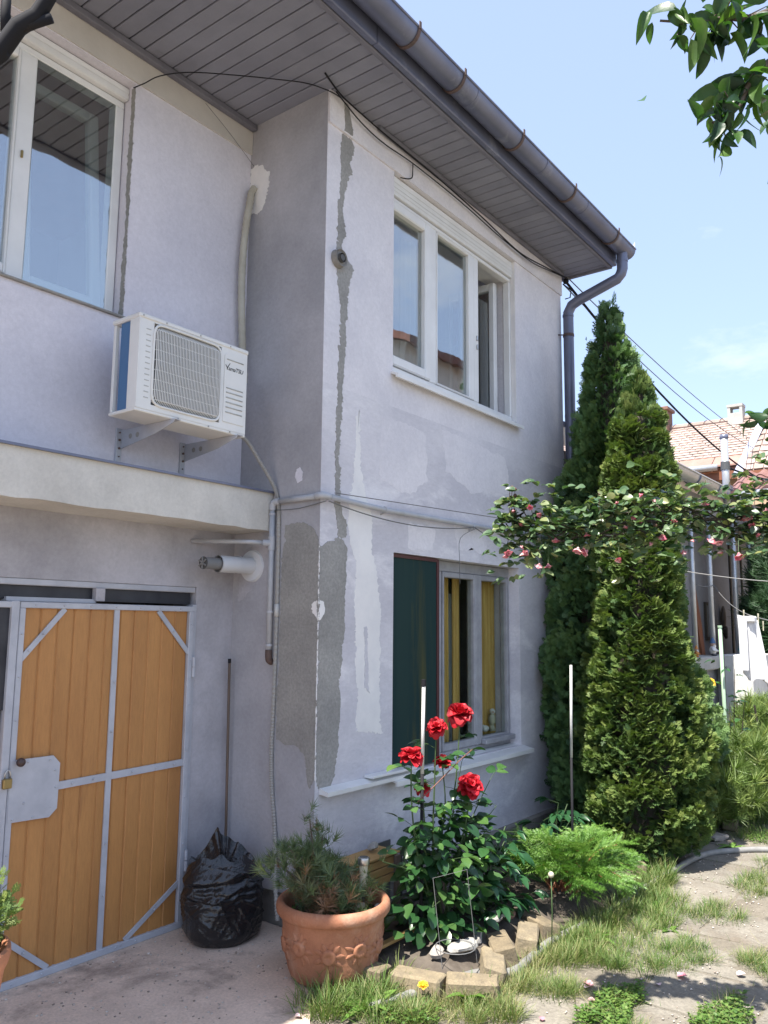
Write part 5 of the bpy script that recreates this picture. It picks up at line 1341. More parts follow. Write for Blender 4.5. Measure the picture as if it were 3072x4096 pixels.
tag(scatter('leaves', RB, fm, fv, 'leaf_rose_s', rose), kind='stuff')
tag(mk('leaf_stalks', stm, 'stem_g', rose), kind='stuff')
for p in ((3.78, 2.36, .66), (3.74, 2.3, .42), (3.9, 2.3, .44)):
    for k in range(3):
        a = rg.uniform(0, 2*PI)
        compound(rose, YOUNG_L, p, (math.cos(a), math.sin(a), .5), .042, 3, rg)
# reddish shoot
mk('shoot', MB().tube(smooth_path([(3.5, 2.42, .78), (3.62, 2.38, .86), (3.8, 2.36, .95), (3.95, 2.37, .99)], 5), .003, 6), 'stem_r', rose, smooth=True)

def petal_mesh(name, m, w, cup, rollback, n=5, k=6):
    V = []; F = []
    for i in range(n+1):
        t = i/n
        wd = w*(math.sin(PI*(.12+.78*t))**.7)
        for j in range(k+1):
            u = j/k*2-1
            z = cup*(u*u)*wd*1.2 + .35*t*t*cup - rollback*max(0, t-.62)**1.5*2.4
            y = t*(1-.12*u*u) 
            V.append((u*wd, y, z + .02*math.sin(5*u+7*t)))
    for i in range(n):
        for j in range(k): F.append((i*(k+1)+j, i*(k+1)+j+1, (i+1)*(k+1)+j+1, (i+1)*(k+1)+j))
    me = bpy.data.meshes.new(name); me.from_pydata(V, [], F); me.update(); me.polygons.foreach_set('use_smooth', [True]*len(F)); me.materials.append(M[m]); return me
PET = [petal_mesh('petal', 'petal_red', .52, .5, .5), petal_mesh('petal', 'petal_red', .58, .35, .9), petal_mesh('petal', 'petal_red', .48, .6, .2)]
PETP = [petal_mesh('petal', 'petal_pink', .5, .5, .3), petal_mesh('petal', 'petal_pink', .55, .3, .6)]
PETY = [petal_mesh('petal', 'petal_yel', .5, .4, .4)]
def bloom(parent, c, r, axis, pets, rings, rg, sepals=True, name='flower'):
    axis = np.array(axis, float); axis /= np.linalg.norm(axis)
    core = MB().ball((c[0], c[1], c[2]), r*.22, 8, 6)
    fo = mk(name, core, pets[0].materials[0].name if False else pets[0].materials[0], parent, smooth=True)
    x = np.cross(axis, [0, 0, 1.0]); 
    if np.linalg.norm(x) < .1: x = np.array([1.0, 0, 0])
    x /= np.linalg.norm(x); y = np.cross(axis, x)
    c = np.array(c, float)
    for (cnt, elev, L, off, ph) in rings:
        for k in range(cnt):
            a = 2*PI*k/cnt + ph + rg.uniform(-.15, .15)
            rad = x*math.cos(a) + y*math.sin(a)
            e = R(elev + rg.uniform(-8, 8))
            d = rad*math.cos(e) + axis*math.sin(e)
            upv = axis*math.cos(e) - rad*math.sin(e)
            p = c + axis*r*off + rad*r*.06
            l = r*L*rg.uniform(.9, 1.1)
            T = frame(p, d, upv, (l, l, l))
            inst('petal', pets[rg.integers(len(pets))], fo, Matrix(T.tolist()))
    return fo
RINGS = [(8, -18, 1.0, -.12, 0), (8, 8, .98, -.1, .4), (7, 30, .9, -.08, .2), (6, 52, .78, -.06, .6), (5, 70, .62, -.02, .1), (4, 82, .48, .02, .5)]
for (fp, fr_), ax in zip(FL, [(-.3, -.35, .9), (-.5, -.3, .8), (-.1, -.15, 1), (-.45, -.5, .75), (-.1, -.2, .9), (-.3, -.2, .9)]):
    bloom(rose, fp, fr_, ax, PET, RINGS, rg)

# ---------------------------------------------------------------- peonies
def peony(root, spots, rg, label):
    t = thing('peony', label, 'peony', root)
    for (p, n) in spots:
        P = smooth_path([root, np.array(root)*.5+np.array(p)*.5+[0, 0, .06], p], 5)
        mk('stem', MB().tube(P, [.006-.003*i/(len(P)-1) for i in range(len(P))], 6, False), 'stem_g', t, smooth=True)
        for k in range(n):
            a = 2*PI*k/n + rg.uniform(-.3, .3)
            d = np.array([math.cos(a), math.sin(a), rg.uniform(-.15, .35)])
            q = np.array(p) - [0, 0, rg.uniform(0, .16)]
            e = q + d*.07
            mk('leaf_stalk', MB().tube([q, e], .0018, 4, False), 'stem_g', t)
            sd = np.cross(d, [0, 0, 1.0])
            for s, l in ((-1, .75), (0, 1), (1, .75)):
                dd = d + sd*s*.75 - np.array([0, 0, .35])
                place_leaf(PEON_L, t, e, dd, (rg.normal()*.3, rg.normal()*.3, 1), rg.uniform(.095, .13)*l, rg)
    return t
rg = np.random.default_rng(31)
peony((4.15, 2.42, .09), [((3.98, 2.35, .42), 6), ((4.12, 2.33, .47), 6), ((4.28, 2.36, .45), 6), ((4.4, 2.42, .5), 6), ((4.2, 2.28, .3), 6), ((4.02, 2.28, .25), 6), ((4.36, 2.3, .3), 5)], rg, 'dark leafy peony clump between the rose and the spruce shrub')
peony((5.25, 2.52, .09), [((5.05, 2.5, .42), 6), ((5.2, 2.46, .50), 6), ((5.38, 2.48, .46), 6), ((5.55, 2.5, .36), 5), ((5.3, 2.4, .32), 5)], rg, 'peony sprig with pointed leaves in front of the wall plinth, left of the thujas')

# ---------------------------------------------------------------- thujas
def spray_base(seed, n=7):
    """flat fan of scale-leaf twigs"""
    rg = random.Random(seed); V = []; F = []
    def seg(p, a, L, w):
        q = (p[0]+math.sin(a)*L, p[1]+math.cos(a)*L, p[2]+rg.uniform(-.05, .05))
        o = len(V); nx, ny = math.cos(a)*w, -math.sin(a)*w
        V.extend([(p[0]-nx, p[1]-ny, p[2]), (p[0]+nx, p[1]+ny, p[2]), q]); F.append((o, o+1, o+2)); return q
    seg((0, 0, 0), 0, 1.0, .07)
    for k in range(n):
        t = .12+.78*k/n; s = 1 if k % 2 else -1
        a = s*R(rg.uniform(32, 55)); L = (.58*(1-t)+.2)*rg.uniform(.8, 1.15)
        q = seg((0, t, 0), a, L, .075)
        p2 = (math.sin(a)*L*.5, t+math.cos(a)*L*.5, 0)
        seg(p2, a - s*R(35), L*.5, .065)
        seg(p2, a + s*R(35), L*.42, .06)
    return np.array(V), F
SPR = [spray_base(k) for k in range(5)]
def thuja(label, c0, c1, prof, clumps, per, m, seed, ymax=3.03, size=(.055, .085), flat=.5, csz=(.07, .12), spread=1.0):
    rg = np.random.default_rng(seed)
    t = thing('thuja_tree', label, 'thuja', (c0[0], c0[1], .05))
    zt = prof[-1][0]
    mk('trunk', MB().tube([(c0[0], c0[1], .03), (c0[0]*.6+c1[0]*.4, c0[1]*.6+c1[1]*.4, zt*.45), (c1[0], c1[1], zt*.92)], [.07, .045, .008], 8), 'bark', t, smooth=True)
    pz = np.array([p[0] for p in prof]); prr = np.array([p[1] for p in prof])
    zs = np.linspace(.08, zt, 400); wts = np.interp(zs, pz, prr) + .03
    cdf = np.cumsum(wts)/wts.sum()
    mats = []; var = []
    def put(p, d, upv, s, v):
        if p[1] > ymax: p[1] = ymax - rg.uniform(0, .05)
        mats.append((int(rg.integers(5)), frame(p, d, upv, (s, s, s)))); var.append(float(np.clip(v, 0, 1)))
    for i in range(clumps):
        z = float(np.interp((i+rg.random())/clumps, cdf, zs)); a = rg.uniform(0, 2*PI)
        r0 = float(np.interp(z, pz, prr))*(1 + .13*math.sin(3*a+2.3*z+seed) + .1*math.sin(2*a-4.1*z+2) + .07*math.sin(11*z+a))
        cx = c0[0]+(c1[0]-c0[0])*z/zt; cy = c0[1]+(c1[1]-c0[1])*z/zt
        out = np.array([math.cos(a), math.sin(a), 0]); tang = np.array([-math.sin(a), math.cos(a), 0])
        s_ = rg.uniform(*csz)*(.55+.45*min(1, r0/.3))
        cc = np.array([cx, cy, z]) + out*(r0*rg.uniform(.84, 1.04))
        tone = rg.normal()*.1
        for k in range(per):
            u = rg.normal()*.5*spread; w = rg.normal()*.38*spread; h = max(0, 1-.5*(u*u+w*w))
            p = cc + tang*u*s_ + np.array([0, 0, w*s_*.9]) + out*(h-.75)*s_*.8
            d = out*rg.uniform(.6, 1.1) + tang*(u*.5+rg.normal()*.3) + np.array([0, 0, rg.uniform(-.25, .55)+w*.45])
            if z > zt-.35: d = out*.35 + tang*rg.normal()*.2 + np.array([0, 0, 1.1])
            upv = (np.array([0, 0, 1.0])*flat + tang*(1-flat)*rg.choice((-1, 1))) + rg.normal(size=3)*.35
            put(p, d, upv, rg.uniform(*size)*(1 if z < zt-.4 else .8), .60+tone+.30*w+.16*(h-.5)+rg.normal()*.09)  # light painted in: sprays lighter at clump tops, darker inside
    for i in range(clumps*6):
        z = float(np.interp(rg.random(), cdf, zs)); a = rg.uniform(0, 2*PI); r0 = float(np.interp(z, pz, prr))*rg.uniform(.55, .9)
        out = np.array([math.cos(a), math.sin(a), 0])
        p = np.array([c0[0]+(c1[0]-c0[0])*z/zt, c0[1]+(c1[1]-c0[1])*z/zt, z]) + out*r0
        put(p, out+rg.normal(size=3)*.5+[0, 0, .4], rdir(rg), rg.uniform(*size)*1.25, .16+.2*rg.random())  # inner fill coloured darker, painting shade between the clumps
    for k in range(14):
        p = np.array([c1[0]+rg.normal()*.03, c1[1]+rg.normal()*.03, zt-.12+rg.uniform(-.15, .1)])
        mats.append((int(rg.integers(5)), frame(p, (rg.normal()*.2, rg.normal()*.2, 1), rdir(rg), (.05, .14, .05)))); var.append(.5)
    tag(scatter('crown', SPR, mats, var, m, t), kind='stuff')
    V = []; F = []; nr = 14
    for z, r in prof:
        for k in range(nr):
            a = 2*PI*k/nr; y = c0[1]+(c1[1]-c0[1])*z/zt+r*.58*math.sin(a)
            V.append((c0[0]+(c1[0]-c0[0])*z/zt+r*.58*math.cos(a), min(y, ymax-.05), max(.06, z-.1)))
    for i in range(len(prof)-1):
        for k in range(nr): F.append((i*nr+k, i*nr+(k+1) % nr, (i+1)*nr+(k+1) % nr, (i+1)*nr+k))
    mk('dark_core', MB().add(V, F), 'stem_d', t)  # dark cone added inside the crown, standing in for its inner shade
    return t
TALL = [(0.1, .45), (.4, .58), (.7, .60), (1.1, .55), (1.7, .50), (2.3, .45), (2.6, .40), (3.2, .29), (3.64, .20), (4.07, .11), (4.38, .025)]
SHORT = [(.08, .3), (.3, .40), (.75, .42), (1.05, .36), (1.35, .34), (1.7, .30), (2.2, .26), (2.9, .22), (3.25, .16), (3.45, .09), (3.6, .03)]
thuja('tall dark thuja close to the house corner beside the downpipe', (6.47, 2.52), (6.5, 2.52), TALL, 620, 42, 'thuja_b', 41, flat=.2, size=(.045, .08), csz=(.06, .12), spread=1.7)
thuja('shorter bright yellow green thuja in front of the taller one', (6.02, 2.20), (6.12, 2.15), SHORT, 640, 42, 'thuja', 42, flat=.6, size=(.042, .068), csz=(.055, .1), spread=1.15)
rgb = np.random.default_rng(5)

# ---------------------------------------------------------------- needle plants
def tuft_base(seed, n=26, spread=1.0, w=.03):
    rg = random.Random(seed); V = []; F = []
    for k in range(n):
        a = rg.uniform(0, 2*PI); e = rg.uniform(.15, 1.25)*spread
        d = Vector((math.sin(e)*math.cos(a), math.cos(e), math.sin(e)*math.sin(a)))
        o = Vector((0, rg.uniform(-.35, .15), 0)); L = rg.uniform(.75, 1.1)
        s = d.orthogonal().normalized()*w
        b = len(V); q = o+d*L
        V.extend([tuple(o-s), tuple(o+s), tuple(q)]); F.append((b, b+1, b+2))
    return np.array(V), F
TUFT = [tuft_base(k) for k in range(4)]
def bottle_base(seed, n=60, L=1.0, nl=.22, w=.016):
    """spruce twig: needles all round a thin axis"""
    rg = random.Random(seed); V = [(-.012, 0, 0), (.012, 0, 0), (0, L, 0)]; F = [(0, 1, 2)]
    for k in range(n):
        t = k/n*L; a = rg.uniform(0, 2*PI)
        d = Vector((math.cos(a), .55, math.sin(a)*.7)).normalized(); s = d.orthogonal().normalized()*w
        o = Vector((0, t, 0)); q = o+d*nl*(1-.4*t); b = len(V)
        V.extend([tuple(o-s), tuple(o+s), tuple(q)]); F.append((b, b+1, b+2))
    return np.array(V), F
TWIG = [bottle_base(k) for k in range(4)]

# dwarf pine in the pot
rg = np.random.default_rng(51)
dpn = thing('dwarf_pine', 'small mountain pine with some browned needles growing in the big pot', 'pine', (3.13, 2.72, .29))
tips = []; mats = []; var = []
PT = (3.12, 2.73, .29)
brs = [((3.06, 2.745, .73), 1), ((2.97, 2.80, .62), 1), ((3.0, 2.74, .57), 1), ((2.9, 2.86, .58), 1), ((3.15, 2.74, .64), 1), ((3.2, 2.73, .56), 1), ((3.1, 2.68, .52), 1), ((3.22, 2.72, .48), 1), ((3.0, 2.70, .46), .6), ((3.15, 2.63, .44), .8),
       ((3.28, 2.66, .42), .9), ((3.3, 2.6, .38), 1.1), ((3.38, 2.57, .40), 1.2), ((3.24, 2.56, .36), 1.1), ((3.05, 2.60, .37), .3), ((3.32, 2.58, .35), .15), ((3.12, 2.80, .6), 1), ((2.95, 2.75, .5), .7), ((3.36, 2.66, .42), 1.1), ((3.18, 2.55, .37), 1.15)]
for (e, q) in brs:
    P = smooth_path([PT, np.array(PT)*.55+np.array(e)*.45+[0, 0, .03], e], 4)
    mk('branch', MB().tube(P, [.009-.006*i/(len(P)-1) for i in range(len(P))], 6, False), 'bark', dpn, smooth=True)
    for k in range(34):
        t = rg.uniform(.25, 1.0); i = min(len(P)-1, int(t*(len(P)-1)))
        p = np.array(P[i]) + rg.normal(size=3)*.034
        d = np.array(e)-np.array(PT); d = d/np.linalg.norm(d)*.6 + rg.normal(size=3)*.5 + [0, 0, .5]
        s = rg.uniform(.055, .08)
        mats.append((int(rg.integers(4)), frame(p, d, rdir(rg), (s, s, s))))
        v = .55 + (q-1)*.9 + rg.normal()*.09
        if rg.random() < .05: v = .03
        var.append(np.clip(v, 0, 1))
tag(scatter('needles', TUFT, mats, var, 'needle', dpn), kind='stuff')

# low ground cover on the pot soil
mats = []; var = []
for k in range(500):
    a = rg.uniform(0, 2*PI); r = .225*math.sqrt(rg.random())
    mats.append((0, frame((PX+r*math.cos(a), PY+r*math.sin(a), .30), rdir(rg)+[0, 0, .6], rdir(rg), (.012, .016, .012)))); var.append(rg.random()*.7)
mc = scatter('moss', [leaf_base(.5, .1, .1, n=3)], mats, var, 'clover', None, (PX, PY, .3)); tag(mc, 'tiny green ground cover on the soil of the big pot', 'ground cover', kind='stuff')

# spruce shrub
rg = np.random.default_rng(61)
spc = thing('spruce_shrub', 'low spreading light green spruce shrub at the path edge', 'spruce', (4.72, 2.2, .06))
mats = []; var = []
for k in range(46):
    a = rg.uniform(0, 2*PI); rr = rg.uniform(.2, .52)
    e = np.array([4.72+rr*1.0*math.cos(a), 2.18+rr*.72*math.sin(a), .14+rg.uniform(0, .36)*(1-(rr/.6)**2) + .07])
    r0 = np.array([4.72+rg.normal()*.05, 2.2+rg.normal()*.05, .12])
    mid = (r0+e)/2+[0, 0, .08]
    P = smooth_path([r0, mid, e], 6)
    mk('branch', MB().tube(P, [.006-.004*i/(len(P)-1) for i in range(len(P))], 5, False), 'brown_board', spc)
    for j in range(3, len(P)):
        p = np.array(P[j]); d = np.array(P[min(j+1, len(P)-1)])-np.array(P[j-1]); d /= np.linalg.norm(d)+1e-9
        sd = np.cross(d, [0, 0, 1.0])
        for q in range(5):
            s = 1 if q % 2 else -1
            dd = d*.7 + sd*s*rg.uniform(.3, 1.0) + [0, 0, rg.uniform(-.25, .25)]
            L = rg.uniform(.07, .13)
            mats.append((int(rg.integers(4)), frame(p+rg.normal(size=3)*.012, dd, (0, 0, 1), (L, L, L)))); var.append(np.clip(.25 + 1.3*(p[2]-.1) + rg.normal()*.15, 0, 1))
tag(scatter('needles', TWIG, mats, var, 'spruce', spc), kind='stuff')

# pine shrub at the right edge
def needle_bush(name, label, cat, c, rad, h, m, count, seed, s=(.1, .16), bases=TUFT):
    rg = np.random.default_rng(seed)
    t = thing(name, label, cat, (c[0], c[1], .05))
    mats = []; var = []
    for k in range(14):
        a = rg.uniform(0, 2*PI); e = (c[0]+rad[0]*.7*math.cos(a), c[1]+rad[1]*.7*math.sin(a), rg.uniform(.4, .95)*h)
        mk('branch', MB().tube(smooth_path([(c[0], c[1], .03), ((c[0]+e[0])/2, (c[1]+e[1])/2, e[2]*.35), e], 4), [.02-.0014*i for i in range(9)], 6, False), 'bark', t, smooth=True)
    for i in range(count):
        v = rg.normal(size=3); v /= np.linalg.norm(v); r = rg.random()**.45
        p = np.array([c[0]+v[0]*rad[0]*r, c[1]+v[1]*rad[1]*r, max(.06, h*.5+v[2]*h*.5*r)])
        p += .06*np.array([math.sin(9*p[1]+seed), math.sin(8*p[2]), math.sin(7*p[0]+3*p[1])])
        d = v*.6 + [0, 0, .8] + rg.normal(size=3)*.4; L = rg.uniform(*s)
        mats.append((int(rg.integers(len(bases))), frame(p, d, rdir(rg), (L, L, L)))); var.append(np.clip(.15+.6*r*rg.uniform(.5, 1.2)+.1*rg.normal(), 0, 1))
    tag(scatter('needles', bases, mats, var, m, t), kind='stuff')
    return t
needle_bush('pine_shrub', 'loose bushy mountain pine at the right edge beside the thuja', 'pine', (7.75, 2.05), (.85, .5), .72, 'mugo', 1500, 71)
needle_bush('pine_shrub', 'taller thin pine shoots at the right edge below the washing', 'pine', (8.9, 1.95), (.6, .4), 1.0, 'mugo', 900, 72)
needle_bush('conifer', 'dark blue green conifer behind the washing at the right edge', 'conifer', (11.6, 2.2), (.75, .55), 3.1, 'yew', 3600, 73, (.14, .22))
needle_bush('evergreen', 'small round evergreen in the pot at the left edge', 'evergreen', (1.235, 2.5), (.2, .2), .1, 'needle', 1, 74)
ev = bpy.data.objects['evergreen']
for ch in list(ev.children): bpy.data.objects.remove(ch)
rg = np.random.default_rng(75); mats = []; var = []
for i in range(900):
    v = rg.normal(size=3); v /= np.linalg.norm(v); r = rg.random()**.4
    p = np.array([1.235+v[0]*.185*r, 2.5+v[1]*.185*r, .82+v[2]*.125*r])
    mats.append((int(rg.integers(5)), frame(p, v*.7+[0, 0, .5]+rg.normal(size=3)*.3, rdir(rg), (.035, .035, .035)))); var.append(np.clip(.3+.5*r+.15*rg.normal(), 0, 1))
tag(scatter('foliage', SPR, mats, var, 'thuja', ev), kind='stuff')
mk('stem', MB().tube([(1.21, 2.5, .68), (1.22, 2.5, .8)], .01, 6), 'bark', ev)

# ---------------------------------------------------------------- climbing rose on its wire
rg = np.random.default_rng(81)
cl = thing('climbing_rose', 'long arm of climbing rose with fading pink flowers stretched across the view', 'rose', (2.87, 1.55, 2.03))
MAIN = [(2.872, 1.555, 2.03), (2.897, 1.469, 2.042), (3.014, 1.28, 2.046), (3.11, 1.066, 2.061), (3.195, .903, 2.064), (3.287, .745, 2.072), (3.40, .593, 2.083), (3.6, .3, 2.1)]
mp = smooth_path(MAIN, 8)
mk('cane', MB().tube(mp, .006, 6, False), 'stem_d', cl, smooth=True)
for q in range(5):
    P = [np.array(p)+[0, 0, .05*math.sin(i*.23+q*1.3)+rg.normal()*.006] + rg.normal(size=3)*.01 for i, p in enumerate(mp[q*3:40+q*4])]
    if len(P) > 3: mk('cane', MB().tube(P, .003, 5, False), 'stem_d', cl, smooth=True)
nl = 0; stuff_m = []; stuff_v = []
LB = [leaf_base(.38, .2, .15), leaf_base(.36, .1, .25), leaf_base(.4, .28, .1)]
n = len(mp)
for k in range(760):
    t = rg.random()
    p = np.array(mp[min(n-1, int(t*(n-1)))])
    thick = .115+.03*math.sin(t*17)+.02*math.sin(t*41)
    if .60 < t < .74: thick += .03
    if t > .74: thick += .04
    p = p + [rg.normal()*.04, rg.normal()*.03, rg.normal()*thick*.62 + .012]
    a = rg.uniform(0, 2*PI); d = np.array([math.cos(a)*.8, math.sin(a), rg.uniform(-.6, .5)])
    L = rg.uniform(.026, .042)
    side = np.cross(d/np.linalg.norm(d), [0, 0, 1.0])
    for s in (-1, 0, 1, -1, 1)[:3 if rg.random() < .5 else 5]:
        dd = d + side*s*.9 + rg.normal(size=3)*.2
        pp = p + d*L*(.6 if s else 1.0)*rg.uniform(.6, 1.2)
        upv = np.array([-.2, -.1, 1])+rg.normal(size=3)*.4
        if nl < 300:
            place_leaf(CLIMB_L, cl, pp, dd, upv, L, rg); nl += 1
        else:
            stuff_m.append((int(rg.integers(3)), frame(pp, dd, upv, (L, L, L)))); stuff_v.append(np.clip(rg.random()**1.5, 0, 1))
tag(scatter('leaves', LB, stuff_m, stuff_v, 'leaf_climb_s', cl), kind='stuff')
# fading blossoms hanging under the arm
blooms = [(.06, -.09, .018), (.13, -.1, .02), (.16, -.1, .018), (.19, -.15, .018), (.21, -.15, .018), (.23, -.05, .02), (.27, -.09, .026), (.29, -.1, .024), (.36, -.14, .016), (.42, .1, .015), (.42, .0, .022), (.47, -.06, .025), (.62, -.08, .02), (.64, -.12, .018), (.69, -.14, .026), (.70, .0, .022), (.73, -.03, .016), (.78, -.12, .02), (.83, .08, .026), (.82, .05, .018), (.9, .0, .024), (.88, -.15, .016), (.95, .02, .022), (.03, -.1, .016), (.79, -.2, .016)]
for k in range(26): blooms.append((rg.uniform(.03, .98), rg.uniform(-.13, .08), rg.uniform(.010, .017)))
for (t, dz, r) in blooms:
    i = min(n-1, int(t*(n-1))); p = np.array(mp[i]) + [-.03-.03*rg.random(), -.01, dz]
    mk('flower_stalk', MB().tube([np.array(mp[i])+[0, 0, dz*.2], p], .0012, 4, False), 'stem_g', cl)
    bloom(cl, p, r, (rg.normal()*.4-.2, rg.normal()*.4, -.8), PETP, [(5, 35, 1.0, 0, 0), (4, 62, .9, 0, .4)], rg, name='flower')
for (t, dz) in ((.07, .16), (.075, .165), (.09, .155), (.105, .13), (.33, .12), (.37, .05), (.22, .0), (.45, -.02)):
    i = min(n-1, int(t*(n-1))); p = np.array(mp[i]) + [-.02, 0, dz]
    mk('dry_hip', MB().ball(tuple(p), .008, 8, 6).tube([np.array(mp[i]), p*.6+np.array(mp[i])*.4+[0, .01, 0], p], .0012, 4, False), 'hip', cl)

# ---------------------------------------------------------------- fruit tree: trunk behind the camera, boughs reaching into view
rg = np.random.default_rng(91)
ft = thing('fruit_tree', 'fruit tree whose leafy branch tips hang into the upper right corner', 'tree', (1.5, -1.1, 0))
mk('trunk', MB().tube([(1.5, -1.1, -.02), (1.52, -1.05, .8), (1.6, -.95, 1.7), (1.72, -.75, 2.5)], [.11, .09, .08, .065], 10), 'bark', ft, smooth=True)
BOUGH = [[(1.72, -.75, 2.5), (1.9, -.35, 3.05), (1.97, .1, 3.16), (1.907, .335, 3.075), (1.847, .415, 3.06), (1.806, .472, 3.05), (1.756, .536, 3.052)],
         [(1.72, -.75, 2.5), (2.0, -.3, 2.95), (1.99, .2, 3.02), (1.919, .344, 2.953), (1.899, .38, 2.912), (1.891, .403, 2.86), (1.873, .433, 2.831), (1.857, .457, 2.819)],
         [(1.72, -.75, 2.5), (2.3, -.3, 3.2), (2.8, 0, 3.6), (3.3, .2, 3.9)],
         [(1.72, -.75, 2.5), (1.2, -.9, 3.2), (.6, -1.1, 3.8)], [(1.72, -.75, 2.5), (2.1, -1.4, 3.3), (2.3, -2.1, 3.9)],
         [(1.72, -.75, 2.5), (2.2, -.1, 2.5), (2.43, .25, 2.3), (2.36, .42, 2.225), (2.30, .51, 2.215)]]
for B in BOUGH:
    P = smooth_path(B, 6)
    mk('bough', MB().tube(P, [.03*(1-i/len(P))**2.2+.0028 for i in range(len(P))], 8, False), 'bark', ft, smooth=True)
nl = 0
for bi, rng_ in ((0, (.5, .95)), (1, (.45, .96))):
    P = smooth_path(BOUGH[bi], 10); n = len(P)
    for k in range(58):
        t = rng_[0]+(rng_[1]-rng_[0])*(k+.5)/58
        p = np.array(P[min(n-1, int(t*(n-1)))]) + rg.normal(size=3)*.03
        a = rg.uniform(0, 2*PI)
        d = np.array([math.cos(a)*.6, math.sin(a)*.6, rg.uniform(-1.4, .35)])
        place_leaf(FRUIT_L, ft, p, d, rdir(rg)*.8+[-.5, -.3, .3], rg.uniform(.04, .085), rg); nl += 1
        if k % 4 == 0: mk('twig', MB().tube([np.array(P[min(n-1, int(t*(n-1)))]), p], [.002, .0012], 5, False), 'bark', ft)
P = smooth_path(BOUGH[5], 10); n = len(P)
for k in range(14):
    p = np.array(P[int((.72+.28*k/14)*(n-1))]) + rg.normal(size=3)*.012
    a = rg.uniform(0, 2*PI)
    place_leaf(FRUIT_L, ft, p, (math.cos(a)*.7, math.sin(a)*.7, rg.uniform(-.9, .3)), rdir(rg), rg.uniform(.04, .06), rg)
stuff_m = []; stuff_v = []
FB = [leaf_base(.3, .22, .2), leaf_base(.32, .12, .35)]
for bi in (2, 3, 4):
    P = smooth_path(BOUGH[bi], 10); n = len(P)
    for k in range(420):
        p = np.array(P[min(n-1, int(rg.uniform(.3, 1)*(n-1)))]) + rg.normal(size=3)*[.28, .28, .2]
        stuff_m.append((int(rg.integers(2)), frame(p, rdir(rg)-[0, 0, .4], rdir(rg)+[0, 0, .5], (.075, .075, .075)))); stuff_v.append(rg.random())
tag(scatter('leaves', FB, stuff_m, stuff_v, 'leaf_fruit_s', ft), kind='stuff')
# bare branch stub close to the camera, upper left, shade put in as near black
tw = thing('bare_branch', 'dark bare branch stub poking into the upper left corner', 'branch', (.30, .84, 2.15))
mk('limb', MB().tube([(.26, .9, 2.09), (.33, .785, 2.175), (.354, .744, 2.207), (.362, .728, 2.232), (.372, .712, 2.243), (.378, .70, 2.266), (.40, .66, 2.33), (.43, .6, 2.45)], [.011, .0098, .0092, .0088, .008, .0072, .0065, .005], 10), 'cable', tw, smooth=True)
mk('twig', MB().tube([(.362, .728, 2.23), (.372, .714, 2.236), (.381, .701, 2.241)], [.006, .005, .0048], 8), 'cable', tw, smooth=True)
mk('twig', MB().tube([(.356, .737, 2.225), (.353, .737, 2.245), (.352, .735, 2.275)], [.006, .005, .0045], 8), 'cable', tw, smooth=True)
mk('twig', MB().tube([(.34, .76, 2.19), (.352, .745, 2.202), (.358, .738, 2.2085)], [.005, .0055, .005], 8), 'cable', tw, smooth=True)

# ---------------------------------------------------------------- grass, clover, weeds, petals
def inpoly(x, y, P):
    c = False; j = len(P)-1
    for i in range(len(P)):
        if (P[i][1] > y) != (P[j][1] > y) and x < (P[j][0]-P[i][0])*(y-P[i][1])/(P[j][1]-P[i][1])+P[i][0]: c = not c
        j = i
    return c
def sample(P, n, rg):
    xs = [p[0] for p in P]; ys = [p[1] for p in P]; out = []
    while len(out) < n:
        x = rg.uniform(min(xs), max(xs)); y = rg.uniform(min(ys), max(ys))
        if inpoly(x, y, P): out.append((x, y))
    return out
def blade(seed):
    rg = random.Random(seed); b = rg.uniform(.2, .8); w = .02
    V = [(-w, 0, 0), (w, 0, 0), (-w*.8, .45, b*.12), (w*.8, .45, b*.12), (-w*.5, .8, b*.42), (w*.5, .8, b*.42), (0, 1.0, b*.75)]
    return np.array(V), [(0, 1, 3, 2), (2, 3, 5, 4), (4, 5, 6)]
BL = [blade(k) for k in range(6)]
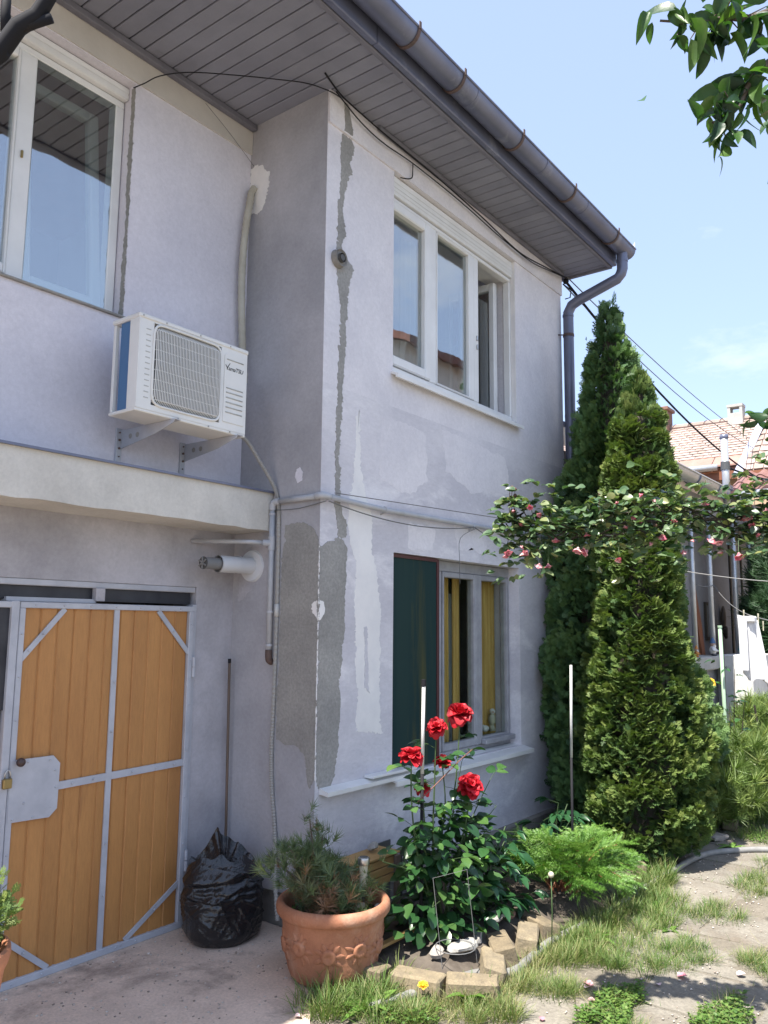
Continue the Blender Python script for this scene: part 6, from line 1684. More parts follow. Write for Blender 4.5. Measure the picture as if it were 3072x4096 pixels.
GR = dict(pot=([(2.80, 2.60), (3.04, 2.62), (3.17, 2.45), (3.31, 2.44), (3.26, 2.21), (2.93, 2.24), (2.74, 2.48)], 16, (.07, .17), .35),
          bed=([(3.26, 2.21), (3.37, 2.04), (3.56, 2.0), (3.32, 1.74), (2.85, 2.24), (2.93, 2.24)], 22, (.05, .13), .55),
          t1=([(3.51, 1.86), (3.71, 1.9), (3.78, 1.68), (3.64, 1.66)], 10, (.05, .1), .45),
          t2=([(4.07, 1.81), (4.6, 1.97), (5.41, 1.94), (5.37, 1.68), (4.9, 1.59), (4.54, 1.69), (4.1, 1.53), (4.0, 1.67)], 44, (.05, .12), .35),
          t3=([(4.54, 1.69), (4.74, 1.44), (4.51, 1.25), (4.21, 1.4), (4.05, 1.51)], 22, (.04, .09), .2),
          t4=([(5.09, 1.61), (5.39, 1.51), (5.18, 1.3), (5.02, 1.38), (4.92, 1.52)], 12, (.04, .09), .2),
          t5=([(5.74, 1.52), (6.7, 1.52), (5.68, 1.3), (5.49, 1.39)], 14, (.04, .09), .3),
          t6=([(4.57, 1.23), (4.82, 1.12), (4.34, 1.01), (4.5, 1.13)], 8, (.04, .08), .3),
          sp=([(3.93, 1.99), (4.62, 1.95), (4.91, 1.91), (4.08, 1.75), (3.9, 1.84)], 24, (.06, .14), .5),
          far=([(7.0, 1.84), (8.9, 1.86), (8.5, 1.5), (7.0, 1.6)], 30, (.05, .11), .3),
          thj=([(5.3, 2.05), (5.9, 2.05), (5.7, 1.85), (5.2, 1.85)], 14, (.07, .18), .45),
          clv=([(3.40, 1.58), (3.79, 1.60), (3.95, 1.49), (3.85, 1.41), (3.5, 1.38)], 7, (.04, .09), .4), clw=([(3.75, 1.19), (3.94, 1.17), (4.12, 1.08), (3.9, .98), (3.6, 1.0)], 6, (.04, .09), .4),
          edge=([(3.2, 1.3), (3.6, 1.45), (3.4, 1.0), (3.1, 1.0)], 10, (.04, .09), .4),
          brk=([(3.1, 2.42), (3.2, 2.15), (3.3, 1.95), (3.6, 1.98), (4.1, 2.0), (4.1, 1.9), (3.4, 1.85), (3.05, 2.2)], 15, (.05, .13), .7),
          strip=([(4.3, 2.0), (5.6, 2.0), (5.6, 1.9), (4.3, 1.88)], 20, (.06, .15), .5))
rg = np.random.default_rng(101)
mats = []; var = []
for key, (P, nt, hl, dry) in GR.items():
    for (cx, cy) in sample(P, nt, rg):
        tuft = rg.uniform(.03, .1); nb = int(rg.uniform(45, 120)); vb = rg.random()*.35 + dry*.7
        for k in range(nb):
            a = rg.uniform(0, 2*PI); r = tuft*math.sqrt(rg.random())
            p = (cx+r*math.cos(a), cy+r*math.sin(a), .004)
            L = rg.uniform(*hl)*(1.1-.5*r/tuft)
            d = np.array([math.cos(a)*r/tuft*.6+rg.normal()*.22, math.sin(a)*r/tuft*.6+rg.normal()*.22, 1])
            mats.append((int(rg.integers(6)), frame(p, d, (math.cos(a), math.sin(a), 0), (L*.9, L, L)))); var.append(np.clip(vb+rg.normal()*.2, 0, 1))
    # thin scattered blades between the tufts
    for (cx, cy) in sample(P, nt*26, rg):
        L = rg.uniform(hl[0]*.4, hl[1]*.7)
        mats.append((int(rg.integers(6)), frame((cx, cy, .004), (rg.normal()*.4, rg.normal()*.4, 1), rdir(rg)*[1, 1, 0]+[.01, 0, 0], (L, L, L)))); var.append(np.clip(dry+rg.normal()*.25, 0, 1))
    # flattened dry straw
    for (cx, cy) in sample(P, int(nt*40*dry), rg):
        L = rg.uniform(.05, .12); a = rg.uniform(0, 2*PI)
        mats.append((int(rg.integers(6)), frame((cx, cy, .014), (math.cos(a), math.sin(a), rg.uniform(0, .25)), (0, 0, 1), (L*.6, L, L)))); var.append(np.clip(.85+rg.normal()*.15, 0, 1))
# blades in the paving joints
for k in range(500):
    if rg.random() < .5: x = 3.3+.5*rg.integers(0, 11)+rg.normal()*.008; y = rg.uniform(.4, 1.95)
    else: y = 1.97-.5*rg.integers(0, 4)+rg.normal()*.008; x = rg.uniform(3.1, 8.5)
    L = rg.uniform(.02, .06)
    mats.append((int(rg.integers(6)), frame((x, y, .002), (rg.normal()*.4, rg.normal()*.4, 1), (1, rg.normal(), 0), (L, L, L)))); var.append(np.clip(.35+rg.normal()*.25, 0, 1))
g_ = scatter('grass', BL, mats, var, 'grass', None, (4, 1.8, 0)); tag(g_, 'patchy half dry grass tufts growing over the path', 'grass', kind='stuff')
mats = []; var = []
for P, nn in (([(3.40, 1.58), (3.79, 1.60), (3.95, 1.49), (3.85, 1.41), (3.5, 1.38)], 1500), ([(3.75, 1.19), (3.94, 1.17), (4.12, 1.08), (3.9, .98), (3.6, 1.0)], 1000), ([(7.62, 1.94), (7.97, 1.79), (6.99, 1.58), (7.05, 1.74)], 700), ([(2.95, 2.3), (3.2, 2.2), (3.1, 2.0), (2.9, 2.1)], 350)):
    for (x, y) in sample(ragged(P, .03, .06, 5), nn, rg):
        a = rg.uniform(0, 2*PI); z = rg.uniform(.012, .05)
        mats.append((0, frame((x, y, z), (math.cos(a), math.sin(a), rg.uniform(-.2, .4)), (rg.normal()*.3, rg.normal()*.3, 1), (.014, .016, .014)))); var.append(rg.random())
c_ = scatter('clover', [leaf_base(.5, .15, .1, n=3)], mats, var, 'clover', None, (3.8, 1.4, 0)); tag(c_, 'patches of small leaved clover between the paving slabs', 'clover', kind='stuff')
def weed(p, n, L, label, name='weed', seed=1, cat='weed', up=.9):
    rg = np.random.default_rng(seed); t = thing(name, label, cat, p)
    for k in range(n):
        a = 2*PI*k/n+rg.normal()*.3
        place_leaf(WEED_L, t, p, (math.cos(a), math.sin(a), rg.uniform(.4, 1.4)*up), (0, 0, 1), L*rg.uniform(.7, 1.15), rg)
    return t
weed((3.0, 2.32, .005), 12, .13, 'broad leaved weed in the grass at the pot foot', seed=1)
weed((3.33, 2.02, .005), 9, .12, 'upright broad leaved weed in front of the third edging brick', seed=2, up=1.5)
weed((3.11, 2.2, .005), 10, .07, 'small rosette weed between the big pot and the hose', seed=3, up=.5)
weed((4.35, 1.86, .005), 7, .12, 'broad pale green leaf weed at the spruce foot', seed=4, up=1.0)
weed((4.75, 1.6, .005), 9, .08, 'rosette weed in the middle of the grassy path', seed=5, up=.4)
weed((5.05, 1.78, .005), 9, .09, 'leafy weed in the grass left of the thuja shadow', seed=6, up=.6)
weed((6.75, 1.78, .005), 10, .11, 'leafy weed on the path beyond the hose', seed=7, up=.7)
dn = thing('dandelion', 'single dandelion seed head on a tall stalk before the spruce', 'dandelion', (4.07, 1.98, 0))
mk('stalk', MB().tube([(4.07, 1.98, 0), (4.075, 1.975, .2), (4.06, 1.97, .38)], .003, 6), 'stem_g', dn, smooth=True)
mk('seed_head', MB().ball((4.06, 1.97, .39), .016, 10, 8), 'lamp_tube', dn, smooth=True)
yd = thing('dandelion', 'single yellow flower in the grass beside the big pot', 'dandelion', (3.17, 2.16, 0))
mk('stalk', MB().tube([(3.17, 2.16, 0), (3.17, 2.16, .09)], .002, 6), 'stem_g', yd)
bloom(yd, (3.17, 2.16, .095), .022, (-.3, -.3, .9), PETY, [(9, 10, 1, 0, 0), (7, 40, .8, 0, .3)], np.random.default_rng(4))
PP = petal_mesh('fallen_petal', 'petal_pink', .5, .3, .2); PWH = petal_mesh('fallen_petal', 'petal_wht', .5, .3, .2)
for k, (x, y, s, w_, lb) in enumerate(((3.805, 1.649, .045, 0, 'bright pink fallen petal on the slab beside the grass tuft'), (3.79, 1.665, .04, 1, 'white fallen petal touching the bright pink one'), (4.159, 1.374, .045, 0, 'pink fallen petal at the edge of the dappled shadow'), (4.17, 1.36, .03, 1, 'pale fallen petal next to the pink one in the dappled shadow'), (3.669, 1.58, .03, 0, 'small pink petal left of the clover patch'), (4.02, 1.42, .03, 1, 'small pale petal on the slab right of the clover'), (4.35, 1.15, .04, 1, 'white petal at the right edge of the path'), (3.36, 1.68, .025, 0, 'pink petal in the grass at the picture foot'), (2.76, 2.5, .03, 1, 'pale petal lying on the bare concrete left of the grass'))):
    o = inst('fallen_petal', (PP, PWH)[w_], None, Matrix.Translation((x, y, .018)) @ Matrix.Rotation(k*1.7, 4, 'Z') @ Matrix.Rotation(.15, 4, 'X') @ Matrix.Scale(s, 4))
    tag(o, lb, 'petal', 'fallen rose petals')

# ---------------------------------------------------------------- grit and crumbs on the paving
rg = np.random.default_rng(131); mats = []; var = []
pb = MB().ball((0, 0, 0), 1, 5, 3, (1, 1, .6)); pbv = (np.array(pb.v), pb.f)
for k in range(2100):
    if k < 1500: x = rg.uniform(2.9, 7.5); y = rg.uniform(.8, 2.05)
    else: x = rg.uniform(1.9, 3.4); y = rg.uniform(2.3, 3.7)
    s = rg.uniform(.0015, .0065)*(1.4 if rg.random() < .06 else 1)
    T = np.eye(4); T[:3, :3] = np.diag([s*rg.uniform(.8, 1.6), s, s]); T[:3, 3] = (x, y, .0125+s*.3); mats.append((0, T)); var.append(rg.random())
o = scatter('grit', [pbv], mats, var, 'grit', None, (4, 1.6, 0)); tag(o, 'loose grit and crumbs scattered over concrete and paving', 'grit', kind='stuff')
# ================================================================== BEYOND THE HOUSE
# ---------------------------------------------------------------- annex with porch
an = thing('annex', 'low grey annex with open porch and zinc gutter beyond the thujas', 'annex', (10.0, 3.0, 0))
mk('wall', MB().box(6.9, 15.5, 3.2, 3.45, 0, 3.3).box(6.9, 7.1, 2.9, 3.2, 0, 3.25), 'annex', an)
mk('beam', MB().box(6.9, 13.6, 2.72, 2.86, 3.0, 3.18), 'annex', an)
mk('roof', MB().add([(6.7, 2.55, 3.22), (13.8, 2.55, 3.22), (13.8, 5.0, 4.3), (6.7, 5.0, 4.3), (6.7, 2.55, 3.27), (13.8, 2.55, 3.27), (13.8, 5.0, 4.36), (6.7, 5.0, 4.36)],
   [(0, 3, 2, 1), (4, 5, 6, 7), (0, 1, 5, 4), (1, 2, 6, 5), (3, 0, 4, 7)]), 'zinc', an)
g2 = MB(); n = 12
for (r0, sgn) in ((.085, 1),):
    V = []
    for xx in (6.7, 9.75):
        for k in range(n+1):
            a = PI+PI*k/n; V.append((xx, 2.52+r0*math.cos(a), 3.24+r0*math.sin(a)))
    g2.add(V, [(k, k+1, n+2+k, n+1+k) for k in range(n)])
gt = mk('gutter', g2.tube([(6.7, 2.435, 3.245), (9.75, 2.435, 3.245)], .011, 8), 'galv', an, auto=40)
for xx in (8.7, 9.45):
    mk('bracket', MB().tube([(xx, 2.52+.09*math.cos(PI+PI*k/10), 3.24+.09*math.sin(PI+PI*k/10)) for k in range(11)], .01, 6), 'zinc', gt)
for px in (8.3, 9.235, 9.92, 11.03, 11.83):
    mk('porch_pole', MB().tube([(px, 2.72, 1.33), (px-.005, 2.72, 3.05)], .03, 12), 'galv', an, smooth=True)
mk('parapet', MB().box(7.3, 9.98, 2.70, 2.84, 0, 1.20), 'annex', an)
mk('parapet_slab', MB().box(7.3, 9.99, 2.62, 2.92, 1.20, 1.345, .012), 'concrete_lt', an)
mk('pier', MB().box(9.80, 10.7, 2.28, 2.58, 0, 1.36, .012).box(10.0, 13.0, 2.60, 2.86, 0, 1.335, .01), 'whitewash', an)
mk('porch_floor', MB().box(6.9, 13.4, 2.86, 3.19, 0, .55), 'concrete_lt', an)
mk('door_line', MB().box(12.65, 12.72, 3.18, 3.199, .56, 2.9).box(13.3, 13.36, 3.18, 3.199, .56, 2.9), 'stem_d', an)
mk('house_letters', MB().tube([(10.16, 3.19, 2.02), (10.2, 3.19, 2.13), (10.24, 3.19, 2.02)], .011, 6).tube([(10.28, 3.19, 2.0), (10.31, 3.19, 2.13), (10.35, 3.19, 2.04), (10.39, 3.19, 2.13), (10.43, 3.19, 2.0)], .011, 6), 'white_paint', an)
# clutter on the porch
tag(mk('wooden_board', MB().prism([(0, 0), (.09, 0), (.1, .75), (.03, 1.6), (0, 1.6), (-.03, .7)], lambda u, v, d: (10.3+u*1.2, 2.93+d+.06*v, 1.36-.25+v*.72), .03), 'brown_board', None), 'reddish brown board leaning behind the middle porch pole', 'board')
fr_ = thing('picture_frame', 'dark square frame hanging on the porch wall', 'frame', (11.5, 3.19, 1.5))
mk('frame', MB().box(11.3, 11.34, 3.17, 3.198, 1.5, 2.0).box(11.62, 11.66, 3.17, 3.198, 1.5, 2.0).box(11.34, 11.62, 3.17, 3.198, 1.96, 2.0).box(11.34, 11.62, 3.17, 3.198, 1.5, 1.54), 'stem_d', fr_)
mk('picture', MB().box(11.34, 11.62, 3.185, 3.195, 1.54, 1.96), 'panel', fr_)
tag(mk('wall_ornament', MB().ball((12.1, 3.16, 1.8), .1, 12, 8, (.7, .3, 1.7)).tube([(12.1, 3.16, 1.66), (12.2, 3.16, 1.52)], [.05, .02], 8), 'oldwood', None, smooth=True), 'brown fish shaped ornament hanging on the porch wall', 'ornament')
def gnome(x, y, z, h, cols, label):
    t = thing('garden_figurine', label, 'figurine', (x, y, z), 'figurines on the porch parapet')
    s = h/.2
    mk('boots', MB().ball((x-.02*s, y-.01*s, z+.012*s), .022*s, 8, 6, (1, 1.3, .6)).ball((x+.02*s, y-.01*s, z+.012*s), .022*s, 8, 6, (1, 1.3, .6)), cols[3], t, smooth=True)
    mk('body', MB().ball((x, y, z+.06*s), .042*s, 12, 8, (1, .9, 1.15)), cols[0], t, smooth=True)
    for q in (-1, 1): mk('arm', MB().tube([(x+q*.03*s, y, z+.085*s), (x+q*.055*s, y-.02*s, z+.06*s), (x+q*.03*s, y-.045*s, z+.05*s)], [.014*s, .013*s, .01*s], 8), cols[0], t, smooth=True)
    mk('head', MB().ball((x, y, z+.122*s), .028*s, 12, 8).ball((x, y-.027*s, z+.12*s), .007*s, 6, 4), 'skin_t', t, smooth=True)
    mk('beard', MB().ball((x, y-.016*s, z+.102*s), .022*s, 10, 8, (1, .8, 1.2)), cols[1], t, smooth=True)
    mk('hat', MB().lathe([(.032*s, .135*s), (.026*s, .155*s), (.012*s, .185*s), (.0, .2*s)], x, y, 12, z), cols[2], t, smooth=True)
gnome(9.72, 2.67, 1.346, .21, ('fig_white', 'fig_white', 'fig_blue', 'fig_dark'), 'grey and blue garden figurine beside the middle porch pole')
gnome(10.85, 2.64, 1.336, .2, ('fig_teal', 'fig_white', 'fig_white', 'fig_white'), 'white and teal garden figurine by the third porch pole')
gnome(9.1, 2.67, 1.346, .13, ('fig_orange', 'fig_white', 'fig_orange', 'fig_orange'), 'small orange figurine half hidden by the thuja')
tag(mk('slate_panel', MB().prism([(0, 0), (.38, .05), (.42, 1.0), (.2, .95), (.0, .8)], lambda u, v, d: (8.62+u*.5, 2.60-u*.35+d+.05*v, .05+v), .02), 'panel', None), 'blue grey panel leaning against the annex parapet', 'panel')
# service mast with cable
ms = thing('service_mast', 'grey steel cable mast standing above the annex roof', 'mast', (10.6, 2.65, 3.3))
mk('pipe', MB().tube([(10.6, 2.66, 3.1), (10.6, 2.66, 4.02)], .045, 14), 'galv', ms, smooth=True)
mk('cap', MB().lathe([(0, 4.08), (.05, 4.07), (.055, 4.03), (.045, 4.01)], 10.6, 2.66, 14), 'zinc', ms, smooth=True)
mk('collar', MB().tube([(10.6, 2.66, 3.62), (10.6, 2.66, 3.72)], .056, 14), 'plastic_d', ms)
mk('clamp', MB().box(10.5, 10.7, 2.60, 2.72, 3.36, 3.42, .01), 'zinc', ms)

# ---------------------------------------------------------------- washing
def shirt(label):
    t = thing('laundry_shirt', label, 'laundry', (6.52, 1.49, 1.25))
    V = []; nu, nv = 14, 18
    ax = np.array([.55, -.83, 0]); ay = np.array([.83, .55, 0])
    for s in (0, 1):
        for j in range(nv+1):
            tt = j/nv
            for i in range(nu+1):
                u = i/nu-.5
                w = .14*(1-.1*tt) + .05*tt
                x = u*w + .075*tt*(1 if u > 0 else .45) ; z = -.44*tt - .10*max(0, u)*tt*2.4 + .025*math.sin(u*9)*tt
                y = .016*math.sin(u*34+tt*3)*(.3+tt) + (.022 if s else -.022)*(1-abs(u)*1.6)
                V.append(np.array([6.445, 1.515, 1.735]) + ax*x + ay*y + np.array([0, 0, z - .04*u]))
    F = []
    for s in (0, 1):
        o = s*(nu+1)*(nv+1)
        for j in range(nv):
            for i in range(nu): F.append((o+j*(nu+1)+i, o+j*(nu+1)+i+1, o+(j+1)*(nu+1)+i+1, o+(j+1)*(nu+1)+i))
    mk('cloth', MB().add(V, F), 'cloth', t, smooth=True)
    V = []
    for j in range(9):
        for i in range(5):
            u = i/4-.5; tt = j/8
            V.append(np.array([6.44, 1.51, 1.735]) + ax*(u*.055-.055) + ay*(.015*math.sin(u*20)-.035) + np.array([0, 0, -tt*.38]))
    mk('sleeve', MB().add(V, [(j*5+i, j*5+i+1, (j+1)*5+i+1, (j+1)*5+i) for j in range(8) for i in range(4)]), 'cloth', t, smooth=True)
    mk('waistband', MB().box(6.40, 6.49, 1.46, 1.56, 1.70, 1.745, .01), 'cloth', t)
shirt('white shirt pegged on the washing line at the right edge')
for k, (p, lb) in enumerate((((6.425, 1.535, 1.74), 'wooden clothes peg at the left end of the white shirt'), ((6.49, 1.452, 1.715), 'wooden clothes peg at the right end of the white shirt'), ((6.51, 1.425, 1.66), 'loose clothes peg hanging right of the white shirt'))):
    t = thing('clothes_peg', lb, 'peg', p, 'pegs on the washing line')
    for q in (-1, 1): mk('jaw', MB().tube([(p[0]+q*.003, p[1], p[2]-.02), (p[0]+q*.002, p[1], p[2]+.01), (p[0]+q*.010, p[1], p[2]+.05)], .0035, 5), 'lamp_tube', t)
def cable2(pts, r, label, m='wire', sag=.1, cat='cable', name='cable'):
    return tag(mk(name, MB().tube(catenary(pts[0], pts[1], sag, 16), r, 6), m, None, smooth=True), label, cat)
cable2([(9.235, 2.68, 2.13), (9.92, 2.68, 2.15)], .005, 'washing line between the first two porch poles', sag=.02)
cable2([(9.92, 2.68, 2.15), (6.46, 1.5, 1.75)], .004, 'washing line from the porch pole to the white shirt', sag=.05)
cable2([(6.46, 1.5, 1.75), (6.9, .9, 1.62)], .004, 'washing line running out of the picture past the shirt', sag=.02)
cable2([(6.0, 2.9, 2.36), (9.3, 1.2, 2.12)], .004, 'washing line crossing low in front of the porch poles', 'conduit', sag=.12)
# overhead service cables
cable2([(6.74, 3.02, 4.83), (15.0, 3.0, 4.08)], .013, 'thick dark overhead cable running from the eaves corner over the annex', 'cable', sag=.28)
cable2([(6.74, 3.04, 4.80), (16.5, 3.4, 4.95)], .006, 'middle thin overhead cable above the thujas', sag=.22)
cable2([(6.74, 3.0, 4.86), (16.5, 3.5, 5.12)], .006, 'uppermost thin overhead cable above the thujas', sag=.12)
tag(mk('cable_anchor', MB().lathe([(0, 4.80), (.022, 4.81), (.028, 4.83), (.022, 4.85), (0, 4.86)], 6.76, 3.02, 10).tube([(6.74, 3.04, 4.8), (6.78, 2.98, 4.74), (6.8, 3.0, 4.68), (6.76, 3.03, 4.66)], .006, 6), 'cable', None, smooth=True), 'black insulator where the cables leave the house corner', 'insulator')
cable2([(10.6, 2.66, 3.66), (14.5, 1.9, 3.95)], .012, 'dark cable leaving the service mast to the right', 'cable', sag=.12)

# ---------------------------------------------------------------- yellow rose with stake
rg = np.random.default_rng(121)
sk_ = thing('plant_stake', 'pale green stake supporting the yellow rose', 'stake', (7.68, 2.03, .05))
mk('rod', MB().tube([(7.70, 2.03, .03), (7.6, 2.02, 1.66)], .016, 10), 'green_stake', sk_, smooth=True)
mk('cap', MB().tube([(7.6, 2.02, 1.66), (7.6, 2.02, 1.68)], .02, 10), 'green_stake', sk_)
yr = thing('rose_bush', 'thin rose bush with yellow flowers beside the pale green stake', 'rose bush', (7.75, 2.02, .08))
tips = [(7.583, 2.131, 1.17), (7.627, 2.126, .94), (7.64, 2.03, 1.36), (7.75, 1.95, 1.3), (7.72, 2.0, 1.0), (7.85, 1.93, .8), (7.62, 2.1, .72), (7.8, 1.88, 1.1)]
for k, e in enumerate(tips):
    P = smooth_path([(7.76+rg.normal()*.03, 2.03, .06), ((7.76+e[0])/2, (2.03+e[1])/2, e[2]*.5), e], 6)
    mk('stem', MB().tube(P, [.008-.0005*i for i in range(len(P))], 6, False), 'stem_d', yr, smooth=True)
    for j in range(5):
        p = np.array(P[min(len(P)-1, 5+j*2)]); a = rg.uniform(0, 2*PI)
        compound(yr, ROSE_L if k not in (2, 3) else PEON_L, p, (math.cos(a), math.sin(a), .2), rg.uniform(.06, .09), 3, rg)
for p, r in (((7.583, 2.131, 1.185), .06), ((7.627, 2.126, .952), .03)):
    bloom(yr, p, r, (-.3, -.3, .9), PETY, [(8, 0, 1, 0, 0), (7, 30, .85, 0, .3), (5, 60, .6, 0, .1)], rg)

# ---------------------------------------------------------------- neighbour house with clay tile roof
nb = thing('neighbour_house', 'peach coloured house with pale clay tile roof and chimneys behind the annex', 'house', (18.5, 4.0, 0))
RX0, RZ0 = 17.6, 5.0      # eave line
RX1, RZ1 = 19.4, 6.35     # ridge line (scaled with distance)
NY0, NY1 = -3.0, 9.0
mk('wall', MB().box(18.0, 22.5, NY0, NY1, 0, 4.9), 'peach', nb)
rf = mk('roof', MB().add([(RX0, NY0, RZ0), (RX0, NY1, RZ0), (RX1, NY1, RZ1), (RX1, NY0, RZ1), (22.6, NY0, 5.0), (22.6, NY1, 5.0)], [(0, 3, 2, 1), (3, 4, 5, 2)]), 'tile', nb)
# plain tiles course by course: sub-parts near the middle of the view, the rest joined
sl_len = math.hypot(RX1-RX0, RZ1-RZ0); ang = math.atan2(RZ1-RZ0, RX1-RX0)
tb = MB(); tw_, tl_ = .165, .17
tb.add([(-tw_/2, 0, .0), (tw_/2, 0, .0), (tw_/2, tl_, .0), (-tw_/2, tl_, 0), (-tw_/2, 0, .03), (-tw_*.25, -.012, .034), (0, -.02, .036), (tw_*.25, -.012, .034), (tw_/2, 0, .03), (tw_/2, tl_, .012), (-tw_/2, tl_, .012)],
       [(4, 5, 6, 7, 8, 9, 10), (0, 4, 10, 3), (1, 2, 9, 8), (0, 1, 8, 7, 6, 5, 4)])
tme = bm('roof_tile', tb, 'tile')
tv = (np.array(tb.v), tb.f)
pl = []
ncr = int((sl_len-.42)/.13)
for c_ in range(ncr):
    s = .42 + c_*.13
    for q in range(70):
        y = 1.6 + q*.172 + (.086 if c_ % 2 else 0)
        if y > 8.9: continue
        pl.append((s, y))
# nearest to the open part of the view first
pl.sort(key=lambda a: abs(a[1]-4.6)*1.0 + abs(a[0]-1.2)*.9)
sm_ = []; sv = []
for k, (s, y) in enumerate(pl):
    o = (RX0+(RX1-RX0)*s/sl_len, y+random.uniform(-.006, .006), RZ0+(RZ1-RZ0)*s/sl_len+.012)
    # local +Y up the slope, +X along the ridge
    Tm = Matrix.Translation(o) @ Matrix(((0, math.cos(ang), -math.sin(ang), 0), (-1, 0, 0, 0), (0, math.sin(ang), math.cos(ang), 0), (0, 0, 0, 1))) @ Matrix.Rotation(random.uniform(-.03, .03), 4, 'Z')
    if k < 300: inst('roof_tile', tme, rf, Tm)
    else: sm_.append((0, np.array(Tm))); sv.append(random.random())
tag(scatter('roof_tiles', [tv], sm_, sv, 'tile', rf), kind='stuff')
for q in range(16):
    y = NY0+.2+q*.75
    mk('eave_sheet', MB().add([(RX0-.03, y, RZ0-.005), (RX0-.03, y+.735, RZ0-.005), (RX0+(RX1-RX0)*.43/sl_len, y+.735, RZ0+(RZ1-RZ0)*.43/sl_len+.035), (RX0+(RX1-RX0)*.43/sl_len, y, RZ0+(RZ1-RZ0)*.43/sl_len+.035), (RX0-.03, y, RZ0+.03), (RX0-.03, y+.735, RZ0+.03)], [(4, 5, 2, 3), (0, 1, 5, 4)]), 'sheet_red', rf)
rt = MB()
for q in range(34):
    y = NY0 + q*.36
    mk('ridge_tile', MB().tube([(RX1, y, RZ1+.02), (RX1, y+.34, RZ1+.03), (RX1, y+.36, RZ1+.045)], [.085, .085, .1], 8), 'tile', rf)
mk('gutter', MB().tube([(RX0-.1, 4.55, RZ0-.03), (RX0-.1, NY1, RZ0-.05)], .075, 10), 'galv', nb, smooth=True)
mk('fascia', MB().box(RX0+.02, RX0+.1, NY0, NY1, RZ0-.28, RZ0-.02), 'brown_board', nb)
# chimneys
def chimney(cx, cy, z0, z1, w, m, label, bricks=True):
    c = mk('chimney', MB().box(cx-w, cx+w, cy-w, cy+w, z0, z1), m, nb); tag(c, label)
    mk('cap', MB().box(cx-w*1.25, cx+w*1.25, cy-w*1.25, cy+w*1.25, z1, z1+.08, .01), 'concrete_lt' if not bricks else m, c)
    if bricks:
        k = 0; z = z0+.02
        while z < z1-.06:
            for q in range(3):
                y0 = cy-w+.01+q*(2*w-.02)/3
                mk('brick', MB().box(cx-w-.012, cx-w+.002, y0+.008, y0+(2*w-.02)/3-.008, z, z+.06), 'brick_red', c)
            z += .078
chimney(19.3, 6.28, 6.1, 6.78, .22, 'brick_red', 'red brick chimney on the tiled roof beside the thuja tip')
c2 = (19.3, 4.55)
c = mk('chimney', MB().box(c2[0]-.13, c2[0]+.13, c2[1]-.16, c2[1]+.16, 6.2, 6.50).box(c2[0]-.13, c2[0]+.13, c2[1]-.16, c2[1]-.1, 6.50, 6.64).box(c2[0]-.13, c2[0]+.13, c2[1]+.1, c2[1]+.16, 6.50, 6.64).box(c2[0]-.14, c2[0]+.14, c2[1]-.17, c2[1]+.17, 6.64, 6.70), 'concrete_lt', nb); tag(c, 'pale concrete chimney head on the ridge')
# dormer block with metal tile skirt roof on the right
dm = thing('tiled_shed', 'small roof with brown metal tiles and pale upper slope at the right edge', 'shed', (15.0, 2.6, 0))
mk('wall', MB().box(15.2, 17.0, .5, 3.25, -.58, 3.75), 'peach', dm)
mk('side_board', MB().add([(14.98, 3.28, 3.75), (14.98, 3.12, 3.75), (15.62, 2.82, 4.78), (15.62, 2.96, 4.78)], [(0, 1, 2, 3)]), 'zinc', dm)
V = [(15.0, 3.1, 3.8), (15.0, .4, 3.8), (15.7, .4, 4.75), (15.7, 2.78, 4.75)]
ur = mk('upper_roof', MB().add(V + [(16.8, .4, 4.7), (16.8, 2.7, 4.7)], [(0, 1, 2, 3), (3, 2, 4, 5)]), 'tile', dm)
for c_ in range(8):
    t0 = c_/8
    for q in range(15):
        y = 3.02-.18*(t0)-q*.17
        if y < .6: continue
        o = Vector((15.0+.7*t0, y, 3.8+.95*t0+.012)); a2 = math.atan2(.95, .7)
        inst('roof_tile', tme, ur, Matrix.Translation(o) @ Matrix(((0, math.cos(a2), -math.sin(a2), 0), (-1, 0, 0, 0), (0, math.sin(a2), math.cos(a2), 0), (0, 0, 0, 1))) @ Matrix.Scale(.95, 4))
lr = mk('lower_roof', MB().add([(13.9, 3.1, 3.25), (13.9, .3, 3.25), (14.95, .3, 3.72), (14.95, 3.1, 3.72)], [(0, 1, 2, 3)]), 'tile2', dm)
a3 = math.atan2(.47, 1.05)
wv = MB(); V = []; F = []; nn = 12
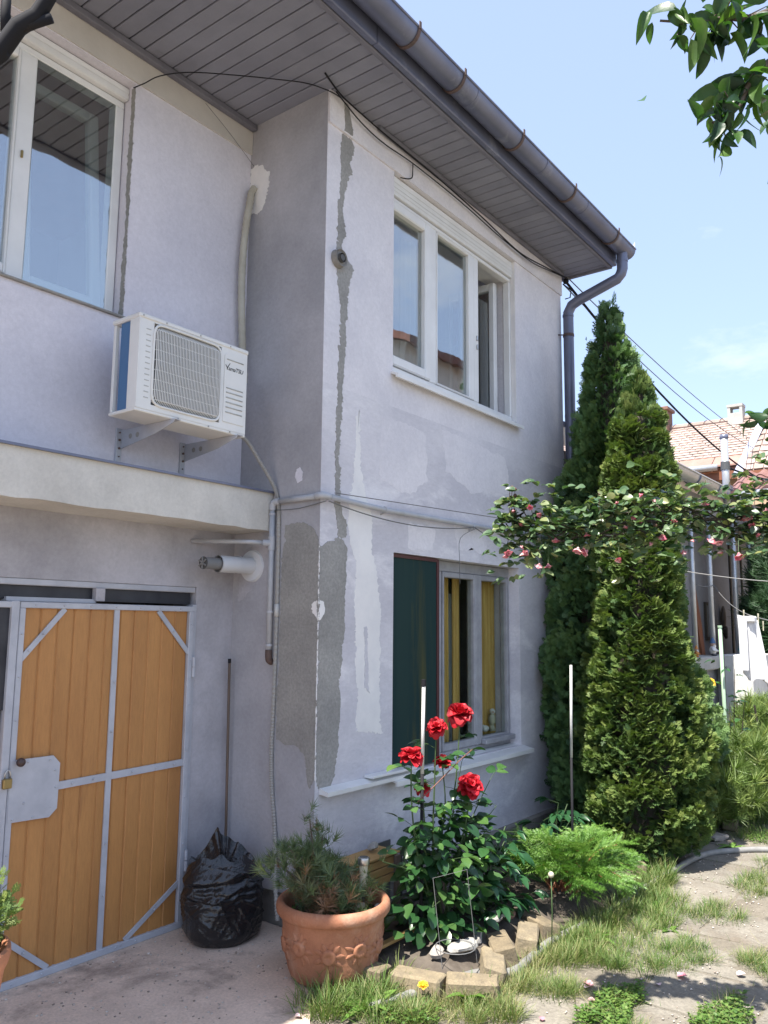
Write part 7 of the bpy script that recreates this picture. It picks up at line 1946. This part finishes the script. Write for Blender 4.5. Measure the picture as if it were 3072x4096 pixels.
for i in range(nn+1):
    u = i/nn-.5; h = .03*math.cos(u*2*PI)+.03
    V += [(u*.24, 0, h+.02), (u*.24, .38, h)]
for i in range(nn): F.append((2*i, 2*i+2, 2*i+3, 2*i+1))
wv.add(V, F); wv.add([(-.12, 0, -.01)] + [V[2*i] for i in range(nn+1)] + [(.12, 0, -.01)], [tuple(range(nn+3))])
wme = bm('metal_tile', wv, 'tile2', True)
for c_ in range(3):
    for q in range(11):
        t0 = c_/3
        o = Vector((13.88+1.05*t0, 2.98-q*.24, 3.26+.47*t0))
        inst('metal_tile', wme, lr, Matrix.Translation(o) @ Matrix(((0, math.cos(a3), -math.sin(a3), 0), (-1, 0, 0, 0), (0, math.sin(a3), math.cos(a3), 0), (0, 0, 0, 1))))
mk('gutter', MB().tube([(13.8, 2.95, 3.2), (13.8, .3, 3.2)], .07, 10), 'galv', dm, smooth=True)

dm.location = (15.0, 2.97, .58)

# ---------------------------------------------------------------- house across the yard (seen mirrored in the bay window)
op = thing('opposite_house', 'cream gabled house across the yard, mirrored in the upper bay window', 'house', (15.5, -5.5, 0))
mk('wall', MB().box(12.9, 20.0, -8.0, -3.0, 0, 7.3), 'cream', op)
mk('gable', MB().add([(12.895, -8.0, 7.3), (12.895, -3.0, 7.3), (12.895, -5.5, 8.3)], [(0, 1, 2)]), 'cream', op)
mk('roof', MB().add([(12.7, -2.75, 7.2), (20.2, -2.75, 7.2), (20.2, -5.5, 8.35), (12.7, -5.5, 8.35), (12.7, -8.3, 7.2), (20.2, -8.3, 7.2), (12.7, -2.75, 7.35), (20.2, -2.75, 7.35), (20.2, -5.5, 8.5), (12.7, -5.5, 8.5), (12.7, -8.3, 7.35), (20.2, -8.3, 7.35)],
   [(0, 3, 2, 1), (3, 4, 5, 2), (6, 7, 8, 9), (9, 8, 11, 10), (0, 1, 7, 6), (0, 6, 9, 3), (3, 9, 10, 4)]), 'roof_dark', op)
mk('chimney', MB().box(12.95, 13.4, -6.6, -6.1, 7.5, 9.4).box(12.88, 13.47, -6.67, -6.03, 9.4, 9.5), 'brick_red', op)
